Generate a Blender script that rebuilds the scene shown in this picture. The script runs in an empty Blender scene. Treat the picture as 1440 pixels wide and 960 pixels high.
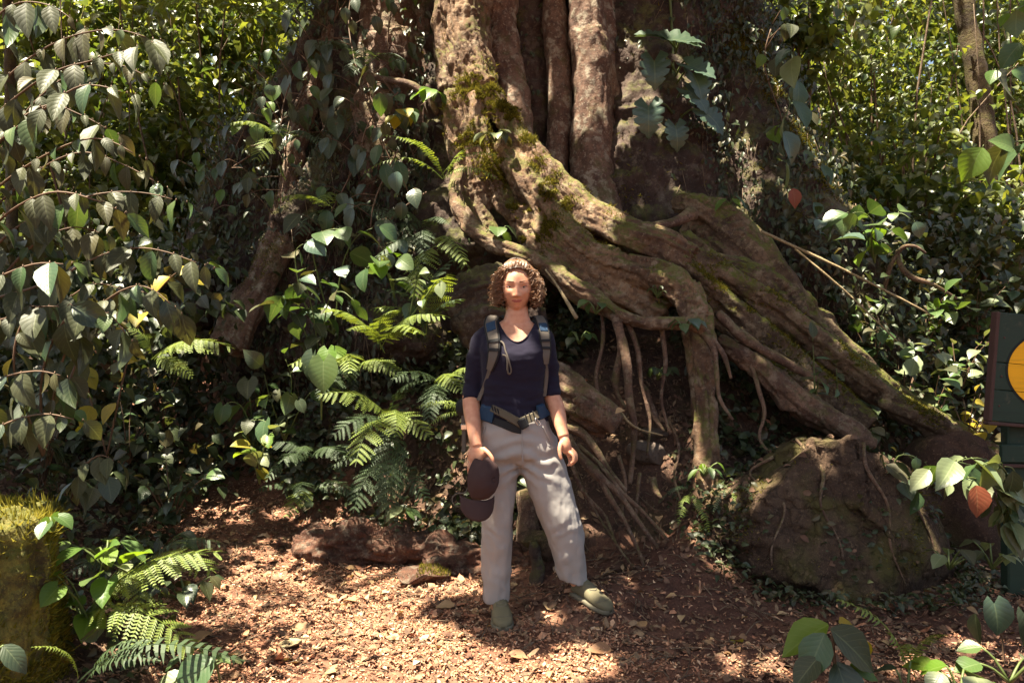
import bpy, math, random
import numpy as np
from mathutils import Vector, Matrix, Quaternion

# ------------------------------------------------------------------ camera, sky, sun, exposure
scene = bpy.context.scene
COL = scene.collection
F = 1040.0            # focal length in pixels of the 1440 px wide frame (26 mm)
CZ = 1.31             # eye height of the photographer
cam = bpy.data.cameras.new('camera')
cam.lens = 26.0
cam.sensor_width = 36.0
cam.clip_start = 0.05
cam.clip_end = 2000
camo = bpy.data.objects.new('camera', cam)
COL.objects.link(camo)
camo.location = (0, 0, CZ)
camo.rotation_euler = (math.radians(90), 0, 0)
scene.camera = camo

SUN = Vector((-0.30, -0.16, 1.0)).normalized()      # towards the sun
SUN_EL = math.asin(SUN.z)
SUN_AZ = math.atan2(SUN.x, SUN.y)
world = bpy.data.worlds.new('World')
scene.world = world
world.use_nodes = True
wn = world.node_tree
for n in list(wn.nodes):
    wn.nodes.remove(n)
sky = wn.nodes.new('ShaderNodeTexSky')
sky.sky_type = 'NISHITA'
sky.sun_disc = False
sky.sun_elevation = SUN_EL
sky.sun_rotation = SUN_AZ
sky.air_density = 1.0
sky.dust_density = 4.0
sky.ozone_density = 0.6
bg = wn.nodes.new('ShaderNodeBackground')
bg.inputs['Strength'].default_value = 0.052
wo = wn.nodes.new('ShaderNodeOutputWorld')
wn.links.new(sky.outputs[0], bg.inputs[0])
wn.links.new(bg.outputs[0], wo.inputs[0])

sl = bpy.data.lights.new('sun', 'SUN')
sl.energy = 5.0
sl.angle = math.radians(0.5)
sl.color = (1.0, 0.93, 0.80)
so = bpy.data.objects.new('sun', sl)
COL.objects.link(so)
so.location = (0, 0, 20)
so.rotation_euler = SUN.to_track_quat('Z', 'Y').to_euler()

scene.view_settings.view_transform = 'Standard'
scene.view_settings.look = 'None'
scene.view_settings.exposure = 2.42
scene.view_settings.gamma = 1.0
try:
    scene.view_settings.use_white_balance = True
    scene.view_settings.white_balance_temperature = 7100
    scene.view_settings.white_balance_tint = 6
except Exception:
    pass
scene.render.engine = 'CYCLES'
try:
    scene.cycles.use_denoising = True
    scene.cycles.max_bounces = 8
    scene.cycles.diffuse_bounces = 4
    scene.cycles.glossy_bounces = 2
    scene.cycles.transmission_bounces = 4
    scene.cycles.sample_clamp_indirect = 4.0
except Exception:
    pass

rng = np.random.default_rng(7)
random.seed(7)

def P(px, py, Y):
    """world point seen at photo pixel (px, py) at distance Y"""
    return Vector(((px - 720) / F * Y, Y, CZ - (py - 480) / F * Y))

# ------------------------------------------------------------------ numeric helpers
def _hash(ix, iy, iz, seed):
    h = (ix * 374761393 + iy * 668265263 + iz * 2147483647 + seed * 1274126177) & 0xFFFFFFFF
    h = ((h ^ (h >> 13)) * 1274126177) & 0xFFFFFFFF
    h = ((h ^ (h >> 16)) * 2246822519) & 0xFFFFFFFF
    return ((h ^ (h >> 15)) & 0xFFFFFF) / float(0xFFFFFF)

def vnoise(p, seed=0):
    """value noise in [-1, 1] at points p (n,3)"""
    p = np.asarray(p, float)
    i = np.floor(p).astype(np.int64)
    f = p - i
    f = f * f * f * (f * (f * 6 - 15) + 10)
    r = 0
    for dx in (0, 1):
        wx = f[:, 0] if dx else 1 - f[:, 0]
        for dy in (0, 1):
            wy = f[:, 1] if dy else 1 - f[:, 1]
            for dz in (0, 1):
                wz = f[:, 2] if dz else 1 - f[:, 2]
                r = r + wx * wy * wz * _hash(i[:, 0] + dx, i[:, 1] + dy, i[:, 2] + dz, seed)
    return r * 2 - 1

def fbm(p, octaves=4, seed=0, gain=0.5):
    p = np.asarray(p, float)
    a, s, r = 1.0, 1.0, 0
    for k in range(octaves):
        r = r + a * vnoise(p * s + 17.3 * k, seed + k)
        a *= gain
        s *= 2.03
    return r

def smooth(a, b, x):
    t = np.clip((np.asarray(x, float) - a) / (b - a), 0, 1)
    return t * t * (3 - 2 * t)

# ------------------------------------------------------------------ mesh helpers
def np_mesh(name, V, Fc, mat=None, uv=None, smooth_shade=True, mats=None, mat_idx=None):
    """fast mesh from arrays; Fc is (m,3) or (m,4) or a list of such arrays"""
    V = np.asarray(V, np.float32)
    if not isinstance(Fc, list):
        Fc = [Fc]
    Fc = [np.asarray(f, np.int32) for f in Fc if len(f)]
    me = bpy.data.meshes.new(name)
    me.vertices.add(len(V))
    me.vertices.foreach_set('co', V.ravel())
    loops = np.concatenate([f.ravel() for f in Fc])
    tot = np.concatenate([np.full(len(f), f.shape[1], np.int32) for f in Fc])
    start = np.concatenate([[0], np.cumsum(tot)[:-1]]).astype(np.int32)
    me.loops.add(len(loops))
    me.loops.foreach_set('vertex_index', loops)
    me.polygons.add(len(tot))
    me.polygons.foreach_set('loop_start', start)
    me.polygons.foreach_set('loop_total', tot)
    me.polygons.foreach_set('use_smooth', np.full(len(tot), smooth_shade))
    if uv is not None:
        l = me.uv_layers.new(name='uv')
        l.data.foreach_set('uv', np.asarray(uv, np.float32)[loops].ravel())
    for m in (mats or ([mat] if mat else [])):
        me.materials.append(m)
    if mat_idx is not None:
        me.polygons.foreach_set('material_index', np.asarray(mat_idx, np.int32))
    me.update()
    me.validate()
    return me

def obj(name, me, parent=None, loc=None, label=None, cat=None, group=None, kind=None):
    o = bpy.data.objects.new(name, me)
    COL.objects.link(o)
    if parent is not None:
        o.parent = parent
        if loc is None and me is not None:      # meshes are written in world space: undo the parent's offset
            o.location = -parent.location
    if loc is not None:
        o.location = loc
    tag(o, label, cat, group, kind)
    return o

def tag(o, label=None, cat=None, group=None, kind=None):
    if label: o['label'] = label
    if cat: o['category'] = cat
    if group: o['group'] = group
    if kind: o['kind'] = kind
    return o

def thing(name, label, cat, loc, group=None):
    return obj(name, None, None, Vector(loc), label, cat, group)

class MB:
    """collects pieces (verts, quads/tris) in one mesh"""
    def __init__(s):
        s.v, s.q, s.t, s.n, s.uv = [], [], [], 0, []
    def add(s, V, Fc, uv=None):
        V = np.asarray(V, float)
        if not isinstance(Fc, list): Fc = [Fc]
        for f in Fc:
            f = np.asarray(f, int)
            if len(f) == 0: continue
            (s.q if f.shape[1] == 4 else s.t).append(f + s.n)
        s.v.append(V)
        s.uv.append(np.zeros((len(V), 2)) if uv is None else uv)
        s.n += len(V)
    def arrays(s):
        V = np.concatenate(s.v)
        Fc = []
        if s.q: Fc.append(np.concatenate(s.q))
        if s.t: Fc.append(np.concatenate(s.t))
        return V, Fc
    def mesh(s, name, mat, smooth_shade=True):
        V, Fc = s.arrays()
        return np_mesh(name, V, Fc, mat, uv=np.concatenate(s.uv), smooth_shade=smooth_shade)

def catmull(pts, n):
    pts = np.asarray(pts, float)
    m = len(pts)
    ext = np.vstack([2 * pts[0] - pts[1], pts, 2 * pts[-1] - pts[-2]])
    t = np.linspace(0, m - 1, n)
    i = np.minimum(t.astype(int), m - 2)
    f = (t - i)[:, None]
    a, b, c, d = ext[i], ext[i + 1], ext[i + 2], ext[i + 3]
    return 0.5 * (2 * b + (c - a) * f + (2 * a - 5 * b + 4 * c - d) * f ** 2 + (3 * b - a - 3 * c + d) * f ** 3)

def tube(pts, radii, sides=10, step=0.05, flat=1.0, rough=0.0, seed=0, n=None):
    """tapering tube through pts; returns V, [quads, tris]"""
    pts = np.asarray(pts, float)
    r = np.asarray(radii, float) if np.ndim(radii) else np.full(len(pts), float(radii))
    L = np.linalg.norm(np.diff(pts, axis=0), axis=1).sum()
    n = n or max(len(pts), int(L / step) + 2)
    pr = catmull(np.column_stack([pts, r]), n)
    c, r = pr[:, :3], np.maximum(pr[:, 3], 1e-4)
    T = np.gradient(c, axis=0)
    T /= np.linalg.norm(T, axis=1)[:, None] + 1e-9
    u = np.cross(T[0], [0.31, 0.9, 0.2]); u /= np.linalg.norm(u)
    U = []
    for k in range(n):
        u = u - T[k] * np.dot(u, T[k]); u = u / (np.linalg.norm(u) + 1e-9)
        U.append(u)
    U = np.array(U)
    W = np.cross(T, U)
    a = np.linspace(0, 2 * np.pi, sides, endpoint=False)
    ring = np.cos(a)[None, :, None] * U[:, None, :] + np.sin(a)[None, :, None] * W[:, None, :] * flat
    V = (c[:, None, :] + ring * r[:, None, None]).reshape(-1, 3)
    if rough:
        V = V + ring.reshape(-1, 3) * (fbm(V * 9, 3, seed) * rough * np.repeat(r, sides))[:, None]
    k = np.arange(n - 1)[:, None] * sides
    j = np.arange(sides)[None, :]
    j2 = (j + 1) % sides
    q = np.stack([k + j, k + j2, k + sides + j2, k + sides + j], -1).reshape(-1, 4)
    V = np.vstack([V, c[0] - T[0] * r[0] * 0.3, c[-1] + T[-1] * r[-1] * 0.3])
    m = len(V)
    jj = np.arange(sides)
    t = np.vstack([np.stack([(jj + 1) % sides, jj, np.full(sides, m - 2)], -1),
                   np.stack([(n - 1) * sides + jj, (n - 1) * sides + (jj + 1) % sides, np.full(sides, m - 1)], -1)])
    return V, [q, t]

def loft(rings, n=28):
    """closed body through horizontal super-elliptic rings (cx, cy, cz, rx, ry)"""
    a = np.linspace(0, 2 * np.pi, n, endpoint=False)
    V = []
    for (cx, cy, cz, rx, ry) in rings:
        c, s_ = np.cos(a), np.sin(a)
        e = 0.88
        V.append(np.stack([cx + rx * np.sign(c) * abs(c) ** e, cy + ry * np.sign(s_) * abs(s_) ** e, np.full(n, cz)], -1))
    m = len(rings)
    V = np.concatenate(V)
    k = np.arange(m - 1)[:, None] * n
    j = np.arange(n)[None, :]
    j2 = (j + 1) % n
    q = np.stack([k + j, k + j2, k + n + j2, k + n + j], -1).reshape(-1, 4)
    V = np.vstack([V, [rings[0][:3]], [rings[-1][:3]]])
    jj = np.arange(n)
    t = np.vstack([np.stack([(jj + 1) % n, jj, np.full(n, len(V) - 2)], -1),
                   np.stack([(m - 1) * n + jj, (m - 1) * n + (jj + 1) % n, np.full(n, len(V) - 1)], -1)])
    return V, [q, t]

def ellipsoid(c, r, nu=24, nv=16, rot=None):
    u = np.linspace(0, 2 * np.pi, nu, endpoint=False)
    v = np.linspace(-np.pi / 2, np.pi / 2, nv + 2)[1:-1]
    V = np.stack([np.outer(np.cos(v), np.cos(u)), np.outer(np.cos(v), np.sin(u)), np.outer(np.sin(v), np.ones(nu))], -1).reshape(-1, 3)
    V = np.vstack([V, [[0, 0, -1]], [[0, 0, 1]]]) * np.asarray(r)
    if rot is not None:
        V = V @ np.array(rot.to_3x3()).T
    V = V + np.asarray(c)
    k = np.arange(nv - 1)[:, None] * nu
    j = np.arange(nu)[None, :]
    j2 = (j + 1) % nu
    q = np.stack([k + j, k + j2, k + nu + j2, k + nu + j], -1).reshape(-1, 4)
    jj = np.arange(nu)
    t = np.vstack([np.stack([(jj + 1) % nu, jj, np.full(nu, len(V) - 2)], -1),
                   np.stack([(nv - 1) * nu + jj, (nv - 1) * nu + (jj + 1) % nu, np.full(nu, len(V) - 1)], -1)])
    return V, [q, t]

def box(c, s, rot=None, bev=0.0):
    """box with chamfered vertical and horizontal edges (three-ring bevel)"""
    c = np.asarray(c, float); h = np.asarray(s, float) / 2
    b = min(bev, h.min() * 0.9)
    if b <= 0:
        V = np.array([[x, y, z] for z in (-1, 1) for x, y in ((-1, -1), (1, -1), (1, 1), (-1, 1))], float) * h
        q = np.array([[0, 3, 2, 1], [4, 5, 6, 7], [0, 1, 5, 4], [1, 2, 6, 5], [2, 3, 7, 6], [3, 0, 4, 7]])
    else:
        def ring(hx, hy, z, bb):
            return [(-hx + bb, -hy, z), (hx - bb, -hy, z), (hx, -hy + bb, z), (hx, hy - bb, z), (hx - bb, hy, z), (-hx + bb, hy, z), (-hx, hy - bb, z), (-hx, -hy + bb, z)]
        rs = [ring(h[0] - b, h[1] - b, -h[2], b * .3), ring(h[0], h[1], -h[2] + b, b), ring(h[0], h[1], h[2] - b, b), ring(h[0] - b, h[1] - b, h[2], b * .3)]
        V = np.array(sum(rs, []))
        q = []
        for k in range(3):
            for j in range(8):
                q.append([k * 8 + j, k * 8 + (j + 1) % 8, k * 8 + 8 + (j + 1) % 8, k * 8 + 8 + j])
        for base, o_ in ((0, 1), (24, 0)):
            i = [base + k for k in range(8)]
            if o_: i = i[::-1]
            q += [[i[0], i[1], i[2], i[3]], [i[0], i[3], i[4], i[7]], [i[4], i[5], i[6], i[7]]]
        q = np.array(q)
    if rot is not None:
        V = V @ np.array(rot.to_3x3()).T
    return V + c, q

def ribbon(pts, normals, width, thick):
    """strap: a flat bar following pts, faces along normals"""
    pts = np.asarray(pts, float); N = np.asarray(normals, float)
    n = len(pts)
    w = np.asarray(width, float) if np.ndim(width) else np.full(n, width)
    T = np.gradient(pts, axis=0); T /= np.linalg.norm(T, axis=1)[:, None]
    N = N - T * (N * T).sum(1)[:, None]; N /= np.linalg.norm(N, axis=1)[:, None]
    S = np.cross(T, N)
    V = np.concatenate([pts + S * w[:, None] / 2, pts + S * w[:, None] * .4 + N * thick, pts - S * w[:, None] * .4 + N * thick, pts - S * w[:, None] / 2], 0)
    q = []
    for a, b in ((0, 1), (1, 2), (2, 3), (3, 0)):
        for i in range(n - 1):
            q.append([a * n + i, a * n + i + 1, b * n + i + 1, b * n + i])
    q.append([0, n, 2 * n, 3 * n]); q.append([3 * n + n - 1, 2 * n + n - 1, n + n - 1, n - 1])
    return V, np.array(q)

def remesh(mb, voxel, smooth_it=4, fac=0.5):
    """voxel union of the pieces in mb; returns verts, faces (quads), normals"""
    V, Fc = mb.arrays()
    me = np_mesh('tmp', V, Fc)
    o = bpy.data.objects.new('tmp', me)
    COL.objects.link(o)
    m = o.modifiers.new('r', 'REMESH'); m.mode = 'VOXEL'; m.voxel_size = voxel; m.use_smooth_shade = True
    if smooth_it:
        s_ = o.modifiers.new('s', 'SMOOTH'); s_.factor = fac; s_.iterations = smooth_it
    dg = bpy.context.evaluated_depsgraph_get()
    ev = o.evaluated_get(dg)
    m2 = ev.to_mesh()
    n = len(m2.vertices)
    co = np.empty(n * 3, np.float32); m2.vertices.foreach_get('co', co)
    no = np.empty(n * 3, np.float32); m2.vertices.foreach_get('normal', no)
    nl = len(m2.loops); li = np.empty(nl, np.int32); m2.loops.foreach_get('vertex_index', li)
    lt = np.empty(len(m2.polygons), np.int32); m2.polygons.foreach_get('loop_total', lt)
    ls = np.empty(len(m2.polygons), np.int32); m2.polygons.foreach_get('loop_start', ls)
    ev.to_mesh_clear()
    qs = ls[lt == 4]
    faces = [np.stack([li[qs + k] for k in range(4)], -1)]
    ts = ls[lt == 3]
    if len(ts):
        faces.append(np.stack([li[ts + k] for k in range(3)], -1))
    bpy.data.objects.remove(o)
    bpy.data.meshes.remove(me)
    return co.reshape(-1, 3).astype(float), faces, no.reshape(-1, 3).astype(float)

def sample_surface(V, Fc, n, cond=None):
    tri = []
    for f in Fc:
        f = np.asarray(f)
        tri.append(f[:, :3])
        if f.shape[1] == 4:
            tri.append(f[:, [0, 2, 3]])
    tri = np.concatenate(tri)
    a, b, c = V[tri[:, 0]], V[tri[:, 1]], V[tri[:, 2]]
    N = np.cross(b - a, c - a)
    A = np.linalg.norm(N, axis=1)
    N = N / (A[:, None] + 1e-12)
    w = A.copy()
    if cond is not None:
        w = w * cond((a + b + c) / 3, N)
    if w.sum() <= 0:
        return np.zeros((0, 3)), np.zeros((0, 3))
    i = rng.choice(len(tri), n, p=w / w.sum())
    r1, r2 = np.sqrt(rng.random(n)), rng.random(n)
    p = a[i] * (1 - r1)[:, None] + b[i] * (r1 * (1 - r2))[:, None] + c[i] * (r1 * r2)[:, None]
    return p, N[i]

# ------------------------------------------------------------------ materials
def mat_new(name):
    m = bpy.data.materials.new(name)
    m.use_nodes = True
    nt = m.node_tree
    for n in list(nt.nodes): nt.nodes.remove(n)
    return m, nt

class NT:
    def __init__(s, nt): s.nt = nt
    def n(s, typ, **kw):
        nd = s.nt.nodes.new(typ)
        for k, v in kw.items(): setattr(nd, k, v)
        return nd
    def l(s, a, b): s.nt.links.new(a, b)
    def math(s, op, a, b=None, c=None, clamp=False):
        nd = s.n('ShaderNodeMath', operation=op, use_clamp=clamp)
        for i, x in enumerate((a, b, c)):
            if x is None: continue
            if isinstance(x, (int, float)): nd.inputs[i].default_value = x
            else: s.l(x, nd.inputs[i])
        return nd.outputs[0]
    def noise(s, vec, scale, detail=4, rough=0.55):
        nd = s.n('ShaderNodeTexNoise')
        nd.inputs['Scale'].default_value = scale
        nd.inputs['Detail'].default_value = detail
        nd.inputs['Roughness'].default_value = rough
        if vec is not None: s.l(vec, nd.inputs['Vector'])
        return nd.outputs['Fac']
    def ramp(s, fac, stops, interp='LINEAR'):
        nd = s.n('ShaderNodeValToRGB')
        cr = nd.color_ramp
        cr.interpolation = interp
        while len(cr.elements) < len(stops): cr.elements.new(0.5)
        for e, (p, c) in zip(cr.elements, stops):
            e.position = p
            e.color = (*c, 1) if len(c) == 3 else c
        s.l(fac, nd.inputs['Fac'])
        return nd.outputs['Color']
    def mix(s, fac, a, b, blend='MIX'):
        nd = s.n('ShaderNodeMix', data_type='RGBA', blend_type=blend)
        for i, x in ((0, fac), (6, a), (7, b)):
            if isinstance(x, (int, float)): nd.inputs[i].default_value = x
            elif isinstance(x, tuple): nd.inputs[i].default_value = (*x, 1)
            else: s.l(x, nd.inputs[i])
        return nd.outputs[2]
    def step(s, x, lo, hi):
        nd = s.n('ShaderNodeMapRange', interpolation_type='SMOOTHSTEP')
        nd.inputs[1].default_value = lo; nd.inputs[2].default_value = hi
        s.l(x, nd.inputs[0])
        return nd.outputs[0]
    def bump(s, h, strength=0.5, dist=0.01, normal=None):
        nd = s.n('ShaderNodeBump')
        nd.inputs['Strength'].default_value = strength
        nd.inputs['Distance'].default_value = dist
        s.l(h, nd.inputs['Height'])
        if normal is not None: s.l(normal, nd.inputs['Normal'])
        return nd.outputs[0]
    def out(s, sh):
        o = s.n('ShaderNodeOutputMaterial'); s.l(sh, o.inputs[0])
    def pbsdf(s, color, rough=0.7, normal=None, spec=0.4, metal=0.0):
        b = s.n('ShaderNodeBsdfPrincipled')
        if isinstance(color, tuple): b.inputs['Base Color'].default_value = (*color, 1)
        else: s.l(color, b.inputs['Base Color'])
        if isinstance(rough, (int, float)): b.inputs['Roughness'].default_value = rough
        else: s.l(rough, b.inputs['Roughness'])
        b.inputs['Specular IOR Level'].default_value = spec
        b.inputs['Metallic'].default_value = metal
        if normal is not None: s.l(normal, b.inputs['Normal'])
        return b

def leaf_mat(name, cols, rough=0.42, trans=0.35, vein=0.5, veins=8, spec=0.5, spots=0.3, tint=None):
    """cols: ramp of leaf greens picked per leaf"""
    m, nt = mat_new(name)
    g = NT(nt)
    oi = g.n('ShaderNodeObjectInfo').outputs['Random']
    ge = g.n('ShaderNodeNewGeometry')
    r = g.math('FRACT', g.math('ADD', g.math('MULTIPLY', oi, 7.31), ge.outputs['Random Per Island']))
    stops = [((i + 0.5) / len(cols), c) for i, c in enumerate(cols)]
    base = g.ramp(r, stops)
    uv = g.n('ShaderNodeUVMap'); uv.uv_map = 'uv'
    sx = g.n('ShaderNodeSeparateXYZ'); g.l(uv.outputs[0], sx.inputs[0])
    s_ = g.math('ABSOLUTE', g.math('MULTIPLY_ADD', sx.outputs[0], 2.0, -1.0))
    mid = g.math('SUBTRACT', 1.0, g.step(s_, 0.0, 0.09))
    ph = g.math('MULTIPLY_ADD', sx.outputs[1], float(veins), g.math('MULTIPLY', s_, -2.2))
    w = g.math('ABSOLUTE', g.math('SINE', g.math('MULTIPLY', ph, math.pi)))
    sv = g.math('SUBTRACT', 1.0, g.step(w, 0.0, 0.22))
    vm = g.math('MAXIMUM', mid, g.math('MULTIPLY', sv, 0.55))
    lighter = g.mix(0.22, base, (0.45, 0.50, 0.25))
    c = g.mix(g.math('MULTIPLY', vm, vein), base, lighter)
    nz = g.noise(uv.outputs[0], 6.0, 3)
    if spots:
        c = g.mix(g.math('MULTIPLY', g.step(nz, 0.55, 0.75), spots), c, (0.12, 0.10, 0.035))
    h = g.math('SUBTRACT', g.math('MULTIPLY', w, 0.6), g.math('MULTIPLY', mid, 0.8))
    nrm = g.bump(h, 0.22, 0.0025)
    b = g.pbsdf(c, rough, nrm, spec)
    t = g.n('ShaderNodeBsdfTranslucent')
    tc = g.mix(1.0, c, (1.85, 1.7, 0.72), 'MULTIPLY')
    g.l(tc, t.inputs[0]); g.l(nrm, t.inputs[1])
    ms = g.n('ShaderNodeMixShader'); ms.inputs[0].default_value = trans
    g.l(b.outputs[0], ms.inputs[1]); g.l(t.outputs[0], ms.inputs[2])
    g.out(ms.outputs[0])
    return m

def bark_mat(name, dark, lightc, lichen=0.5, moss=0.5, scale=1.0, bump=0.7, lich_col=(0.40, 0.35, 0.27)):
    m, nt = mat_new(name)
    g = NT(nt)
    ge = g.n('ShaderNodeNewGeometry')
    pos = ge.outputs['Position']
    n1 = g.noise(pos, 3.2 * scale, 6)
    n2 = g.noise(pos, 22 * scale, 6, 0.65)
    n3 = g.noise(pos, 9 * scale, 5)
    n4 = g.noise(pos, 60 * scale, 4, 0.7)
    c = g.mix(g.step(n1, 0.35, 0.65), dark, lightc)
    c = g.mix(g.step(n2, 0.42, 0.62), c, g.mix(0.55, c, (0.05, 0.03, 0.025)))
    lm = g.math('MULTIPLY', g.step(n3, 0.50, 0.62), g.step(n2, 0.40, 0.55))
    c = g.mix(g.math('MULTIPLY', lm, lichen), c, lich_col)
    n6 = g.noise(pos, 38 * scale, 5, 0.7)
    c = g.mix(g.math('MULTIPLY', g.step(n6, 0.56, 0.64), lichen * 0.7), c, tuple(x * 1.1 for x in lich_col))
    c = g.mix(g.step(n4, 0.55, 0.70), c, g.mix(0.65, c, (0.02, 0.012, 0.01)))
    sn = g.n('ShaderNodeSeparateXYZ'); g.l(ge.outputs['Normal'], sn.inputs[0])
    up = g.step(sn.outputs[2], -0.1, 0.75)
    n5 = g.noise(pos, 4.3 * scale, 5)
    mm = g.math('MULTIPLY', g.step(g.math('MULTIPLY_ADD', up, 0.22, n5), 0.55, 0.72), moss, clamp=True)
    mm = g.math('MULTIPLY', mm, g.step(g.math('MULTIPLY_ADD', n4, 0.6, n2), 0.62, 0.86))
    mossc = g.mix(n2, (0.035, 0.045, 0.008), (0.15, 0.15, 0.03))
    c = g.mix(mm, c, mossc)
    h = g.math('ADD', g.math('MULTIPLY', n2, 0.7), g.math('ADD', g.math('MULTIPLY', n4, 0.35), g.math('MULTIPLY', n3, 0.5)))
    nrm = g.bump(h, bump, 0.03)
    b = g.pbsdf(c, 0.82, nrm, 0.25)
    g.out(b.outputs[0])
    return m

def soil_mat(name, a, b_, c_, scale=1.0, mossy=0.0, crack=0.0):
    m, nt = mat_new(name)
    g = NT(nt)
    ge = g.n('ShaderNodeNewGeometry')
    pos = ge.outputs['Position']
    n1 = g.noise(pos, 1.7 * scale, 5)
    n2 = g.noise(pos, 14 * scale, 7, 0.7)
    n3 = g.noise(pos, 70 * scale, 5, 0.7)
    c = g.mix(g.step(n1, 0.35, 0.65), a, b_)
    c = g.mix(g.step(n2, 0.45, 0.68), c, c_)
    c = g.mix(g.math('MULTIPLY', g.step(n3, 0.56, 0.68), 0.5), c, (0.30, 0.19, 0.12))
    if mossy:
        n5 = g.noise(pos, 3.0, 6)
        c = g.mix(g.math('MULTIPLY', g.step(n5, 0.50, 0.66), mossy), c, g.mix(n2, (0.05, 0.055, 0.012), (0.13, 0.12, 0.035)))
    h = g.math('ADD', n2, g.math('MULTIPLY', n3, 0.5))
    if crack:
        vo = g.n('ShaderNodeTexVoronoi', feature='DISTANCE_TO_EDGE')
        vo.inputs['Scale'].default_value = 5.5
        wv = g.n('ShaderNodeVectorMath', operation='MULTIPLY_ADD')
        nn = g.n('ShaderNodeTexNoise'); nn.inputs['Scale'].default_value = 4.0; nn.inputs['Detail'].default_value = 5
        g.l(pos, nn.inputs['Vector']); g.l(nn.outputs['Color'], wv.inputs[0]); wv.inputs[1].default_value = (.5, .5, .5); g.l(pos, wv.inputs[2])
        g.l(wv.outputs[0], vo.inputs['Vector'])
        ck = g.step(vo.outputs['Distance'], 0.0, 0.09)
        h = g.math('ADD', h, g.math('MULTIPLY', ck, crack))
        c = g.mix(g.math('MULTIPLY', g.math('SUBTRACT', 1.0, ck), .35), c, (0.022, 0.014, 0.011))
        c = g.mix(g.math('MULTIPLY', g.step(g.noise(pos, 30, 6, .75), .56, .66), .5), c, (0.22, 0.15, 0.10))
    b = g.pbsdf(c, 0.95, g.bump(h, 0.8, 0.03), 0.15)
    g.out(b.outputs[0])
    return m

def cloth_mat(name, col, rough=0.85, weave=900, var=0.12, spec=0.2, sheen=0.0):
    m, nt = mat_new(name)
    g = NT(nt)
    tc = g.n('ShaderNodeNewGeometry').outputs['Position']
    n1 = g.noise(tc, 9, 4)
    n2 = g.noise(tc, weave, 2)
    n3 = g.noise(tc, 45, 4)
    c = g.mix(g.math('MULTIPLY', n1, var * 2), col, tuple(x * 0.6 for x in col))
    h = g.math('ADD', g.math('MULTIPLY', n2, 0.25), n3)
    b = g.pbsdf(c, rough, g.bump(h, 0.25, 0.004), spec)
    if sheen: b.inputs['Sheen Weight'].default_value = sheen
    g.out(b.outputs[0])
    return m

def flat_mat(name, col, rough=0.6, spec=0.4, metal=0.0, var=0.15, scale=30):
    m, nt = mat_new(name)
    g = NT(nt)
    tc = g.n('ShaderNodeNewGeometry').outputs['Position']
    n1 = g.noise(tc, scale, 5, 0.6)
    c = g.mix(g.math('MULTIPLY', n1, var * 2), col, tuple(x * 0.5 for x in col))
    b = g.pbsdf(c, rough, g.bump(n1, 0.2, 0.004), spec, metal)
    g.out(b.outputs[0])
    return m

def island_mat(name, cols, rough=0.8, spec=0.25, trans=0.0, scale=60):
    """dry leaves and chips: one tone per piece"""
    m, nt = mat_new(name)
    g = NT(nt)
    ge = g.n('ShaderNodeNewGeometry')
    oi = g.n('ShaderNodeObjectInfo').outputs['Random']
    r = g.math('FRACT', g.math('ADD', g.math('MULTIPLY', oi, 7.31), ge.outputs['Random Per Island']))
    c = g.ramp(r, [((i + .5) / len(cols), x) for i, x in enumerate(cols)])
    n1 = g.noise(ge.outputs['Position'], scale, 4)
    c = g.mix(g.math('MULTIPLY', g.step(n1, 0.4, 0.7), 0.5), c, g.mix(0.6, c, (0.05, 0.025, 0.015)))
    b = g.pbsdf(c, rough, g.bump(n1, 0.3, 0.003), spec)
    if trans:
        t = g.n('ShaderNodeBsdfTranslucent'); g.l(c, t.inputs[0])
        ms = g.n('ShaderNodeMixShader'); ms.inputs[0].default_value = trans
        g.l(b.outputs[0], ms.inputs[1]); g.l(t.outputs[0], ms.inputs[2])
        g.out(ms.outputs[0])
    else:
        g.out(b.outputs[0])
    return m

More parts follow.
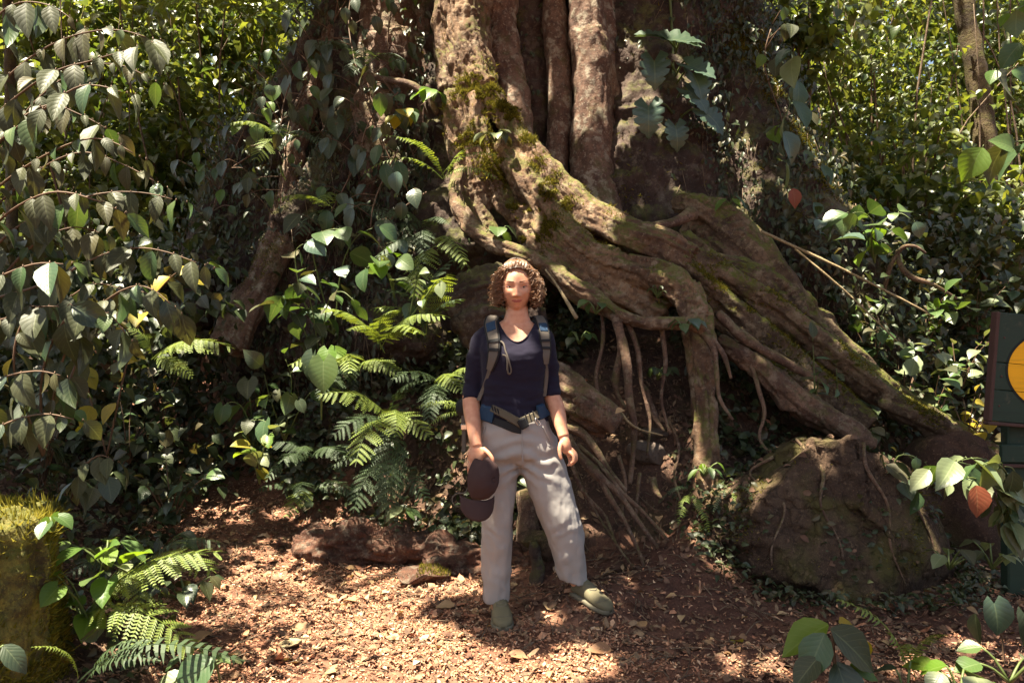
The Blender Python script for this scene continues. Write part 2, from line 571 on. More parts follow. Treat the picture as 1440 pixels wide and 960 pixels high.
M = dict(
    soil=soil_mat('red_soil', (0.17, 0.075, 0.048), (0.25, 0.125, 0.08), (0.10, 0.045, 0.03)),
    soil_dark=soil_mat('dark_red_soil', (0.095, 0.045, 0.032), (0.14, 0.068, 0.046), (0.06, 0.03, 0.023)),  # darker tones of the red soil, laid right of the path
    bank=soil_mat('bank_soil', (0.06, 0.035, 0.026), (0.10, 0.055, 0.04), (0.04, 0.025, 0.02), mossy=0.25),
    rock=soil_mat('earthy_rock', (0.065, 0.04, 0.029), (0.10, 0.064, 0.044), (0.042, 0.027, 0.02), scale=1.8, mossy=0.6, crack=0.35),
    stone=soil_mat('grey_stone', (0.13, 0.10, 0.085), (0.19, 0.15, 0.125), (0.09, 0.07, 0.06), scale=3),
    bark=bark_mat('fig_bark', (0.098, 0.054, 0.034), (0.235, 0.140, 0.084), 0.5, 0.8, lich_col=(0.37, 0.29, 0.20)),
    bark_olive=bark_mat('mossy_root_bark', (0.06, 0.040, 0.026), (0.17, 0.108, 0.068), 0.45, 1.0, 1.3, lich_col=(0.30, 0.23, 0.15)),
    bark_col=bark_mat('fig_column_bark', (0.115, 0.06, 0.042), (0.20, 0.12, 0.085), 0.55, 0.35),
    bark_dark=bark_mat('fig_shaded_bark', (0.035, 0.022, 0.018), (0.075, 0.046, 0.036), 0.15, 0.5),  # darker copy of the fig bark, the trunk's shade put into its colour
    bark_root=bark_mat('root_bark', (0.085, 0.046, 0.033), (0.19, 0.112, 0.075), 0.4, 0.4, 1.6, lich_col=(0.33, 0.25, 0.18)),
    stump=bark_mat('sunlit_mossy_bark', (0.075, 0.055, 0.02), (0.22, 0.18, 0.045), 0.8, 0.9, 1.8, 1.0, lich_col=(0.32, 0.27, 0.06)),  # mossy bark brightened to yellow, sunlight on the stump put into the colour
    moss_sunlit=island_mat('sunlit_moss', [(0.16, 0.14, 0.015), (0.27, 0.23, 0.03), (0.36, 0.30, 0.05), (0.10, 0.095, 0.015)], 0.9, 0.1, 0.45),  # stump moss in a brighter yellow that stands in for sunlight
    bark_moss=bark_mat('mossy_bark', (0.05, 0.033, 0.018), (0.12, 0.085, 0.04), 0.3, 1.0, 1.6, 1.0, lich_col=(0.16, 0.15, 0.04)),
    rotten=bark_mat('rotten_wood', (0.07, 0.030, 0.021), (0.17, 0.075, 0.048), 0.25, 0.05, 1.8, 1.0),
    twig=bark_mat('twig_bark', (0.09, 0.055, 0.035), (0.20, 0.14, 0.09), 0.2, 0.0, 6.0, 0.3),
    palestick=bark_mat('pale_stick', (0.28, 0.20, 0.11), (0.42, 0.32, 0.18), 0.1, 0.0, 6.0, 0.3),
    stem=flat_mat('green_stem', (0.10, 0.13, 0.04), 0.5),
    stem_brown=flat_mat('brown_stem', (0.13, 0.075, 0.045), 0.7),
    leaf_grey=leaf_mat('grey_green_leaf', [(0.042, 0.048, 0.022), (0.065, 0.066, 0.032), (0.058, 0.066, 0.027), (0.036, 0.042, 0.019), (0.075, 0.064, 0.026)], 0.52, 0.22, 0.6, 7, 0.35),
    leaf_mid=leaf_mat('mid_green_leaf', [(0.045, 0.085, 0.028), (0.06, 0.11, 0.03), (0.08, 0.12, 0.035), (0.05, 0.09, 0.04)], 0.40, 0.30, 0.5, 8, 0.5),
    leaf_bright=leaf_mat('bright_green_leaf', [(0.09, 0.17, 0.02), (0.13, 0.20, 0.025), (0.08, 0.15, 0.03)], 0.42, 0.45, 0.5, 7, 0.4, 0.1),
    leaf_dark=leaf_mat('dark_green_leaf', [(0.026, 0.042, 0.02), (0.034, 0.05, 0.024), (0.045, 0.06, 0.026)], 0.40, 0.15, 0.5, 7, 0.6),
    leaf_pale=leaf_mat('pale_green_leaf', [(0.15, 0.18, 0.09), (0.12, 0.16, 0.07), (0.18, 0.20, 0.11)], 0.40, 0.25, 0.8, 8, 0.6, 0.15),
    leaf_blue=leaf_mat('blue_green_leaf', [(0.055, 0.095, 0.07), (0.07, 0.11, 0.08), (0.05, 0.08, 0.05)], 0.32, 0.2, 0.6, 6, 0.6, 0.1),
    leaf_yellow=leaf_mat('yellowing_leaf', [(0.30, 0.22, 0.02), (0.24, 0.21, 0.03)], 0.5, 0.4, 0.5, 7, 0.4, 0.5),
    leaf_red=leaf_mat('red_brown_leaf', [(0.24, 0.055, 0.025), (0.20, 0.06, 0.03)], 0.5, 0.25, 0.4, 7, 0.4, 0.3),
    fern=leaf_mat('fern_green', [(0.15, 0.20, 0.04), (0.19, 0.235, 0.05), (0.12, 0.17, 0.04)], 0.5, 0.35, 0.3, 3, 0.4, 0.0),
    fern_dark=leaf_mat('fern_dark_green', [(0.04, 0.065, 0.03), (0.05, 0.08, 0.035)], 0.5, 0.25, 0.3, 3, 0.4, 0.0),
    foliage=leaf_mat('forest_leaf', [(0.035, 0.06, 0.02), (0.075, 0.11, 0.025), (0.11, 0.14, 0.03), (0.17, 0.185, 0.045), (0.05, 0.07, 0.03), (0.10, 0.115, 0.04)], 0.34, 0.42, 0.3, 5, 0.5, 0.0),
    under=leaf_mat('undergrowth_leaf', [(0.026, 0.04, 0.016), (0.04, 0.058, 0.022), (0.055, 0.07, 0.03), (0.035, 0.04, 0.022), (0.075, 0.06, 0.028)], 0.42, 0.25, 0.4, 5, 0.5, 0.2),
    shade_canopy=leaf_mat('shade_canopy_leaf', [(0.05, 0.085, 0.02), (0.07, 0.11, 0.03)], 0.45, 0.12, 0.3, 5, 0.4, 0.0),
    moss=island_mat('moss_tufts', [(0.10, 0.095, 0.012), (0.18, 0.155, 0.02), (0.27, 0.22, 0.03), (0.06, 0.065, 0.015)], 0.9, 0.1, 0.3),
    litter=island_mat('dry_litter', [(0.50, 0.26, 0.15), (0.43, 0.19, 0.105), (0.28, 0.115, 0.065), (0.56, 0.33, 0.20), (0.34, 0.14, 0.08), (0.46, 0.23, 0.135), (0.17, 0.07, 0.042), (0.62, 0.42, 0.27)], 0.75, 0.3),
    litter_dark=island_mat('dark_litter', [(0.12, 0.06, 0.04), (0.18, 0.10, 0.065), (0.08, 0.045, 0.03), (0.26, 0.17, 0.10), (0.14, 0.08, 0.05)], 0.8, 0.25),  # darker dead leaf tones for the slopes and boulder
    dryleaf=leaf_mat('fallen_leaf', [(0.34, 0.20, 0.10), (0.42, 0.29, 0.16), (0.22, 0.11, 0.06), (0.30, 0.17, 0.09)], 0.65, 0.1, 0.4, 7, 0.3, 0.4),
)
# ------------------------------------------------------------------ the ground
def foot_line(x):
    return np.interp(x, [-6, -3.4, -2.75, -2.3, -1.85, -1.35, -0.7, 0.0, 0.35, 0.8, 1.5, 2.1, 3, 6], [12, 8.2, 7.0, 6.1, 5.45, 4.8, 4.4, 4.05, 3.8, 3.75, 3.85, 4.0, 4.4, 5.5])

def left_line(y):
    return np.interp(y, [2, 3, 3.5, 4, 4.5, 5, 6, 7, 9, 30], [-1.15, -1.35, -1.52, -1.74, -2.0, -2.27, -2.7, -3.2, -5, -18])

def H(x, y, rough=True):
    """ground height"""
    x = np.asarray(x, float); y = np.asarray(y, float)
    s = np.maximum(0, y - foot_line(x))
    h = np.interp(s, [0, .4, 1.2, 2.2, 4, 8, 20], [0, .14, .95, 1.5, 1.8, 2.0, 2.4])
    xl = left_line(y)
    s2 = np.maximum(0, xl - x)
    h = h + np.interp(s2, [0, .3, 1, 3, 8], [0, .09, .5, .9, 1.4])
    rise = np.interp(y, [4, 6, 9, 14, 30, 250], [0, .3, .75, 1.4, 4.5, 5.5])
    h = h + rise * np.maximum(smooth(-0.8, -1.8, x), smooth(8, 12, y))
    h = h + 0.10 * np.exp(-((x - 0.36) ** 2 / .06 + (y - 3.56) ** 2 / 0.05))       # the rise under her left shoe
    # soil banked against the boulder and sloping up behind her left foot
    h = h + 0.09 * np.exp(-((x - 1.08) ** 2 / 0.08 + (y - 3.95) ** 2 / 0.08)) + 0.10 * np.exp(-((x - .75) ** 2 / 0.10 + (y - 3.75) ** 2 / 0.08))
    h = h + 0.26 * np.exp(-((x - 1.12) ** 2 / 0.10 + (y - 4.45) ** 2 / 0.12))
    if rough:
        p = np.stack([x.ravel(), y.ravel(), np.zeros(x.size)], -1)
        near = 1 - smooth(8, 30, np.abs(y.ravel()) + np.abs(x.ravel()))
        amp = 0.012 + 0.05 * smooth(0.05, 0.5, s.ravel())
        n = fbm(p * 2.6, 4, 3) * amp + fbm(p * 13, 4, 9) * (0.012 + 0.010 * smooth(.2, .7, x.ravel())) * near
        h = h + n.reshape(x.shape)
    return h

def axis(lo, hi, fine, far):
    a = list(np.arange(lo, hi, fine))
    st, v = fine, hi
    while v < far: a.append(v); st *= 1.22; v += st
    st, v = fine, lo - fine
    while v > -far: a.insert(0, v); st *= 1.22; v -= st
    return np.array(a)

gx, gy = axis(-3.6, 3.8, 0.03, 260), axis(2.2, 7.0, 0.03, 260)
X, Y = np.meshgrid(gx, gy)
Z = H(X, Y)
nx, ny = len(gx), len(gy)
i = (np.arange(ny - 1)[:, None] * nx + np.arange(nx - 1)[None, :]).ravel()
q = np.stack([i, i + 1, i + nx + 1, i + nx], -1)
qc = np.stack([X.ravel()[q].mean(1), Y.ravel()[q].mean(1)], -1)
s_ = qc[:, 1] - foot_line(qc[:, 0]) + 0.25 * fbm(np.column_stack([qc * 2.0, np.zeros(len(qc))]), 3, 4)
left = left_line(qc[:, 1]) - qc[:, 0]
nz_ = fbm(np.column_stack([qc * 2.6, np.zeros(len(qc))]), 3, 14)
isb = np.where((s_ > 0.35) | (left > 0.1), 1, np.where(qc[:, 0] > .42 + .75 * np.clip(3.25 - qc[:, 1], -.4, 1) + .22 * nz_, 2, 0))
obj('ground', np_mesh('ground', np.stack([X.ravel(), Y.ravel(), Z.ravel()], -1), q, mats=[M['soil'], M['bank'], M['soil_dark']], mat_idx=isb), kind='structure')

# ------------------------------------------------------------------ the giant fig: trunk, columns, roots
def pts(lst):
    """[(px, py, Y, radius_px), ...] -> points, radii in metres"""
    return [tuple(P(a, b, c)) for a, b, c, d in lst], [d / F * c for a, b, c, d in lst]

def bark_detail(V, N, amp=1.0, seed=0, freq=1.0):
    d = 0.030 * fbm(V * 3.1 * freq, 3, seed) + 0.014 * fbm(V * 11 * freq, 3, seed + 5) + 0.006 * fbm(V * 37 * freq, 2, seed + 9)
    return V + N * (d * amp)[:, None]

def strand(mb, lst, sides=14, rough=0.07, seed=0, flat=1.0):
    p, r = pts(lst)
    V, Fc = tube(p, r, sides, 0.06, flat, rough, seed)
    mb.add(V, Fc)

tree_base = P(790, 420, 5.9)
fig = thing('giant_fig_tree', 'giant old fig tree with tall fluted trunks and mossy roots pouring down the bank', 'tree', tree_base)
SURF = {}          # surfaces for moss and creepers

def grooves(V, N, strands, amp, seed):
    """bark relief that runs along the nearest strand"""
    C, T, R_, S_ = [], [], [], []
    for k, sd_ in enumerate(strands):
        p, r = pts(sd_)
        n = max(8, int(sum((Vector(a) - Vector(b)).length for a, b in zip(p, p[1:])) / .07))
        c = catmull(np.column_stack([p, r]), n)
        t = np.gradient(c[:, :3], axis=0); t /= np.linalg.norm(t, axis=1)[:, None] + 1e-9
        C.append(c[:, :3]); T.append(t); R_.append(c[:, 3])
        S_.append(np.concatenate([[0], np.cumsum(np.linalg.norm(np.diff(c[:, :3], axis=0), axis=1))]) + 13.7 * k)
    C, T, R_, S_ = np.concatenate(C), np.concatenate(T), np.concatenate(R_), np.concatenate(S_)
    idx = np.empty(len(V), int)
    for i in range(0, len(V), 8000):
        v = V[i:i + 8000].astype(np.float32)
        d = ((v * v).sum(1)[:, None] + (C * C).sum(1)[None, :] - 2 * v @ C.T.astype(np.float32))
        d = np.sqrt(np.maximum(d, 0)) - R_[None, :]
        idx[i:i + 8000] = d.argmin(1)
    rel = V - C[idx]; t = T[idx]
    al = (rel * t).sum(1)
    rad = rel - t * al[:, None]
    rr = np.maximum(R_[idx], .02)
    q_ = np.stack([rad[:, 0], rad[:, 1] * .6, rad[:, 2]], -1)
    ln = S_[idx] + al
    g1 = fbm(np.column_stack([q_[:, 0] * 17 + 3 * vnoise(V * 2.2, 7), q_[:, 2] * 17, ln * 1.3]), 3, seed)
    g2 = 1 - np.abs(vnoise(np.column_stack([q_[:, 0] * 34 + 2 * vnoise(V * 4, 9), q_[:, 2] * 34, ln * 2.2]), seed + 3))
    return V + N * (amp * np.minimum(1, rr / .09) * (0.020 * g1 - 0.022 * np.clip(g2 - .72, 0, 1) / .28))[:, None]

def fan_out(strands, k=2, seed=0, rel=.36):
    """thinner ridges riding on the strands, on the side seen from the path"""
    r = random.Random(seed); out = list(strands)
    for sd_ in strands:
        for j in range(k):
            o = r.uniform(-.85, .85); ph = r.uniform(0, 6); new = []
            i0 = r.randrange(0, 2); 
            for i, (a, b, c, d) in enumerate(sd_[i0:]):
                w = o + .22 * math.sin(ph + i * 1.1)
                new.append((a - .55 * d * w * .9, b + d * w, c - d / F * c * math.sqrt(max(0, 1 - w * w)) * .8, max(3, d * rel * r.uniform(.8, 1.2))))
            if len(new) >= 3: out.append(new)
    return out

def tree_part(name, strands, voxel, mat, amp=1.0, seed=0, sm=4, label=None, freq=1.0, groove=1.0):
    mb = MB()
    for k, sdef in enumerate(strands):
        strand(mb, sdef, seed=seed + k)
    V, Fc, N = remesh(mb, voxel, sm)
    V = grooves(V, N, strands, groove, seed)
    V = bark_detail(V, N, amp * .5, seed, freq)
    SURF[(name, seed)] = (V, Fc)
    o = obj(name, np_mesh(name, V, Fc, mat), fig)
    if label: o['label'] = label
    return V, Fc

UP = -420
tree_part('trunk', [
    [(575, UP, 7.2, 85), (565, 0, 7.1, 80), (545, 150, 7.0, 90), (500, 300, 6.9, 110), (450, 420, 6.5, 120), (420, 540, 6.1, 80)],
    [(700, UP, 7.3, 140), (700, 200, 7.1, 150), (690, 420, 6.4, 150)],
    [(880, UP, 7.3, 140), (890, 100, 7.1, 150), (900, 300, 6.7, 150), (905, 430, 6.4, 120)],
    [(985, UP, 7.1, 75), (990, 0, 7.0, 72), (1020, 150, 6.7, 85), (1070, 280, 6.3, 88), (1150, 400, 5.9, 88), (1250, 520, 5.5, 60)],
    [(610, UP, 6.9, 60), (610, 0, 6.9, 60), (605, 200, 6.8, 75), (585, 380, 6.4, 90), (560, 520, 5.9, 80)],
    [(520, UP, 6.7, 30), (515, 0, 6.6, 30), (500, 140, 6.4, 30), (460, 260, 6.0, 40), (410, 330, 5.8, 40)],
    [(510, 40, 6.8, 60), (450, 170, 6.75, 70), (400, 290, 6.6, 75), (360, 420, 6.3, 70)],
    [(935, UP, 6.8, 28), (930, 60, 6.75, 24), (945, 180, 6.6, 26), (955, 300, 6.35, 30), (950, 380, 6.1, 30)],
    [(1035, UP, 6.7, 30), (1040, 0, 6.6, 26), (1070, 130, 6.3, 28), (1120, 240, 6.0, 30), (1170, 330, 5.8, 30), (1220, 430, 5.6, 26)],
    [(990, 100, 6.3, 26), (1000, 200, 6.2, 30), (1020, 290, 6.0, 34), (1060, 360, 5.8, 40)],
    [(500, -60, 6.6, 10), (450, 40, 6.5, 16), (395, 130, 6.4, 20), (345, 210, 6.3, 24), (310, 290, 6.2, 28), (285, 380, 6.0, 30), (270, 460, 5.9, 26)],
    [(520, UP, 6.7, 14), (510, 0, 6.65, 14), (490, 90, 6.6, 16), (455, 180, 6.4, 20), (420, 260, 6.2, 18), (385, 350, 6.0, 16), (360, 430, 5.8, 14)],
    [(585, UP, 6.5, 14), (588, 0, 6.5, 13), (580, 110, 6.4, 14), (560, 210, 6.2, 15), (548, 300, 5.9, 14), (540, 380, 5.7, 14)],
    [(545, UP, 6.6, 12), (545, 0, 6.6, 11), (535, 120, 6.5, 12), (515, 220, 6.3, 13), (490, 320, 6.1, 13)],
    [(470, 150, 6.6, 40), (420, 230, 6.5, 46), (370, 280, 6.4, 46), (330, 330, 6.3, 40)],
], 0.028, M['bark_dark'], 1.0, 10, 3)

tree_part('trunk_column', [
    [(705, UP, 6.15, 26), (702, -40, 6.15, 26), (700, 8, 6.1, 30), (703, 30, 6.1, 25), (711, 100, 6.05, 29), (722, 160, 5.95, 27), (738, 210, 5.85, 20), (755, 270, 5.8, 16)],
], 0.02, M['bark_col'], 0.5, 30, groove=.45)
tree_part('trunk_column', [
    [(752, UP, 6.5, 16), (752, 0, 6.5, 16), (754, 90, 6.45, 15), (760, 200, 6.4, 18), (765, 280, 6.3, 18)],
], 0.02, M['bark_dark'], 0.6, 31)
tree_part('trunk_column', [
    [(778, UP, 6.2, 19), (780, 0, 6.2, 19), (784, 90, 6.15, 18), (788, 160, 6.1, 17), (783, 230, 6.05, 17), (786, 300, 6.0, 18)],
], 0.02, M['bark_col'], 0.5, 32, groove=.45)
tree_part('trunk_column', [
    [(822, UP, 6.1, 30), (824, 0, 6.1, 27), (829, 70, 6.05, 29), (832, 150, 6.0, 29), (830, 230, 5.95, 31), (838, 300, 5.85, 38), (850, 360, 5.7, 40)],
    [(846, UP, 6.2, 20), (848, 0, 6.2, 20), (852, 100, 6.15, 19), (858, 200, 6.1, 18), (868, 290, 6.0, 20)],
], 0.02, M['bark_col'], 0.55, 33, groove=.45)

tree_part('trunk_column', [
    [(548, UP, 6.5, 46), (550, 0, 6.5, 45), (548, 80, 6.45, 47), (535, 150, 6.4, 48), (515, 220, 6.3, 46), (500, 290, 6.25, 40)],
    [(596, UP, 6.5, 20), (598, 0, 6.5, 20), (596, 80, 6.45, 20), (590, 160, 6.4, 20), (580, 240, 6.3, 20)],
    [(515, UP, 6.55, 18), (512, 0, 6.55, 18), (505, 80, 6.5, 18), (488, 160, 6.4, 18)],
], 0.02, M['bark_col'], 0.6, 34, groove=.6)
# the sunlit main root: strands that fuse and part again
main = [
    [(645, UP, 5.9, 30), (648, -40, 5.85, 30), (655, 40, 5.8, 31), (662, 100, 5.75, 34), (675, 130, 5.65, 30)],
    [(632, UP, 5.95, 20), (628, 0, 5.9, 18), (626, 80, 5.85, 16), (634, 130, 5.75, 18)],
    [(672, -60, 5.95, 20), (678, 40, 5.9, 16), (686, 100, 5.8, 12), (700, 150, 5.65, 14)],
    # upper ridge
    [(650, 122, 5.6, 13), (690, 134, 5.58, 16), (712, 165, 5.5, 18), (740, 208, 5.4, 19), (768, 240, 5.3, 20), (800, 274, 5.2, 20), (840, 304, 5.1, 22), (885, 326, 5.0, 22), (930, 340, 4.95, 22), (975, 362, 4.9, 20)],
    # second ridge
    [(700, 195, 5.5, 12), (725, 225, 5.4, 22), (748, 262, 5.3, 26), (778, 300, 5.2, 24), (806, 336, 5.05, 20), (842, 362, 4.95, 20), (885, 378, 4.85, 20), (930, 392, 4.75, 20), (960, 412, 4.7, 22), (980, 452, 4.62, 23)],
    # third
    [(735, 255, 5.4, 13), (765, 312, 5.25, 22), (800, 358, 5.1, 22), (845, 392, 4.98, 22), (890, 417, 4.9, 21), (935, 440, 4.85, 18)],
    [(700, 250, 5.5, 10), (722, 300, 5.35, 14), (748, 335, 5.25, 18), (785, 372, 5.1, 20), (830, 405, 5.05, 22), (880, 432, 5.0, 18)],
    # body between
    [(790, 315, 5.45, 30), (850, 360, 5.3, 36), (910, 385, 5.2, 36), (960, 405, 5.1, 30)],
    # mossy shoulder and left strands
    [(640, 132, 5.6, 14), (634, 165, 5.55, 14), (640, 205, 5.5, 15), (648, 240, 5.45, 12), (652, 280, 5.4, 12), (660, 320, 5.3, 13)],
    [(660, 140, 5.6, 24), (664, 180, 5.55, 26), (680, 215, 5.5, 22), (690, 250, 5.45, 16), (702, 282, 5.4, 13), (722, 302, 5.3, 13), (748, 306, 5.25, 14)],
    [(664, 200, 5.55, 22), (668, 250, 5.5, 20), (676, 300, 5.45, 16), (690, 330, 5.4, 14)],
]
mainV, mainF = tree_part('root', fan_out(main, 2, 3, .30), 0.0125, M['bark'], 0.55, 50, 3, 'sunlit main root with mossy shoulder spreading over the bank')
# hanging root at her right hand side, down to the soil
tree_part('root', [
    [(962, 405, 4.72, 22), (978, 440, 4.65, 23), (984, 490, 4.55, 22), (986, 540, 4.5, 20), (990, 600, 4.42, 18), (992, 650, 4.36, 18), (988, 690, 4.33, 20), (982, 740, 4.32, 22)],
    [(992, 650, 4.36, 12), (1003, 690, 4.33, 13), (1012, 740, 4.33, 14)],
], 0.012, M['bark'], 0.4, 70, 3, 'thick smooth root dropping straight down into the soil')
# thin bright curving root
tree_part('root', [
    [(648, 240, 5.3, 9), (640, 275, 5.2, 11), (652, 305, 5.1, 12), (672, 328, 5.0, 14), (700, 346, 4.9, 13), (735, 357, 4.8, 11), (770, 374, 4.75, 11), (805, 397, 4.65, 11), (838, 420, 4.6, 13), (868, 441, 4.5, 10), (905, 453, 4.45, 9), (945, 454, 4.42, 9), (975, 455, 4.4, 9), (995, 470, 4.38, 8), (1006, 490, 4.36, 6)],
], 0.010, M['bark'], 0.25, 72, 2, 'slim sunlit root curving across below the main root')
for k, l in enumerate([
    [(864, 440, 4.5, 7), (872, 470, 4.45, 6), (882, 510, 4.4, 6.5), (885, 560, 4.36, 6), (892, 600, 4.32, 5), (890, 640, 4.28, 4), (886, 680, 4.22, 3.5)],
    [(866, 450, 4.52, 4), (872, 490, 4.5, 4.5), (866, 530, 4.48, 6), (868, 552, 4.46, 4), (880, 575, 4.42, 3)],
    [(990, 468, 4.37, 6), (1004, 490, 4.34, 5), (1008, 530, 4.3, 3.4), (1012, 560, 4.28, 2.6), (1030, 590, 4.25, 2.2)],
    [(1000, 474, 4.36, 4), (1018, 500, 4.32, 3.2), (1028, 532, 4.3, 2.2)],
    [(800, 612, 4.1, 5), (815, 640, 4.05, 6), (840, 668, 4.0, 6.5), (866, 690, 3.98, 5), (890, 722, 3.95, 4), (925, 770, 3.9, 2.5)],
    [(838, 664, 4.0, 4), (858, 700, 3.95, 4), (880, 735, 3.92, 3.2), (900, 780, 3.88, 2.4), (912, 815, 3.86, 2)],
    [(785, 596, 4.25, 6), (815, 606, 4.2, 7), (835, 628, 4.15, 6), (856, 660, 4.1, 4), (880, 690, 4.05, 3)],
    [(790, 586, 4.35, 6), (820, 598, 4.3, 6), (850, 612, 4.25, 5)],
    [(906, 545, 4.55, 5), (914, 570, 4.5, 5), (924, 592, 4.45, 4), (934, 606, 4.42, 3)],
    [(900, 665, 4.2, 2.5), (896, 700, 4.12, 3), (892, 740, 4.05, 2)],
    [(918, 672, 4.2, 4), (922, 690, 4.16, 4), (930, 700, 4.12, 2)],
    [(880, 446, 4.52, 4), (896, 490, 4.48, 3.5), (902, 540, 4.44, 3), (914, 590, 4.4, 2.4), (910, 640, 4.3, 2)],
    [(845, 428, 4.6, 3), (848, 480, 4.55, 3.2), (838, 530, 4.5, 3), (846, 580, 4.42, 2.5), (836, 630, 4.3, 2.2), (846, 680, 4.12, 1.8)],
    [(930, 458, 4.5, 3.5), (936, 510, 4.48, 3), (930, 560, 4.46, 2.6), (942, 610, 4.4, 2)],
    [(812, 625, 4.12, 4), (845, 655, 4.06, 4), (872, 690, 4.02, 3.4), (905, 720, 3.98, 2.6), (940, 760, 3.92, 2)],
    [(800, 640, 4.06, 3), (820, 690, 4.0, 3.2), (850, 725, 3.97, 2.8), (868, 770, 3.9, 2)],
    [(870, 640, 4.2, 3), (880, 680, 4.14, 3), (875, 720, 4.05, 2.4), (890, 760, 3.95, 1.8)],
    [(1052, 498, 4.55, 4), (1066, 545, 4.5, 3.4), (1075, 580, 4.45, 3), (1068, 615, 4.38, 2.4), (1085, 640, 4.3, 2)],
    [(1010, 440, 4.62, 7), (1040, 470, 4.58, 8), (1070, 490, 4.55, 7), (1110, 512, 4.52, 6), (1160, 540, 4.5, 5)],
    [(940, 590, 4.5, 2.4), (955, 630, 4.42, 2.6), (948, 670, 4.3, 2.2), (960, 710, 4.2, 1.8)],
    [(1000, 690, 4.2, 2.5), (1010, 730, 4.1, 2.5), (1000, 770, 4.0, 2), (1020, 810, 3.9, 1.5)],
    [(822, 690, 3.98, 2), (850, 740, 3.93, 2), (885, 790, 3.88, 1.6), (905, 815, 3.85, 1.3)],
]):
    p, r = pts(l)
    V, Fc = tube(p, r, 8, 0.03, 1, 0.25, 80 + k)
    obj('root', np_mesh('root', V, Fc, M['bark_root']), fig)
# right-hand buttress: long parallel ridges running off to the sign
tree_part('root', fan_out([
    [(955, 345, 5.0, 20), (1005, 378, 4.95, 19), (1060, 414, 4.9, 19), (1120, 460, 4.85, 19), (1180, 508, 4.8, 19), (1250, 560, 4.75, 19), (1330, 608, 4.7, 18), (1410, 650, 4.7, 18)],
    [(985, 405, 4.95, 17), (1040, 455, 4.88, 20), (1100, 508, 4.8, 22), (1160, 552, 4.75, 21), (1220, 594, 4.7, 18)],
    [(1010, 372, 4.95, 9), (1055, 398, 4.84, 9), (1110, 440, 4.78, 9), (1170, 486, 4.72, 9), (1230, 535, 4.68, 9), (1290, 582, 4.62, 9), (1350, 625, 4.6, 7)],
    [(1000, 430, 4.9, 14), (1050, 480, 4.8, 16), (1110, 540, 4.72, 16), (1170, 590, 4.68, 12)],
    [(960, 370, 4.9, 14), (1010, 410, 4.82, 12), (1070, 460, 4.75, 10), (1130, 510, 4.7, 9), (1180, 548, 4.66, 8)],
    [(1240, 560, 4.7, 14), (1300, 590, 4.62, 18), (1360, 630, 4.6, 18), (1420, 668, 4.6, 14)],
], 3, 11, .34), 0.013, M['bark_olive'], 0.6, 90, 3, 'long ridged buttress root slanting away towards the sign')
tree_part('root', fan_out([
    [(948, 290, 5.5, 12), (975, 292, 5.4, 22), (1020, 312, 5.3, 24), (1062, 350, 5.2, 22), (1100, 398, 5.1, 20), (1140, 440, 5.05, 18), (1190, 490, 5.0, 14), (1240, 530, 4.95, 10)],
    [(960, 318, 5.45, 14), (1010, 345, 5.3, 22), (1060, 390, 5.2, 24), (1110, 430, 5.12, 20)],
    [(1000, 366, 5.1, 16), (1050, 384, 5.05, 18), (1090, 402, 5.0, 16), (1130, 440, 4.98, 14)],
], 3, 12, .32), 0.013, M['bark_olive'], 0.55, 92, 3, 'brown humped root behind the long buttress')
tree_part('root', [
    [(1012, 478, 4.7, 12), (1045, 500, 4.6, 18), (1078, 525, 4.55, 18), (1105, 550, 4.5, 20), (1140, 578, 4.45, 22), (1185, 600, 4.42, 18), (1230, 625, 4.4, 10)],
], 0.014, M['bark_root'], 0.5, 94, 3, 'lower root arching over the hollow in the bank')
# bare grey side root joining two humps
p, r = pts([(880, 316, 5.05, 5), (920, 318, 5.0, 6), (955, 310, 5.1, 8), (972, 300, 5.2, 12)])
V, Fc = tube(p, r, 8, 0.03, 1, 0.2, 8); obj('root', np_mesh('root', V, Fc, M['bark_root']), fig)
# left root, leaning
tree_part('root', [
    [(470, 30, 6.5, 13), (440, 120, 6.3, 15), (416, 200, 6.05, 17), (410, 250, 5.95, 20), (402, 300, 5.85, 20), (388, 350, 5.75, 21), (366, 400, 5.65, 22), (345, 440, 5.55, 26), (322, 490, 5.45, 30)],
], 0.018, M['bark_col'], 0.6, 96, 3, 'leaning brown root on the far side of the ferns')
# rounded root behind her head, smooth root beside her arm
tree_part('root', [
    [(640, 440, 4.9, 30), (668, 408, 4.85, 32), (700, 400, 4.85, 30), (735, 420, 4.9, 26), (750, 470, 4.9, 26)],
    [(650, 470, 4.9, 40), (690, 450, 4.9, 48), (730, 480, 4.9, 40)],
], 0.018, M['bark_dark'], 0.5, 98, 3, 'rounded dark root hump behind her head')
tree_part('root', [
    [(770, 520, 4.35, 24), (800, 548, 4.3, 28), (835, 575, 4.25, 28), (868, 600, 4.22, 18)],
], 0.014, M['bark_root'], 0.4, 99, 3, 'smooth stubby root beside her left elbow')

# moss cushions on the roots: short blades
def blades(posn, nrm, size, mat, name, w=0.35):
    n = len(posn)
    t = np.cross(nrm, rng.normal(size=(n, 3))); t /= np.linalg.norm(t, axis=1)[:, None] + 1e-9
    lean = nrm + 0.7 * rng.normal(size=(n, 3)) * 0.6
    L = size * rng.uniform(0.5, 1.3, n)
    a = posn - t * (L * w / 2)[:, None]; b = posn + t * (L * w / 2)[:, None]
    c = posn + lean * L[:, None]
    V = np.stack([a, b, c], 1).reshape(-1, 3)
    f = np.arange(3 * n).reshape(-1, 3)
    return np_mesh(name, V, f, mat, smooth_shade=False)

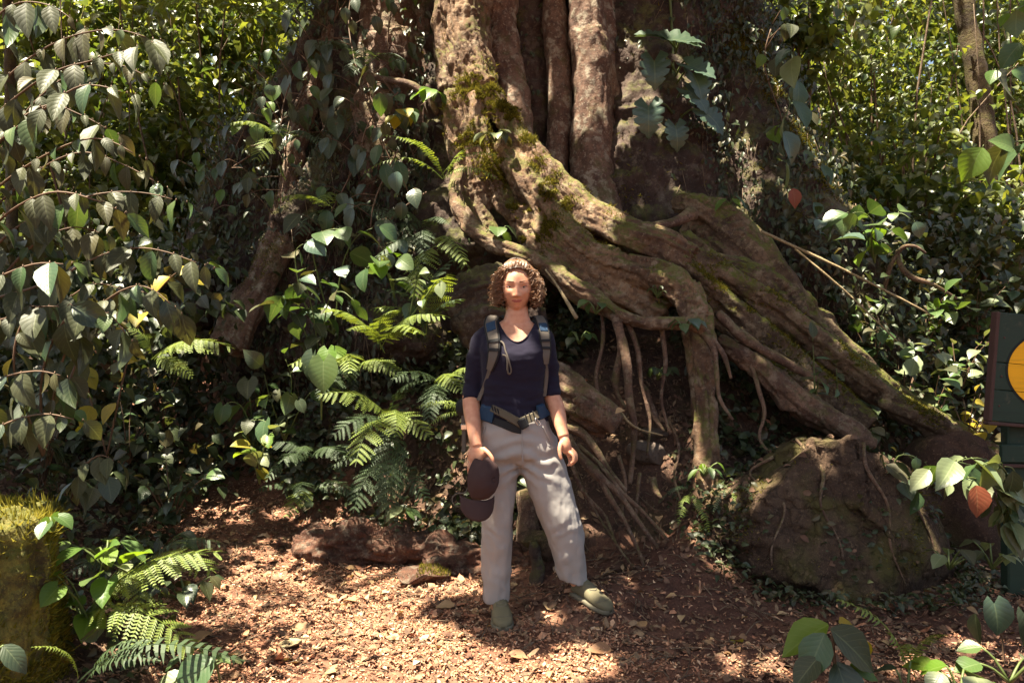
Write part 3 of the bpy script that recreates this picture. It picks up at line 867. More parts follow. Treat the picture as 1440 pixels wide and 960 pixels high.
def moss_on(V, Fc, n, spots, size=0.016, up=-0.05, base=0.012):
    """spots: (point, radius)"""
    def cond(c, N):
        w = np.zeros(len(c))
        for p_, r_ in spots:
            d = np.linalg.norm(c - np.array(p_), axis=1) / r_
            w = np.maximum(w, np.exp(-d * d * 2))
        w = w * (fbm(c * 7, 3, 77) > 0.0 - 0.5 * w) + base * (fbm(c * 5, 3, 41) > 0.45)
        return w * smooth(up, up + 0.5, N[:, 2])
    p_, n_ = sample_surface(V, Fc, n, cond)
    return blades(p_, n_, size, M['moss'], 'moss')

spots = [(P(668, 124, 5.5), .16), (P(690, 134, 5.5), .16), (P(712, 150, 5.45), .12), (P(660, 190, 5.4), .16), (P(690, 240, 5.4), .13), (P(648, 165, 5.45), .15), (P(750, 300, 5.15), .13), (P(722, 300, 5.2), .12), (P(745, 330, 5.15), .14), (P(770, 320, 5.1), .1), (P(720, 158, 5.4), .1), (P(755, 225, 5.2), .06), (P(775, 250, 5.15), .06), (P(742, 195, 5.3), .06), (P(800, 290, 5.1), .06), (P(765, 275, 5.15), .1)]
obj('moss', moss_on(mainV, mainF, 30000, [(tuple(a), b) for a, b in spots], 0.019), fig, kind='stuff')
V, Fc = SURF[('root', 90)]
spots = [(P(1000, 400, 4.8), .25), (P(1080, 430, 4.7), .2), (P(1100, 500, 4.6), .25), (P(1190, 520, 4.6), .2), (P(1300, 590, 4.5), .2)]
obj('moss', moss_on(V, Fc, 16000, [(tuple(a), b) for a, b in spots], 0.013), fig, kind='stuff')
V, Fc = SURF[('trunk', 10)]
spots = [(P(1140, 190, 6.0), .25), (P(1100, 120, 6.1), .2), (P(1160, 250, 5.9), .25), (P(1200, 350, 5.7), .2), (P(880, 290, 6.1), .3), (P(940, 240, 6.1), .2), (P(1060, 60, 6.3), .3)]
obj('moss', moss_on(V, Fc, 12000, [(tuple(a), b) for a, b in spots], 0.026, -0.9), fig, kind='stuff')
V, Fc = SURF[('root', 96)]
obj('moss', moss_on(V, Fc, 2500, [(tuple(P(400, 330, 5.6)), .5)], 0.013, -0.2), fig, kind='stuff')

# ------------------------------------------------------------------ boulder, stump, log, stones
def lump(c, r, seed, amp, freq, nu=72, nv=48, rot=None, boxy=.85):
    V, Fc = ellipsoid((0, 0, 0), (1, 1, 1), nu, nv)
    N = V.copy()
    V = np.sign(V) * np.abs(V) ** boxy * np.array(r)
    if rot is not None:
        V = V @ np.array(rot.to_3x3()).T; N = N @ np.array(rot.to_3x3()).T
    V = V + np.array(c)
    V = V + N * (amp * fbm(V * freq, 5, seed))[:, None]
    return V, Fc

def facet(V, c, r, n, lo, hi, seed):
    """cut a lump with planes so that it breaks like rock"""
    rr = np.random.default_rng(seed)
    q_ = (V - np.array(c)) / np.array(r)
    for _ in range(n):
        d = rr.normal(size=3); d /= np.linalg.norm(d)
        lim = rr.uniform(lo, hi)
        e = q_ @ d - lim
        q_ = q_ - np.outer(np.maximum(e, 0), d) * .96
    return q_ * np.array(r) + np.array(c)

V, Fc = lump(P(1165, 775, 4.15), (0.72, 0.55, 0.62), 5, 0.10, 2.0, 200, 130, boxy=.72)
BC = np.array(P(1165, 775, 4.15))
V = facet(V, BC, (.72, .52, .60), 18, .70, .98, 23)
rd = 1 - np.abs(fbm(V * np.array((2.6, 2.6, 1.7)), 3, 57))
V = V - (V - np.array(P(1172, 750, 4.2))) * (0.16 * np.clip(rd - .62, 0, 1) + .05 * (fbm(V * 1.6, 2, 3) > .15))[:, None]
V = V + 0.045 * fbm(V * 6.0, 5, 31)[:, None] * np.array((1, 1, .6))
V[:, 0] += 0.22 * np.clip(0.4 - V[:, 2], -0.4, 0.5) * np.sign(V[:, 0] - 1.85) * 0.4
bo = obj('boulder', np_mesh('boulder', V, Fc, M['rock']), label='big earth brown mossy boulder bulging out of the bank below the roots', cat='boulder')
BOULDER = (V, Fc)
p_, n_ = sample_surface(V, Fc, 5000, lambda c, N: (fbm(c * 4, 3, 12) > 0.25) * smooth(-0.4, 0.6, N[:, 2]) + 0.02)
obj('moss', blades(p_, n_, 0.012, M['moss'], 'moss'), bo, kind='stuff')
# roots creeping over the boulder's face
for k_, (x0_, xs_) in enumerate([(1075, (0, -8, 6, -10, -4)), (1130, (0, 10, 2, 16, 12)), (1215, (0, -6, 8, 4, 14)), (1262, (0, 10, 6, 20, 24))]):
    l_ = []
    for i_, y_ in enumerate((618, 655, 700, 750, 800)):
        tgt = P(x0_ + xs_[i_] * 1.6, y_, 4.0)
        m_ = np.argmin(np.linalg.norm(BOULDER[0][:, [0, 2]] - np.array((tgt.x, tgt.z)), axis=1) + 5 * (BOULDER[0][:, 1] > BC[1]))
        l_.append(tuple(BOULDER[0][m_] - np.array((0, .004, 0))))
    V, Fc = tube(l_, [.010, .009, .007, .006, .003], 7, .03, 1, .3, k_)
    obj('root', np_mesh('root', V, Fc, M['bark_root']), fig)
V, Fc = lump(P(1330, 730, 4.6), (0.30, 0.3, 0.55), 15, 0.07, 2.6, 90, 60)
obj('boulder', np_mesh('boulder', V, Fc, M['bank']), label='narrow dark earth hump between the big boulder and the sign', cat='boulder')

# mossy stump, lower left
mb = MB()
c0 = np.array((-1.91, 2.55, 0.0))
sp = []
for (z, r) in [(-0.1, .33), (0.1, .315), (0.3, .30), (0.5, .29), (0.66, .285), (0.70, .27)]:
    sp.append((c0[0] + 0.01 * z, c0[1], z, r, r * 0.95))
V, Fc = loft(sp, 40); mb.add(V, Fc)
V, Fc, N = remesh(mb, 0.012, 3)
ang = np.arctan2(V[:, 1] - c0[1], V[:, 0] - c0[0])
V = V + N * (0.018 * fbm(np.stack([ang * 5, V[:, 2] * 1.5, 0 * ang], -1), 4, 3) + 0.012 * fbm(V * 16, 4, 5))[:, None]
stump = obj('mossy_stump', np_mesh('mossy_stump', V, Fc, M['stump']), label='mossy cut tree stump with dark bark beside the bright ferns', cat='stump')
p_, n_ = sample_surface(V, Fc, 42000, lambda c, N: (0.15 + (fbm(c * 4.5, 3, 21) > -0.05)) * np.where(c[:, 2] > 0.62, 2.0, 0.5 + 2.0 * (c[:, 0] < -1.74) + 1.2 * (c[:, 2] < .40)))  # thicker at left and foot, where its colour carries the sunlight
obj('moss', blades(p_, n_ * .8 + np.array((-.15, -.1, .55)), 0.024, M['moss_sunlit'], 'moss'), stump, kind='stuff')

# rotten red log
mb = MB()
p, r = pts([(430, 762, 4.5, 22), (470, 768, 4.42, 28), (540, 772, 4.35, 30), (600, 776, 4.3, 28), (660, 786, 4.22, 23), (710, 790, 4.2, 20), (755, 796, 4.15, 14)])
V, Fc = tube(p, r, 20, 0.04, 1, 0.3, 3); mb.add(V, Fc)
V, Fc, N = remesh(mb, 0.011, 2)
V = V + N * (0.045 * fbm(V * np.array([5, 14, 14]), 4, 31) + 0.012 * fbm(V * np.array([16, 45, 45]), 3, 33))[:, None]
obj('rotten_log', np_mesh('rotten_log', V, Fc, M['rotten']), label='crumbling red brown rotten log lying at the foot of the bank', cat='log')

def stone(name, c, r, seed, label, mat, cat='stone', amp=0.25, rot=None, mossn=0):
    V, Fc = lump(c, r, seed, amp * .4 * min(r), 1.3 / max(r), 64, 40, rot, .8)
    V = facet(V, c, r, 16, .52, .85, seed)
    V = V + .04 * min(r) * fbm(V * 5 / max(r), 4, seed)[:, None]
    o = obj(name, np_mesh(name, V, Fc, mat), label=label, cat=cat)
    if mossn:
        p_, n_ = sample_surface(V, Fc, mossn, lambda c_, N: smooth(0.1, .6, N[:, 2]) * (c_[:, 0] > c[0]))
        obj('moss', blades(p_, n_, 0.012, M['moss'], 'moss'), o, kind='stuff')
    return o
Rz = lambda a, b=0, c=0: Matrix.Rotation(a, 4, 'Z') @ Matrix.Rotation(b, 4, 'X') @ Matrix.Rotation(c, 4, 'Y')
c = P(588, 826, 3.98); c.z = float(H(c.x, c.y)) + 0.05
stone('flat_stone', c, (0.17, 0.09, 0.055), 4, 'flat brown stone with a mossy end lying in front of the rotten log', M['rotten'], mossn=900, rot=Rz(.15, 0, .06))
c = P(910, 640, 4.45)
stone('grey_stone', c, (0.13, 0.10, 0.085), 9, 'grey angular stone wedged in the soil between the thin roots', M['stone'], rot=Rz(.4, .3, .25))
c = P(775, 762, 4.1)
stone('plank_stone', c, (0.20, 0.12, 0.075), 12, 'flat brown stone seen between her knees', M['rock'], rot=Rz(.1, .25, -.1), amp=.4)
for k, (px, py, Y, r, lab) in enumerate([
    (870, 800, 3.9, .05, 'small dark stone in the soil behind her left shoe'),
    (410, 888, 3.2, .05, 'pale tan flake of wood lying on the sunny path'),
    (920, 608, 4.6, .07, 'small pale stone just above the grey angular stone')]):
    c = P(px, py, Y)
    if py > 780: c.z = float(H(c.x, c.y)) + r * .3
    stone('wood_flake' if k == 1 else 'stone', c, (r * 1.25, r, r * (.16 if k == 1 else .7)), 40 + k, lab, M['palestick'] if k == 1 else M['stone'] if k == 2 else M['bank'], 'wood flake' if k == 1 else 'stone', rot=Rz(k, .2 if k != 1 else .02, .1 if k != 1 else .06))
# upright broken stub between her legs
p, r = pts([(757, 835, 4.0, 13), (756, 800, 4.0, 11), (752, 775, 4.0, 8), (750, 762, 4.0, 4)])
V, Fc = tube(p, r, 12, 0.02, 1, 0.3, 5)
obj('wood_stub', np_mesh('wood_stub', V, Fc, M['bark_dark']), label='short dark wooden stub sticking up behind her legs', cat='stub')
p, r = pts([(741, 690, 4.4, 14), (743, 740, 4.35, 15), (741, 790, 4.3, 17)])
V, Fc = tube(p, r, 12, 0.04, 1, 0.2, 15)
obj('wood_stub', np_mesh('wood_stub', V, Fc, M['bark_root']), label='mossy upright post of old wood seen through the gap between her legs', cat='stub')

# loose sticks and lianas
def stick(name, lst, mat, label, cat, sides=7):
    p, r = pts(lst)
    V, Fc = tube(p, r, sides, 0.04, 1, 0.15, 3)
    return obj(name, np_mesh(name, V, Fc, mat), label=label, cat=cat)
stick('pale_stick', [(767, 379, 4.6, 1.2), (784, 402, 4.52, 1.9), (799, 427, 4.44, 2.4), (811, 447, 4.38, 3)], M['palestick'], 'pale straight stick leaning beside her head', 'stick')
stick('liana', [(1070, 325, 5.0, 2), (1120, 348, 4.95, 2), (1180, 376, 4.9, 1.8), (1240, 406, 4.9, 1.6), (1305, 440, 4.9, 1.4)], M['palestick'], 'upper of two thin pale lianas slanting across the right of the tree', 'liana')
stick('liana', [(1118, 350, 5.0, 1.6), (1160, 385, 4.95, 1.5), (1200, 420, 4.95, 1.3), (1262, 480, 4.95, 1.2)], M['palestick'], 'lower of two thin pale lianas slanting across the right of the tree', 'liana')
stick('fallen_branch', [(822, 536, 4.4, 1.2), (834, 562, 4.37, 2), (866, 574, 4.33, 2.4), (892, 600, 4.28, 1.8), (932, 612, 4.2, 1.2)], M['palestick'], 'pale split branch lying on the slope by the stubby root', 'branch')
stick('fallen_branch', [(505, 103, 5.9, 4), (540, 112, 5.75, 5), (575, 118, 5.65, 5), (600, 135, 5.6, 5), (615, 160, 5.55, 4)], M['bark_root'], 'brown branch lying across the trunk above the lit fern', 'branch')
stick('hooked_branch', [(1262, 352, 5.2, 2.5), (1266, 372, 5.15, 3.5), (1282, 390, 5.1, 4), (1312, 400, 5.1, 3), (1345, 420, 5.2, 2)], M['bark_root'], 'short hooked brown branch under the bright leafed plant', 'branch')
stick('hooked_branch', [(1240, 420, 5.3, 3), (1252, 375, 5.2, 3), (1268, 349, 5.15, 3), (1286, 346, 5.1, 2.5), (1302, 356, 5.1, 1.6)], M['bark_root'], 'curled root end above the hooked branch', 'branch')
# ------------------------------------------------------------------ the woman
Y0 = 3.48
S = F / Y0                      # pixels per metre where she stands
def Q(px, py, dy=0.0):
    return np.array((( px - 720) / S, Y0 + dy, CZ - (py - 480) / S))
def qp(lst):
    """[(px, py, dy, radius_px)]"""
    return [tuple(Q(a, b, c)) for a, b, c, d in lst], [d / S for a, b, c, d in lst]

def skin_mat():
    m, nt = mat_new('skin')
    g = NT(nt)
    pos = g.n('ShaderNodeNewGeometry').outputs['Position']
    n1 = g.noise(pos, 40, 4); n2 = g.noise(pos, 260, 3)
    c = g.mix(g.step(n1, .35, .7), (0.60, 0.30, 0.19), (0.53, 0.23, 0.14))
    b = g.pbsdf(c, 0.45, g.bump(n2, 0.15, 0.002), 0.4)
    b.inputs['Subsurface Weight'].default_value = 0.12
    b.inputs['Subsurface Radius'].default_value = (0.012, 0.004, 0.002)
    b.inputs['Subsurface Scale'].default_value = 1.0
    g.out(b.outputs[0]); return m
M['skin'] = skin_mat()
M['lips'] = flat_mat('lips', (0.36, 0.10, 0.085), 0.4, var=.05)
M['navy'] = cloth_mat('navy_shirt', (0.013, 0.0105, 0.025), 0.85, sheen=0.05)
M['trousers'] = cloth_mat('trouser_cloth', (0.335, 0.31, 0.298), 0.8)
M['hair'] = flat_mat('brown_hair', (0.19, 0.088, 0.04), 0.38, 0.6, var=.3)
M['hair_base'] = flat_mat('hair_shadow', (0.05, 0.024, 0.014), 0.6)
M['shoe'] = cloth_mat('shoe_suede', (0.15, 0.13, 0.08), 0.85)
M['sole'] = flat_mat('shoe_sole', (0.15, 0.13, 0.09), 0.8)
M['pack_blue'] = cloth_mat('pack_blue', (0.018, 0.042, 0.085), 0.7)
M['pack_grey'] = cloth_mat('pack_grey', (0.12, 0.10, 0.085), 0.8)
M['pack_black'] = cloth_mat('pack_black', (0.018, 0.018, 0.02), 0.7)
M['belt'] = cloth_mat('hip_belt', (0.105, 0.085, 0.06), 0.75)
M['cap_maroon'] = cloth_mat('cap_maroon', (0.055, 0.031, 0.030), 0.85)
M['cap_dark'] = cloth_mat('cap_lining', (0.012, 0.012, 0.016), 0.9)
M['eye_white'] = flat_mat('eye_white', (0.36, 0.31, 0.27), 0.2, 0.5, var=.02)
M['iris'] = flat_mat('iris', (0.05, 0.035, 0.02), 0.15, 0.5, var=.05)
M['brow'] = flat_mat('eyebrow_hair', (0.17, 0.08, 0.05), 0.8)
M['metal'] = flat_mat('silver_metal', (0.75, 0.72, 0.68), 0.25, 0.5, 1.0, .02)

HC = Q(726.5, 405.5, -0.005)            # head centre
HR = np.array((0.0735, 0.092, 0.110))
def head_point(d, off=0.0):
    """d (n,3) unit directions -> surface of the head (front is -y)"""
    d = np.asarray(d, float)
    x, y, z = d[:, 0], d[:, 1], d[:, 2]
    px, py, pz = x * HR[0], y * HR[1], z * HR[2]
    low = np.clip(-z, 0, 1)
    px = px * (1 - 0.24 * low ** 1.8) * (1 + 0.03 * np.clip(z, 0, 1))
    py = np.where(y > 0, py * (1 - 0.35 * low ** 1.2), py)
    front = smooth(0.0, -0.35, y)
    G = lambda cx, cz, sx, sz: np.exp(-((px - cx) / sx) ** 2 - ((pz - cz) / sz) ** 2)
    f = 0
    nose_z = np.clip((0.012 - pz) / 0.052, 0, 1)
    nose_h = np.where(pz > -0.042, nose_z ** 1.2 * 0.024, 0.024 * np.exp(-((pz + 0.042) / 0.006) ** 2)) * (pz < 0.014)
    f = f + nose_h * np.exp(-(px / (0.0075 + 0.006 * nose_z)) ** 2)
    f = f + 0.007 * (G(-.0135, -.040, .007, .007) + G(.0135, -.040, .007, .007))
    f = f - 0.011 * (G(-.031, .000, .016, .011) + G(.031, .000, .016, .011))
    f = f + 0.005 * (G(-.030, .020, .022, .007) + G(.030, .020, .022, .007))
    f = f + 0.006 * (G(-.043, -.026, .018, .016) + G(.043, -.026, .018, .016))
    f = f + 0.0055 * G(0, -.0605, .022, .0040) + 0.0065 * G(0, -.0705, .020, .0050) - 0.004 * G(0, -.0655, .026, .0022)
    f = f - 0.002 * G(0, -.080, .02, .005) + 0.009 * G(0, -.096, .022, .014)
    f = f - 0.003 * (G(-.036, -.058, .006, .018) + G(.036, -.058, .006, .018))
    py = py - f * front
    p = np.stack([px, py, pz], -1)
    return p * (1 + off) + HC

def head_mesh(nu=96, nv=80):
    u = np.linspace(0, 2 * np.pi, nu, endpoint=False)
    v = np.linspace(-np.pi / 2, np.pi / 2, nv + 2)[1:-1]
    d = np.stack([np.outer(np.cos(v), np.sin(u)), np.outer(np.cos(v), -np.cos(u)), np.outer(np.sin(v), np.ones(nu))], -1).reshape(-1, 3)
    d = np.vstack([d, [[0, 0, -1]], [[0, 0, 1]]])
    V = head_point(d)
    k = np.arange(nv - 1)[:, None] * nu
    j = np.arange(nu)[None, :]; j2 = (j + 1) % nu
    q = np.stack([k + j, k + j2, k + nu + j2, k + nu + j], -1).reshape(-1, 4)
    jj = np.arange(nu)
    t = np.vstack([np.stack([(jj + 1) % nu, jj, np.full(nu, len(V) - 2)], -1),
                   np.stack([(nv - 1) * nu + jj, (nv - 1) * nu + (jj + 1) % nu, np.full(nu, len(V) - 1)], -1)])
    return V, [q, t]

TORSO = [  # py, cx, half width px, half depth m, dy
    (640, 727, 53, .105, .01), (618, 727, 54, .118, .01), (596, 724, 48, .112, .005), (576, 722, 44, .105, .0), (556, 721, 42.5, .102, .0),
    (535, 722, 43, .106, -.005), (512, 724, 46, .122, -.012), (498, 724, 48, .126, -.012), (484, 724, 49, .116, -.005), (472, 724.5, 49, .098, .0),
    (463, 725, 42, .080, .01), (456, 725.5, 31, .066, .015), (450, 726, 22, .058, .02)]
def torso_rings(g=0.0, lo=700, hi=0):
    r = []
    for py, cx, w, d, dy in TORSO:
        if hi <= py <= lo:
            c = Q(cx, py, dy)
            r.append((c[0], c[1], c[2], w / S + g, d + g))
    return r
def front_y(x, z, g=0.0):
    """y of the front of the torso at (x, z)"""
    zs = np.array([Q(0, t[0])[2] for t in TORSO])
    f = lambda k: np.interp(z, zs, k)
    cx = f([(t[1] - 720) / S for t in TORSO]); w = f([t[2] / S for t in TORSO]); d = f([t[3] for t in TORSO]); dy = f([t[4] for t in TORSO])
    u = np.clip(abs((x - cx) / w), 0, 0.96)
    return Y0 + dy - (d + g) * (1 - u ** 2.27) ** 0.44

person = thing('person', 'woman with curly brown hair in navy shirt and pale grey trousers standing before the roots', 'person', Q(735, 868))
body = MB()
body.add(*head_mesh())
body.add(*loft([(Q(727, 470)[0], Y0 + .02, Q(727, 470)[2], .105, .064), (Q(727, 461)[0], Y0 + .018, Q(0, 461)[2], .088, .062), (Q(727, 453)[0], Y0 + .016, Q(0, 453)[2], .068, .058), (Q(727, 440)[0], Y0 + .012, Q(0, 440)[2], .053, .055), (Q(726, 422)[0], Y0 + .02, Q(0, 422)[2], .052, .056), (Q(726, 400)[0], Y0 + .03, Q(0, 400)[2], .05, .05)], 28))
body.add(*loft(torso_rings(-0.010), 36))
def limb(lst, sides=18, n=None):
    p, r = qp(lst)
    return tube(p, r, sides, 0.02, n=n)
ARM_R = [(686, 470, .01, 15), (679, 479, .01, 16), (671, 500, .02, 15), (666, 530, .03, 13.6), (662, 556, .02, 12.5), (664, 575, -.03, 12.2), (667, 595, -.08, 10.3), (670, 613, -.125, 8.3), (672, 622, -.14, 8.2)]
ARM_L = [(759, 470, .01, 15), (765, 479, .01, 16), (769, 500, .02, 15), (773, 528, .03, 13.2), (775, 553, .02, 12), (782, 572, -.015, 11.6), (786, 590, -.06, 9.8), (789, 603, -.085, 8.0), (791, 610, -.095, 8.0)]
for a in (ARM_R, ARM_L):
    body.add(*limb([(q_[0], q_[1], q_[2], q_[3] * (.80 if i_ < 4 else 1 - .05 * (i_ == 4))) for i_, q_ in enumerate(a)]))
LEG_R = [(702, 618, .02, 26), (699, 660, .02, 24), (697, 700, .01, 21), (697, 740, .0, 17), (697, 780, .02, 16.5), (698, 820, .035, 13), (700, 850, .05, 11), (703, 866, .04, 11)]
LEG_L = [(755, 618, .02, 26), (768, 660, .015, 24), (780, 700, .01, 21), (791, 738, .0, 17), (799, 775, .02, 15.5), (808, 805, .03, 13), (814, 822, .04, 11), (820, 832, .03, 10)]
for a in (LEG_R, LEG_L):
    body.add(*limb(a))
for sx in (-1, 1):      # ears
    V, Fc = ellipsoid(HC + np.array((sx * .0745, .010, -.006)), (.008, .018, .029), 14, 10, Matrix.Rotation(sx * .35, 4, 'Z'))
    body.add(V, Fc)
# hands: palm and five fingers each
def hand(palm, fingers):
    for c, r, rot in palm:
        body.add(*ellipsoid(c, r, 18, 12, rot))
    for lst in fingers:
        p, r = qp(lst)
        body.add(*tube(p, r, 10, 0.006))
hand([(Q(672, 634, -.150), (.040, .017, .050), Matrix.Rotation(.05, 4, 'Y')), (Q(671, 622, -.140), (.029, .019, .030), None), (Q(682, 630, -.150), (.022, .016, .022), None)],
     [[(680, 645, -.158, 2.9), (682, 655, -.170, 2.8), (682, 664, -.168, 2.5), (681, 671, -.160, 2.1)],
      [(674.5, 646, -.158, 2.9), (675.5, 656, -.172, 2.8), (675.5, 664, -.168, 2.5), (675, 669, -.158, 2.1)],
      [(668.5, 645, -.156, 2.8), (668.5, 654, -.170, 2.7), (668.5, 661, -.166, 2.4), (668.5, 665, -.156, 2.0)],
      [(663, 642, -.150, 2.5), (662, 650, -.160, 2.4), (662, 656, -.156, 2.1), (662.5, 660, -.150, 1.8)],
      [(681, 624, -.150, 3.6), (688, 629, -.168, 3.2), (693, 635, -.178, 2.8), (695, 641, -.180, 2.3)]])
hand([(Q(793, 621, -.105), (.026, .024, .044), Matrix.Rotation(-.15, 4, 'Y')), (Q(791, 611, -.095), (.025, .019, .026), None)],
     [[(798, 630, -.118, 2.8), (803, 634, -.135, 2.7), (803.5, 641, -.142, 2.4), (799, 645, -.140, 2.1)],
      [(800, 626, -.105, 2.8), (806, 632, -.115, 2.7), (807, 640, -.120, 2.5), (802, 646, -.120, 2.1)],
      [(799, 632, -.090, 2.7), (804, 638, -.095, 2.6), (803, 646, -.100, 2.3), (799, 649, -.104, 2.0)],
      [(796, 634, -.075, 2.4), (799, 641, -.080, 2.3), (799, 647, -.086, 2.0), (796, 650, -.09, 1.8)],
      [(787, 617, -.115, 3.4), (784.5, 625, -.130, 3.1), (785, 633, -.138, 2.7), (786.5, 639, -.140, 2.3)]])
V, Fc, N = remesh(body, 0.0042, 2, 0.45)
bm_ = np_mesh('person_body', V, Fc, mats=[M['skin'], M['lips']])
cen = np.concatenate([V[f].mean(1) for f in Fc]) - HC
lip = (abs(cen[:, 0]) < .0235) & (cen[:, 1] < -.06) & (abs(cen[:, 2] + .0655 - 0.004 * (cen[:, 0] / .02) ** 2) < .0055 * np.sqrt(np.clip(1 - (cen[:, 0] / .0245) ** 2, 0, 1)))
order = np.concatenate([np.arange(len(lip))])
bm_.polygons.foreach_set('material_index', lip[order].astype(np.int32))
obj('body', bm_, person)
for sx in (-1, 1):
    e = HC + np.array((sx * .031, -.0655, .001))
    mb = MB(); mb.add(*ellipsoid(e, (.0125, .011, .0052), 18, 12))
    ey = obj('eye', mb.mesh('eye', M['eye_white']), person)
    mb = MB(); mb.add(*ellipsoid(e + np.array((0, -.0088, .0004)), (.0058, .003, .0048), 14, 8))
    obj('iris', mb.mesh('iris', M['iris']), ey, loc=(0, 0, 0))
    xs = np.linspace(-.017, .017, 9)
    V, Fc = tube([tuple(e + np.array((x, -.0065 + 9 * x * x, .0058 - 9 * x * x))) for x in xs], np.full(9, .0021), 6, .004)
    mb = MB(); mb.add(V, Fc); obj('eyelid', mb.mesh('eyelid', M['lips']), person)
    a = [head_point([(math.sin(az), -math.cos(az) , el)], 0.006)[0] for az, el in [(sx * t, .20 + .05 * math.sin((t - .18) * 3.6)) for t in np.linspace(.17, .72, 8)]]
    V, Fc = tube(a, np.linspace(.0026, .0013, 8), 6, .004)
    mb = MB(); mb.add(V, Fc); obj('eyebrow', mb.mesh('eyebrow', M['brow']), person)

# hair: dark scalp shell, then curls
def hair():
    nu, nv = 64, 44
    u = np.linspace(-np.pi, np.pi, nu, endpoint=False)
    v = np.linspace(-0.75, np.pi / 2 - .02, nv)
    d = np.stack([np.outer(np.cos(v), np.sin(u)), np.outer(np.cos(v), -np.cos(u)), np.outer(np.sin(v), np.ones(nu))], -1).reshape(-1, 3)
    az = np.abs(np.arctan2(d[:, 0], -d[:, 1])); el = np.arcsin(d[:, 2])
    Vh = head_point(d, 0.0) + d * (0.010 + 0.010 * smooth(.3, 1.2, el) + 0.012 * smooth(0.9, 1.6, az))[:, None]
    Vh = Vh + d * (0.004 * fbm(np.stack([az * 9, el * 3, d[:, 0] * 2], -1), 3, 5))[:, None]
    k = np.arange(nv - 1)[:, None] * nu; j = np.arange(nu)[None, :]; j2 = (j + 1) % nu
    q = np.stack([k + j, k + j2, k + nu + j2, k + nu + j], -1).reshape(-1, 4)
    faz, fel = az[q].mean(1), el[q].mean(1)
    hairline = np.where(faz < 0.95, 0.80 - 0.16 * (faz / .95) ** 2, np.where(faz < 1.25, 0.64 - 2.3 * (faz - .95), -9))
    q = q[(fel > hairline)]
    base = MB(); base.add(Vh, q)
    for sx in (-1, 1):
        base.add(*lump(HC + np.array((sx * .083, .020, -.028)), (.020, .042, .062), 4 + sx, .012, 40, 24, 16))
    base.add(*lump(HC + np.array((0, .075, -.02)), (.085, .045, .085), 9, .012, 40, 28, 18))
    mb = MB(); r = random.Random(5)
    # swept strands on top
    for k in range(150):
        a0 = r.uniform(-1.0, 1.0); e0 = 0.80 - 0.16 * a0 * a0 + r.uniform(0, .25)
        p = []
        for t in np.linspace(0, 1, 8):
            e = e0 + (1.5 - e0) * t * .9
            a = a0 * (1 + t * 0.7)
            dd = np.array((math.cos(e) * math.sin(a), -math.cos(e) * math.cos(a), math.sin(e)))
            p.append(head_point([dd])[0] + dd * (0.013 + 0.013 * math.sin(t * 3.0) + r.uniform(-.002, .004)))
        V, Fc = tube(p, np.full(8, .0022), 4, .012, n=10); mb.add(V, Fc)
    for k in range(720):
        az = r.uniform(.95, math.pi) * r.choice((-1, 1)); el = r.uniform(-.55, .75)
        if k % 3 == 0: az = r.uniform(1.0, 1.9) * r.choice((-1, 1))
        if k % 7 == 0: az = r.uniform(.75, 1.3) * r.choice((-1, 1)); el = r.uniform(.75, 1.1)
        dd = np.array((math.cos(el) * math.sin(az), -math.cos(el) * math.cos(az), math.sin(el)))
        p0 = head_point([dd])[0] + dd * .008
        out = np.array((dd[0], dd[1] * .5, 0)); out /= np.linalg.norm(out) + 1e-6
        L = r.uniform(.05, .12)
        end_z = HC[2] - .080 + r.uniform(-.012, .05)
        R = r.uniform(.0055, .012); w = r.uniform(10, 18); ph = r.uniform(0, 6.3)
        spread = r.uniform(.004, .038) if k % 9 else r.uniform(.03, .058) * (1.0 if abs(az) > 1 else .6)
        p = []
        for t in np.linspace(0, 1, 22):
            g = p0 + out * spread * math.sin(min(1, t * 1.5) * 1.57) + np.array((0, 0, -1)) * L * max(0, t - .12) ** 1.2 + np.array((0, 0, .012)) * math.sin(t * 3.1)
            if g[2] < end_z: g[2] = end_z + (end_z - g[2]) * .2
            side = np.cross(out, (0, 0, 1))
            g = g + out * R * math.cos(ph + w * t) * min(1, t * 4) + side * R * math.sin(ph + w * t) * min(1, t * 4)
            p.append(g)
        V, Fc = tube(p, np.linspace(.0023, .0009, 22) * (1.0 if k % 9 else .6), 4, .006, n=28); mb.add(V, Fc)
    h = obj('hair', mb.mesh('hair', M['hair']), person)
    obj('scalp_hair', base.mesh('scalp_hair', M['hair_base']), h, loc=(0, 0, 0))
hair()

# shirt with scoop neck and three-quarter sleeves
mb = MB()
mb.add(*loft(torso_rings(0.004, 600), 44))
SL_R = [(700, 466, .015, 14), (689, 471, .012, 16), (680, 479, .012, 16.4), (672, 500, .02, 16), (667, 530, .03, 14.8), (664, 552, .022, 14), (664, 563, .0, 13.8)]
SL_L = [(748, 466, .015, 14), (757, 471, .012, 16), (764, 479, .012, 16.2), (769, 500, .02, 15.8), (773, 528, .03, 14.4), (775, 548, .022, 13.4), (776.5, 558, .005, 13.2)]
for a in (SL_R, SL_L): mb.add(*limb(a, 20))
V, Fc, N = remesh(mb, 0.0065, 12)
arm = np.abs(V[:, 0] - Q(724, 0)[0]) > .155
low = smooth(Q(0, 520)[2], Q(0, 580)[2], V[:, 2])
wr = fbm(np.stack([V[:, 0] * 10, V[:, 1] * 10, V[:, 2] * 26], -1), 3, 8)
V = V + N * (wr * (0.003 + 0.006 * low + 0.001 * arm))[:, None]
sc_x = lambda z: 0.088 * np.sqrt(np.clip((z - Q(0, 481)[2]) / (Q(0, 452)[2] - Q(0, 481)[2]), 0, 4))
cxs = Q(727, 0)[0]
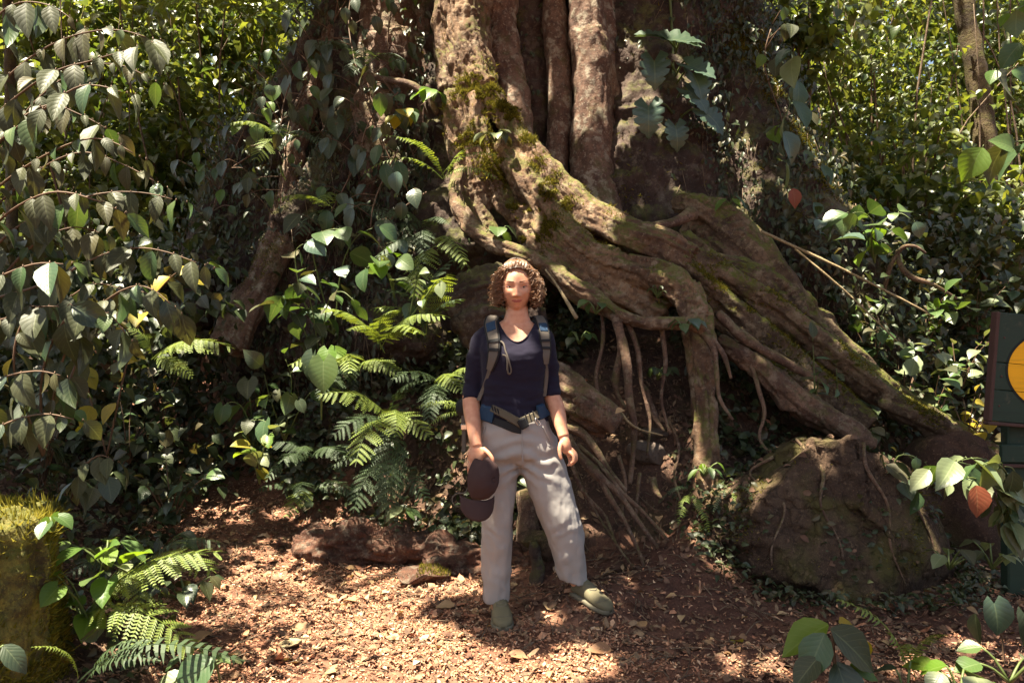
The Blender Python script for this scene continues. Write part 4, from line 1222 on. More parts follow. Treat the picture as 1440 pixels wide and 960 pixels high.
def scoop(c):
    fr = c[:, 1] < Y0 + .015
    return (np.where(fr, np.abs(c[:, 0] - cxs) < sc_x(c[:, 2]), False)) | (c[:, 2] > Q(0, 453)[2])
hem = lambda c: c[:, 2] < Q(0, 588)[2] + .006 * np.sin(c[:, 0] * 30)
def cuff(c):   # open sleeve ends
    r_ = (np.linalg.norm(c - Q(663.5, 566, -.005), axis=1) < .047) & (c[:, 2] < Q(0, 561)[2])
    l_ = (np.linalg.norm(c - Q(777, 562, 0), axis=1) < .045) & (c[:, 2] < Q(0, 556)[2])
    return r_ | l_
F2 = []
for f in Fc:
    c = V[f].mean(1)
    F2.append(f[~(scoop(c) | hem(c) | cuff(c))])
# pull the neckline onto a clean curve
used = np.zeros(len(V), int)
e_all = np.concatenate([np.sort(np.stack([f[:, k], f[:, (k + 1) % f.shape[1]]], -1), 1) for f in F2 for k in range(f.shape[1])])
ue, cnt = np.unique(e_all, axis=0, return_counts=True)
bv = np.unique(ue[cnt == 1])
for it in range(1):
    z = V[bv, 2]; x = V[bv, 0] - cxs
    m_ = (z > Q(0, 484)[2]) & (z < Q(0, 455)[2]) & (np.abs(x) < .1) & (V[bv, 1] < Y0 + .01)
    tgt = np.sign(x) * sc_x(z)
    V[bv[m_], 0] = cxs + np.where(np.abs(tgt) > .02, tgt, x)[m_]
me = np_mesh('shirt', V, F2, M['navy'])
sh = obj('shirt', me, person)
so_ = sh.modifiers.new('t', 'SOLIDIFY'); so_.thickness = 0.003; so_.offset = -1
# neckline binding
xs = np.linspace(-1, 1, 31)
p = []
for t in xs:
    z = Q(0, 481)[2] + (Q(0, 453)[2] - Q(0, 481)[2]) * t * t
    x = cxs + .088 * t
    p.append((x, front_y(x, z, .0045), z))
V, Fc = tube(p, np.full(31, .0034), 6, .006)
mb = MB(); mb.add(V, Fc); obj('neckband', mb.mesh('neckband', M['navy']), sh, loc=(0, 0, 0))

# trousers
mb = MB()
mb.add(*loft([(Q(723, 0)[0], Y0, Q(0, 584)[2], 45 / S, .113), (Q(724, 0)[0], Y0 + .003, Q(0, 600)[2], 50 / S, .122), (Q(727, 0)[0], Y0 + .01, Q(0, 620)[2], 56 / S, .128), (Q(728, 0)[0], Y0 + .01, Q(0, 640)[2], 57 / S, .12), (Q(730, 0)[0], Y0 + .015, Q(0, 650)[2], 34 / S, .088)], 40))
for a in ([(703, 622, .012, 29), (702.5, 655, .01, 29), (700.5, 690, .005, 25.5), (699, 720, .0, 24), (699, 755, .005, 23), (698, 790, .02, 21.5), (697.5, 825, .03, 20), (697.5, 848, .035, 20)],
          [(754, 622, .012, 31), (763, 655, .01, 32), (775, 690, .005, 30), (787, 725, .0, 27.5), (796, 755, .005, 25.5), (802, 785, .02, 23.5), (806, 808, .03, 22), (809, 824, .033, 21)]):
    mb.add(*limb(a, 24))
V, Fc, N = remesh(mb, 0.0075, 4)
zz = V[:, 2]
side = np.where(V[:, 0] < Q(733, 0)[0], -1, 1)
crotch = np.exp(-((V[:, 0] - Q(733, 0)[0]) / .10) ** 2 - ((zz - Q(0, 645)[2]) / .10) ** 2)
thigh = np.exp(-((zz - Q(0, 640)[2]) / .13) ** 2)
knee = np.exp(-((zz - Q(0, 745)[2]) / .07) ** 2)
ank = np.exp(-((zz - Q(0, 815)[2]) / .07) ** 2)
sl = (V[:, 0] - Q(733, 0)[0]) * side
w1 = np.sin((zz * 95 + sl * 42) + 2.2 * fbm(V * 9, 3, 3)) * (thigh * .5 + crotch * .9)
w2 = np.sin(zz * 60 - sl * 55 + 4 * fbm(V * 6, 3, 6)) * (knee * .5 + ank * .45)
fold = fbm(np.stack([V[:, 0] * 17, V[:, 1] * 17, zz * 4.5], -1), 3, 14)
V = V + N * (0.0058 * w1 + 0.0042 * w2 + 0.0085 * fold * smooth(Q(0, 640)[2], Q(0, 740)[2], zz) + .003 * fbm(V * 14, 3, 19))[:, None]
F2 = []
for f in Fc:
    c = V[f].mean(1)
    cut = ((c[:, 0] < Q(740, 0)[0]) & (c[:, 2] < Q(0, 847)[2])) | ((c[:, 0] > Q(770, 0)[0]) & (c[:, 2] < Q(0, 819)[2] - (c[:, 0] - Q(809, 0)[0]) * .25)) 
    F2.append(f[~cut])
tr = obj('trousers', np_mesh('trousers', V, F2, M['trousers']), person)
so_ = tr.modifiers.new('t', 'SOLIDIFY'); so_.thickness = 0.004; so_.offset = -1
# fly seam and pocket edges
for name, lst in (('fly_seam', [(733, 590, 0), (733.5, 610, 0), (734, 630, 0), (735, 645, 0)]), ('pocket_seam', [(683, 596, 0), (679, 612, 0), (675, 630, 0)]), ('pocket_seam', [(762, 596, 0), (770, 612, 0), (777, 628, 0)])):
    p = []
    for a, b, c in lst:
        x, _, z = Q(a, b); u = np.clip(abs((x - Q(727, 0)[0]) / (.19)), 0, .97)
        p.append((x, Y0 + .01 - .128 * (1 - u ** 2.27) ** .44 - .001, z))
    V, Fc = tube(p, np.full(len(p), .0022), 5, .01)
    mb = MB(); mb.add(V, Fc); obj(name, mb.mesh(name, M['trousers']), tr, loc=(0, 0, 0))

# shoes
def shoe(heel, toe, up=0.0):
    heel, toe = np.array(heel), np.array(toe)
    ax = toe - heel; L = np.linalg.norm(ax); ax /= L
    sd = np.cross(ax, (0, 0, 1)); sd /= np.linalg.norm(sd); upv = np.cross(sd, ax)
    prof = [(0, .020, .030, .035), (.03, .032, .050, .062), (.12, .036, .054, .078), (.25, .037, .052, .085), (.38, .038, .047, .076), (.52, .043, .040, .062), (.68, .048, .032, .050), (.82, .046, .027, .043), (.93, .036, .022, .036), (1.0, .014, .015, .024)]
    up_, so = MB(), MB()
    n = 22
    a = np.linspace(0, 2 * np.pi, n, endpoint=False)
    for mbx, kind in ((up_, 0), (so, 1)):
        rings = []
        for t, hw, hc, ht in prof:
            c = heel + ax * L * t + upv * ((ht / 2 + .012) if kind == 0 else .011)
            hz = ht / 2 if kind == 0 else .011
            w = hw if kind == 0 else hw + .005
            ring = np.stack([c + sd * w * np.sign(np.cos(x)) * abs(np.cos(x)) ** (.9 if kind == 0 else .35) + upv * hz * np.sign(np.sin(x)) * abs(np.sin(x)) ** (.8 if kind == 0 else .5) for x in a])
            rings.append(ring)
        V = np.concatenate(rings); m = len(rings)
        k = np.arange(m - 1)[:, None] * n; j = np.arange(n)[None, :]; j2 = (j + 1) % n
        q = np.stack([k + j, k + j2, k + n + j2, k + n + j], -1).reshape(-1, 4)[:, ::-1]
        V = np.vstack([V, rings[0].mean(0), rings[-1].mean(0)]); jj = np.arange(n)
        t_ = np.vstack([np.stack([jj, (jj + 1) % n, np.full(n, len(V) - 2)], -1), np.stack([(m - 1) * n + (jj + 1) % n, (m - 1) * n + jj, np.full(n, len(V) - 1)], -1)])
        mbx.add(V, [q, t_])
    s_ = obj('shoe', up_.mesh('shoe', M['shoe']), person)
    obj('sole', so.mesh('sole', M['sole']), s_, loc=(0, 0, 0))
    # toe cap seam and laces
    la = MB()
    pt = lambda t, ang: heel + ax * L * t + upv * (np.interp(t, [p[0] for p in prof], [p[3] for p in prof]) / 2 * (1 + abs(math.sin(ang)) ** .8) + .0125) + sd * np.interp(t, [p[0] for p in prof], [p[1] for p in prof]) * math.cos(ang) * 1.02
    V, Fc = tube([pt(.72 + .12 * math.sin(x), x) for x in np.linspace(.25, math.pi - .25, 11)], np.full(11, .0018), 5, .01); la.add(V, Fc)
    for t in (.36, .44, .52):
        V, Fc = tube([pt(t + .03 * math.sin(5 * x), x) for x in np.linspace(.9, math.pi - .9, 7)], np.full(7, .0026), 5, .01); la.add(V, Fc)
    V, Fc = tube([pt(.34 + .16 * t, .8 + .3 * t) for t in np.linspace(0, 1, 6)], np.full(6, .002), 5, .01); la.add(V, Fc)
    V, Fc = tube([pt(.34 + .16 * t, math.pi - .8 - .3 * t) for t in np.linspace(0, 1, 6)], np.full(6, .002), 5, .01); la.add(V, Fc)
    obj('lace', la.mesh('lace', M['sole']), s_, loc=(0, 0, 0))
hz = float(H(np.array([-.05]), np.array([3.42]), False)[0])
SH_R = (np.array((-.062, 3.555, hz + .012)), np.array((-.038, 3.305, hz + .008)))
gl = lambda x, y: float(H(np.array([x]), np.array([y]), False)[0])
SH_L = (np.array((.292, 3.545, gl(.292, 3.545) + .006)), np.array((.450, 3.385, gl(.450, 3.385) + .006)))
shoe(*SH_R); shoe(*SH_L)
# bright metal loop on her right hand, standing in for a sunlit patch
V, Fc = tube([tuple(Q(675.2, 652, -.168) + np.array((.0115 * math.cos(a), .0115 * math.sin(a), 0))) for a in np.linspace(0, 6.28, 14)], np.full(14, .002), 6, .005)
mb = MB(); mb.add(V, Fc); obj('ring', mb.mesh('ring', M['metal']), person)

# ------------------------------------------------------------------ backpack on her back
pack = thing('backpack', 'blue and grey hiking backpack worn by the woman, straps over both shoulders', 'backpack', Q(722, 520, .22))
mb = MB()
mb.add(*lump(Q(722, 520, .215), (.150, .085, .235), 3, .008, 8, 40, 30))
obj('pack_body', mb.mesh('pack_body', M['pack_blue']), pack)
mb = MB(); mb.add(*lump(Q(722, 452, .235), (.115, .075, .045), 8, .006, 8, 30, 18))
obj('pack_lid', mb.mesh('pack_lid', M['pack_black']), pack)
for sx, path in ((-1, [(700, 452, .06, 1), (694, 450, .03, 1), (691, 453, None, 0), (692, 462, None, 0), (695, 476, None, 0), (696, 490, None, 0), (694, 504, None, 0), (690, 518, None, 0)]),
                 (1, [(752, 452, .06, 1), (757, 450, .03, 1), (761, 454, None, 0), (763, 463, None, 0), (765, 476, None, 0), (766, 488, None, 0), (766, 500, None, 0), (766, 510, None, 0)])):
    p, N = [], []
    for a, b, dy, top in path:
        x, _, z = Q(a, b)
        if dy is None:
            p.append((x, front_y(x, z, .010), z)); N.append((sx * .25, -1, .35))
        else:
            p.append((x, Y0 + dy, z + .010)); N.append((0, -.2, 1))
    pr = catmull(p, 26); nr = catmull(N, 26)
    w = np.interp(np.linspace(0, 1, 26), [0, .35, .8, 1], [.055, .062, .050, .030]) * (1.0 if sx < 0 else .85)
    st = MB(); st.add(*ribbon(pr, nr, w, .013))
    s1 = obj('shoulder_strap', st.mesh('shoulder_strap', M['pack_grey'], False), pack)
    eb = MB(); S_ = np.cross(np.gradient(pr, axis=0), nr); S_ /= np.linalg.norm(S_, axis=1)[:, None]
    nn = nr / np.linalg.norm(nr, axis=1)[:, None]
    for e in (-1, 1):
        eb.add(*tube(pr + S_ * (w * .5 * e)[:, None] + nn * .006, np.full(26, .0045), 6, .01))
    obj('strap_edge', eb.mesh('strap_edge', M['pack_black']), s1, loc=(0, 0, 0))
    pb = MB(); i0, i1 = 8, 13
    pb.add(*ribbon(pr[i0:i1] + nn[i0:i1] * .0135, nr[i0:i1], w[i0:i1] * .8, .004))
    obj('strap_patch', pb.mesh('strap_patch', M['pack_blue'], False), s1, loc=(0, 0, 0))
    kb = MB()
    for k in (15, 18):
        kb.add(*ribbon(pr[k:k + 2] + nn[k:k + 2] * .014, nr[k:k + 2], w[k:k + 2] * 1.05, .005))
    obj('strap_buckle', kb.mesh('strap_buckle', M['pack_black'], False), s1, loc=(0, 0, 0))
    # webbing from the strap's end back to the pack
    lp = [(690, 516), (685, 532), (679, 548), (673, 562)] if sx < 0 else [(766, 509), (768, 522), (767, 540), (765, 556)]
    p = [(Q(a, b)[0], front_y(Q(a, b)[0], Q(a, b)[2], .008), Q(a, b)[2]) for a, b in lp]
    wb = MB(); wb.add(*ribbon(catmull(p, 12), np.tile((sx * .5, -1, .1), (12, 1)), .020, .003))
    obj('webbing', wb.mesh('webbing', M['pack_grey'], False), pack)
# dangling sternum strap
p = []
for a, b in [(699, 482), (705, 480), (709, 484), (711, 492), (714, 500), (717, 510), (719, 520), (716, 524), (714, 518), (714, 508), (712, 500), (707, 498)]:
    x, _, z = Q(a, b); p.append((x, front_y(x, z, .014), z))
V, Fc = tube(p, np.full(len(p), .0042), 6, .008); mb = MB(); mb.add(V, Fc)
obj('sternum_strap', mb.mesh('sternum_strap', M['pack_grey']), pack)
# hip belt
def belt_pt(px, py, g=.016):
    x, _, z = Q(px, py)
    return (x, front_y(x, z, g), z)
wl = MB(); p = [belt_pt(a, b, .012) for a, b in [(678, 576), (683, 579), (689, 580), (696, 582)]]
wl.add(*ribbon(catmull(p, 10), np.tile((-.4, -1, 0), (10, 1)), .075, .014))
obj('hip_wing', wl.mesh('hip_wing', M['pack_blue'], False), pack)
wl = MB(); p = [belt_pt(a, b, .012) for a, b in [(754, 578), (760, 577), (765, 575), (768, 573)]]
wl.add(*ribbon(catmull(p, 10), np.tile((.4, -1, 0), (10, 1)), .070, .014))
obj('hip_wing', wl.mesh('hip_wing', M['pack_blue'], False), pack)
b1 = MB(); p = [belt_pt(a, b, .022) for a, b in [(692, 571), (704, 576), (716, 582), (728, 589), (736, 593)]]
b1.add(*ribbon(catmull(p, 16), np.tile((0, -1, .1), (16, 1)), np.interp(np.linspace(0, 1, 16), [0, 1], [.034, .040]), .006))
hb = obj('hip_belt', b1.mesh('hip_belt', M['belt'], False), pack)
b1 = MB(); p = [belt_pt(a, b, .020) for a, b in [(732, 589), (742, 585), (752, 581), (762, 577)]]
b1.add(*ribbon(catmull(p, 12), np.tile((0, -1, .1), (12, 1)), .038, .006))
obj('hip_belt', b1.mesh('hip_belt', M['belt'], False), pack)
sl_ = MB()
for a, b in [(694, 573), (698, 575), (702, 577), (740, 585), (745, 583), (750, 581)]:
    c = belt_pt(a, b, .029); sl_.add(*box(c, (.006, .006, .046), Matrix.Rotation(-.3, 4, 'Y'), .002))
obj('belt_slider', sl_.mesh('belt_slider', M['pack_black'], False), pack)
bk = MB(); bk.add(*box(belt_pt(735, 591, .032), (.042, .014, .046), Matrix.Rotation(-.5, 4, 'Y'), .005)); 
obj('belt_buckle', bk.mesh('belt_buckle', M['pack_black'], False), pack)
bk = MB()
p = [belt_pt(a, b, .034) for a, b in [(752, 584), (756, 588), (759, 592), (756, 594), (752, 589), (752, 584)]]
V, Fc = tube(p, np.full(6, .0022), 6, .005); bk.add(V, Fc)
obj('belt_ring', bk.mesh('belt_ring', M['metal']), pack)
pk = MB(); p = [belt_pt(a, b, .008) for a, b in [(696, 588), (708, 592), (720, 597), (733, 599)]]
pk.add(*ribbon(catmull(p, 10), np.tile((0, -1, 0), (10, 1)), np.linspace(.035, .045, 10), .010))
obj('belt_pad', pk.mesh('belt_pad', M['pack_black'], False), pack)
# loose strap with a grey buckle hanging behind her right hip
p = [tuple(Q(a, b, .12)) for a, b in [(652, 578), (649, 592), (650, 610), (650, 640)]]
lb = MB(); lb.add(*ribbon(catmull(p, 12), np.tile((-.3, -1, 0), (12, 1)), .022, .004))
ls_ = obj('loose_strap', lb.mesh('loose_strap', M['pack_grey'], False), pack)
lb = MB(); lb.add(*box(Q(650, 604, .112), (.034, .014, .03), None, .005)); obj('strap_buckle', lb.mesh('strap_buckle', M['metal'], False), ls_, loc=(0, 0, 0))
lb = MB(); lb.add(*lump(Q(652, 576, .15), (.05, .05, .05), 5, .006, 12, 24, 16)); obj('side_pocket', lb.mesh('side_pocket', M['pack_black']), pack)

# ------------------------------------------------------------------ cap hanging from her right hand
cap = thing('cap', 'dark maroon peaked cap hanging upside down from her right hand', 'cap', Q(682, 665, -.16))
fw = np.array((-.10, -.10, -1.0)); fw /= np.linalg.norm(fw)             # towards the peak
up = np.array((.74, -.66, 0.0)); up -= fw * np.dot(up, fw); up /= np.linalg.norm(up)
sd = np.cross(fw, up)
cc = Q(676, 662, -.165)
def cap_shell(scale, thick, a0=0.0):
    nu, nv = 48, 16
    u = np.linspace(0, 2 * np.pi, nu, endpoint=False); v = np.linspace(0, np.pi / 2 - .03, nv)
    V = []
    for e in v:
        for a in u:
            h = .088 * math.sin(e) ** .9
            R = math.cos(e) ** .75
            notch = 1.0
            V.append(cc + fw * (.096 * R * math.cos(a)) * scale + sd * (.072 * R * math.sin(a)) * scale + up * (h * scale + (.028 if False else 0)))
    V = np.array(V)
    V = V + (V - cc) * (0.02 * fbm(V * 28, 3, 4))[:, None] * 2
    k = np.arange(nv - 1)[:, None] * nu; j = np.arange(nu)[None, :]; j2 = (j + 1) % nu
    q = np.stack([k + j, k + j2, k + nu + j2, k + nu + j], -1).reshape(-1, 4)
    # opening above the strap at the back
    cq = V[q].mean(1) - cc
    bk_ = ((cq @ -fw) > .070) & ((cq @ up) < .040) & (np.abs(cq @ sd) < .036)
    return V, q[~bk_]
V, q = cap_shell(1.0, 0)
mb = MB(); mb.add(V, q); cr = obj('crown', mb.mesh('crown', M['cap_maroon']), cap)
sm_ = cr.modifiers.new('t', 'SOLIDIFY'); sm_.thickness = .003; sm_.offset = -1
V, q = cap_shell(.95, 0)
mb = MB(); mb.add(V, q[:, ::-1]); obj('lining', mb.mesh('lining', M['cap_dark']), cr, loc=(0, 0, 0))
mb = MB()
for k in range(6):
    a = k * math.pi / 3 + .5
    pp = [cc + fw * (.097 * math.cos(e) ** .75 * math.cos(a)) + sd * (.073 * math.cos(e) ** .75 * math.sin(a)) + up * (.0885 * math.sin(e) ** .9) for e in np.linspace(.05, 1.5, 12)]
    if math.cos(a) < -.8: pp = pp[5:]
    V, Fc = tube(pp, np.full(len(pp), .0012), 5, .01); mb.add(V, Fc)
V, Fc = ellipsoid(cc + up * .089, (.008, .008, .008), 12, 8); mb.add(V, Fc)
obj('crown_seam', mb.mesh('crown_seam', M['cap_maroon']), cr, loc=(0, 0, 0))
# peak: a curved plate from the front rim
f2 = np.array((-.06, -.12, -1.0)); f2 /= np.linalg.norm(f2)
s2 = np.array((.95, .28, -.10)); s2 -= f2 * np.dot(s2, f2); s2 /= np.linalg.norm(s2)
n2 = np.cross(s2, f2); n2 = n2 if n2[1] < 0 else -n2
nu, nv = 25, 9
V = []
for j in range(nv):
    t = j / (nv - 1)
    for a in np.linspace(-1.25, 1.25, nu):
        ext = .090 * max(0, math.cos(a * .82)) ** .75
        V.append(cc + fw * .072 + f2 * (.026 * math.cos(a) + ext * t) + s2 * (.082 * math.sin(a) * (1 - .06 * t)) + n2 * (.030 * math.cos(a) + .004 - .022 * math.sin(a) ** 2 + .012 * math.sin(t * 2)))
V = np.array(V)
q = np.array([[j * nu + i, j * nu + i + 1, (j + 1) * nu + i + 1, (j + 1) * nu + i] for j in range(nv - 1) for i in range(nu - 1)])
mb = MB(); mb.add(V, q); pkk = obj('peak', mb.mesh('peak', M['cap_maroon']), cap)
sm_ = pkk.modifiers.new('t', 'SOLIDIFY'); sm_.thickness = .004
# adjusting strap, loop sticking out to one side
p = [tuple(Q(a, b, -.14)) for a, b in [(664, 664), (661, 676), (656, 684), (646, 685), (640, 690), (640, 697), (645, 702), (652, 701), (655, 694)]]
V, Fc = tube(p, np.full(len(p), .0032), 6, .008); mb = MB(); mb.add(V, Fc)
obj('strap', mb.mesh('strap', M['pack_grey']), cap)

# ------------------------------------------------------------------ sign at the right edge
YS = 3.8
def R_(px, py, dy=0.0):
    return np.array(((px - 720) / F * YS, YS + dy, CZ - (py - 480) / F * YS))
M['sign_green'] = flat_mat('sign_green_paint', (0.022, 0.040, 0.028), 0.7, 0.3, var=.2, scale=18)
M['sign_brown'] = flat_mat('sign_brown_edge', (0.085, 0.045, 0.038), 0.8, 0.2, var=.2, scale=25)
M['sign_yellow'] = flat_mat('sign_yellow_paint', (0.85, 0.36, 0.012), 0.6, 0.3, var=.10, scale=14)
def painted_wood(name, col, wear, scale=1.0):
    m, nt = mat_new(name); g = NT(nt)
    pos = g.n('ShaderNodeNewGeometry').outputs['Position']
    mp = g.n('ShaderNodeMapping'); mp.inputs['Scale'].default_value = (3 * scale, 10 * scale, 60 * scale); g.l(pos, mp.inputs['Vector'])
    n1 = g.noise(mp.outputs[0], 1.0, 6, .6); n2 = g.noise(pos, 9, 6, .65); n3 = g.noise(pos, 40, 5, .7)
    c = g.mix(g.math('MULTIPLY', g.step(n1, .45, .75), .45), col, tuple(x * .55 for x in col))
    c = g.mix(g.math('MULTIPLY', g.step(g.math('MULTIPLY_ADD', n3, .5, n2), .82, .95), wear), c, (0.16, 0.11, 0.075))
    b = g.pbsdf(c, .65, g.bump(n1, .35, .003), .3); g.out(b.outputs[0]); return m
M['sign_green'] = painted_wood('sign_green_paint', (0.020, 0.038, 0.026), .25)
M['sign_yellow'] = painted_wood('sign_yellow_paint', (0.90, 0.42, 0.015), .2)
M['sign_dark'] = flat_mat('sign_dark_outline', (0.012, 0.016, 0.014), 0.7, 0.3)
sign = thing('wooden_sign', 'dark green wooden sign board with a big orange oval at the edge of the view', 'sign', R_(1500, 800))
tilt = math.atan2(14, 150)
bc = R_(1500, 524)                       # centre of the board
hw, hh = 111 / F * YS, 76 / F * YS
fwd = Vector((-.30, -1, 0)).normalized()
yaw = Matrix.Rotation(0.10, 4, 'Z')
roll = Matrix.Rotation(tilt * .9, 4, 'Y')
TR = Matrix.Translation(Vector(bc)) @ yaw @ roll
def tr(V): return np.array([TR @ Vector(v) for v in V])
gap = 0.003
zsp = [(-hh, -hh + 44 / F * YS), (-hh + 44 / F * YS, -hh + 82 / F * YS), (-hh + 82 / F * YS, hh)]
oa, ob = 93 / F * YS, 61 / F * YS
for k, (z0, z1) in enumerate(zsp):
    mb = MB(); V, q = box((0, 0, (z0 + z1) / 2), (2 * hw, .03, z1 - z0 - gap), None, .003); mb.add(tr(V), q)
    pl = obj('plank', mb.mesh('plank', M['sign_green'], False), sign)
    mb = MB(); V, Fc = ellipsoid((-hw + .035, -.0155, (z0 + z1) / 2), (.006, .003, .006), 10, 6); mb.add(tr(V), Fc)
    obj('screw', mb.mesh('screw', M['sign_brown']), pl, loc=(0, 0, 0))
    for a_, b_, y_, mat, nm in ((oa + .012, ob + .012, -.0165, 'sign_dark', 'oval_outline'), (oa, ob, -.019, 'sign_yellow', 'oval_panel')):
        zz0, zz1 = max(z0 + gap / 2, -b_), min(z1 - gap / 2, b_)
        zs = np.linspace(zz0, zz1, 16)
        xs = a_ * np.sqrt(np.clip(1 - (zs / b_) ** 2, 0, 1))
        V = np.concatenate([np.stack([-xs, np.full(16, y_), zs], -1), np.stack([xs, np.full(16, y_), zs], -1), np.stack([-xs, np.full(16, -.0145), zs], -1), np.stack([xs, np.full(16, -.0145), zs], -1)])
        q = []
        for i_ in range(15):
            q += [[i_, 16 + i_, 17 + i_, 1 + i_], [i_, i_ + 1, 33 + i_, 32 + i_], [16 + i_, 48 + i_, 49 + i_, 17 + i_]]
        q += [[0, 32, 48, 16], [15, 31, 63, 47]]
        mb = MB(); mb.add(tr(V), np.array(q))
        obj(nm, mb.mesh(nm, M[mat], False), pl, loc=(0, 0, 0))
mb = MB(); V, q = box((-hw - .010, 0, 0), (.020, .045, 2 * hh), None, .004); mb.add(tr(V), q)
V, q = box((0, 0, -hh - .010), (2 * hw + .04, .045, .018), None, .004); mb.add(tr(V), q)
obj('frame', mb.mesh('frame', M['sign_brown'], False), sign)
for px in (1437, 1566):
    top = R_(px, 606, .045); gz = float(H(np.array([top[0]]), np.array([YS + .045]), False)[0])
    mb = MB(); mb.add(*box((top[0], YS + .055, (CZ - (470 - 480) / F * YS + gz - .1) / 2), (.11, .07, CZ + (10) / F * YS - gz + .1), None, .008))
    obj('post', mb.mesh('post', M['sign_green'], False), sign)
mb = MB(); mb.add(*box(R_(1500, 638, .0), (.68, .03, .09), Matrix.Rotation(.01, 4, 'Y'), .004))
obj('cross_rail', mb.mesh('cross_rail', M['sign_green'], False), sign)
mb = MB(); mb.add(*box(R_(1500, 656, .0), (.66, .02, .018), Matrix.Rotation(.02, 4, 'Y'), .003))
obj('rail_edge', mb.mesh('rail_edge', M['sign_brown'], False), sign)
# ------------------------------------------------------------------ leaves and plants
def leaf_template(kind='ovate', rows=7, cols=4, droop=0.25, fold=0.18, wave=0.03, seed=0):
    """unit-length leaf along +Y, normal +Z; returns V, quads, uv"""
    r = random.Random(seed)
    V, uv = [], []
    tab = dict(ovate=[.03, .20, .335, .355, .27, .12, .004], round=[.05, .28, .40, .42, .35, .20, .004], heart=[.16, .36, .455, .44, .33, .16, .004],
               lance=[.02, .10, .155, .165, .13, .065, .003], mons=[.22, .42, .50, .48, .38, .20, .004])[kind]
    for i in range(rows + 1):
        t = i / rows
        if rows == 6: t = (0, .1, .28, .48, .68, .86, 1)[i]
        w = np.interp(t, (0, .1, .28, .48, .68, .86, 1), tab)
        w = max(w, 0.004)
        for j in range(cols + 1):
            s = -1 + 2 * j / cols
            ww = w
            if kind == 'mons' and abs(s) > .6 and 0.2 < t < .9 and i % 4 == 0: ww = w * .66
            y = t
            if kind in ('heart', 'mons'): y = t - .20 * abs(s) ** 1.0 * (1 - t) ** 3 * (1.2 if abs(s) > .3 else 1)
            if kind == 'mons': y -= .10 * abs(s) * (1 - t)
            z = -droop * t * t + fold * abs(s) * ww * 1.6 - .35 * fold * (s * s) * ww + wave * math.sin(i * 2.2 + seed + (2 if s > 0 else 0)) * abs(s)
            V.append((s * ww, y - droop * .25 * t * t, z))
            uv.append((j / cols, t))
    q = [(i * (cols + 1) + j, i * (cols + 1) + j + 1, (i + 1) * (cols + 1) + j + 1, (i + 1) * (cols + 1) + j) for i in range(rows) for j in range(cols)]
    return np.array(V), np.array(q), np.array(uv)

_lm = {}
def leaf_mesh(kind, mat, var):
    """shared leaf meshes, three shapes of each kind"""
    key = (kind, mat, var)
    if key not in _lm:
        dr, fo, wa = [(0.18, .22, .012), (0.42, .15, .018), (0.30, .30, .010)][var]
        V, q, uv = leaf_template(kind, 18 if kind == 'mons' else 6, 4, dr, fo, wa, var)
        _lm[key] = np_mesh('leaf', V, q, M[mat], uv=uv)
    return _lm[key]

def frame_of(d, up):
    d = Vector(d).normalized(); up = Vector(up)
    x = d.cross(up)
    if x.length < 1e-4: x = d.cross(Vector((1, 0.1, 0)))
    x.normalize()
    z = x.cross(d).normalized()
    return Matrix((x, d, z)).transposed()

def put_leaf(parent, kind, mat, pos, d, up, size, wide=1.0, name='leaf', var=None):
    v = random.randrange(3) if var is None else var
    o = bpy.data.objects.new(name, leaf_mesh(kind, mat, v))
    COL.objects.link(o)
    o.parent = parent
    o.location = Vector(pos) - parent.location
    o.rotation_euler = frame_of(d, up).to_euler()
    o.scale = (size * wide, size, size)
    return o

def rv(s=1.0): return Vector((random.gauss(0, s), random.gauss(0, s), random.gauss(0, s)))

def stem_obj(parent, paths, mat='stem', name='stem', sides=5):
    if not paths: return None
    mb = MB()
    for p, r in paths:
        V, Fc = tube([tuple(x) for x in p], r, sides, 0.04); mb.add(V, Fc)
    return obj(name, mb.mesh(name, M[mat]), parent)

def branch_plant(name, label, cat, branches, kind, mats, size, spacing=.06, group=None, wide=1.0, hang=.8, stem='stem_brown', base=None, r0=.006, jitter=.38, stalk=.25, face=0.35):
    """arching branches (lists of points) with leaves hanging alternately on both sides"""
    base = base or branches[0][0]
    root = thing(name, label, cat, base, group)
    paths = []
    for br in branches:
        c = catmull([tuple(b) for b in br], 30)
        paths.append(([Vector(x) for x in c[::3]], np.linspace(r0, r0 * .35, len(c[::3]))))
        seg = np.linalg.norm(np.diff(c, axis=0), axis=1); L = seg.sum(); cum = np.concatenate([[0], np.cumsum(seg)])
        n = max(2, int(L / spacing)); 
        for k in range(n + 1):
            s = L * min(1, max(.12, 0.18 + 0.82 * k / n + (random.uniform(-.4, .4) / n if k < n else 0)))
            p = Vector([np.interp(s, cum, c[:, a]) for a in range(3)])
            p2 = Vector([np.interp(min(L, s + .02), cum, c[:, a]) for a in range(3)]); p1 = Vector([np.interp(s - .03, cum, c[:, a]) for a in range(3)])
            t = (p2 - p1).normalized()
            side = t.cross(Vector((0, 0, 1)));  side = side.normalized() if side.length > .1 else Vector((0, -1, 0))
            sg = 1 if k % 2 else -1
            if k == n: d = t + Vector((0, 0, -hang * .7))
            else: d = t * .35 + side * sg * .75 + Vector((0, -.15, -hang))
            d = (d + rv(jitter)).normalized()
            up = Vector((0, -face, 1)) + rv(.3) + side * sg * .5
            sz = size * random.uniform(.45, 1.3)
            q = p + Vector((0, 0, 0)) + d * sz * stalk * .5 + Vector((0, 0, .01))
            paths.append(([p, (p + q) / 2 + Vector((0, 0, .008)), q], [r0 * .35, r0 * .3, r0 * .25]))
            put_leaf(root, kind, random.choice(mats), q, d, up, sz, wide)
    stem_obj(root, paths, stem)
    return root

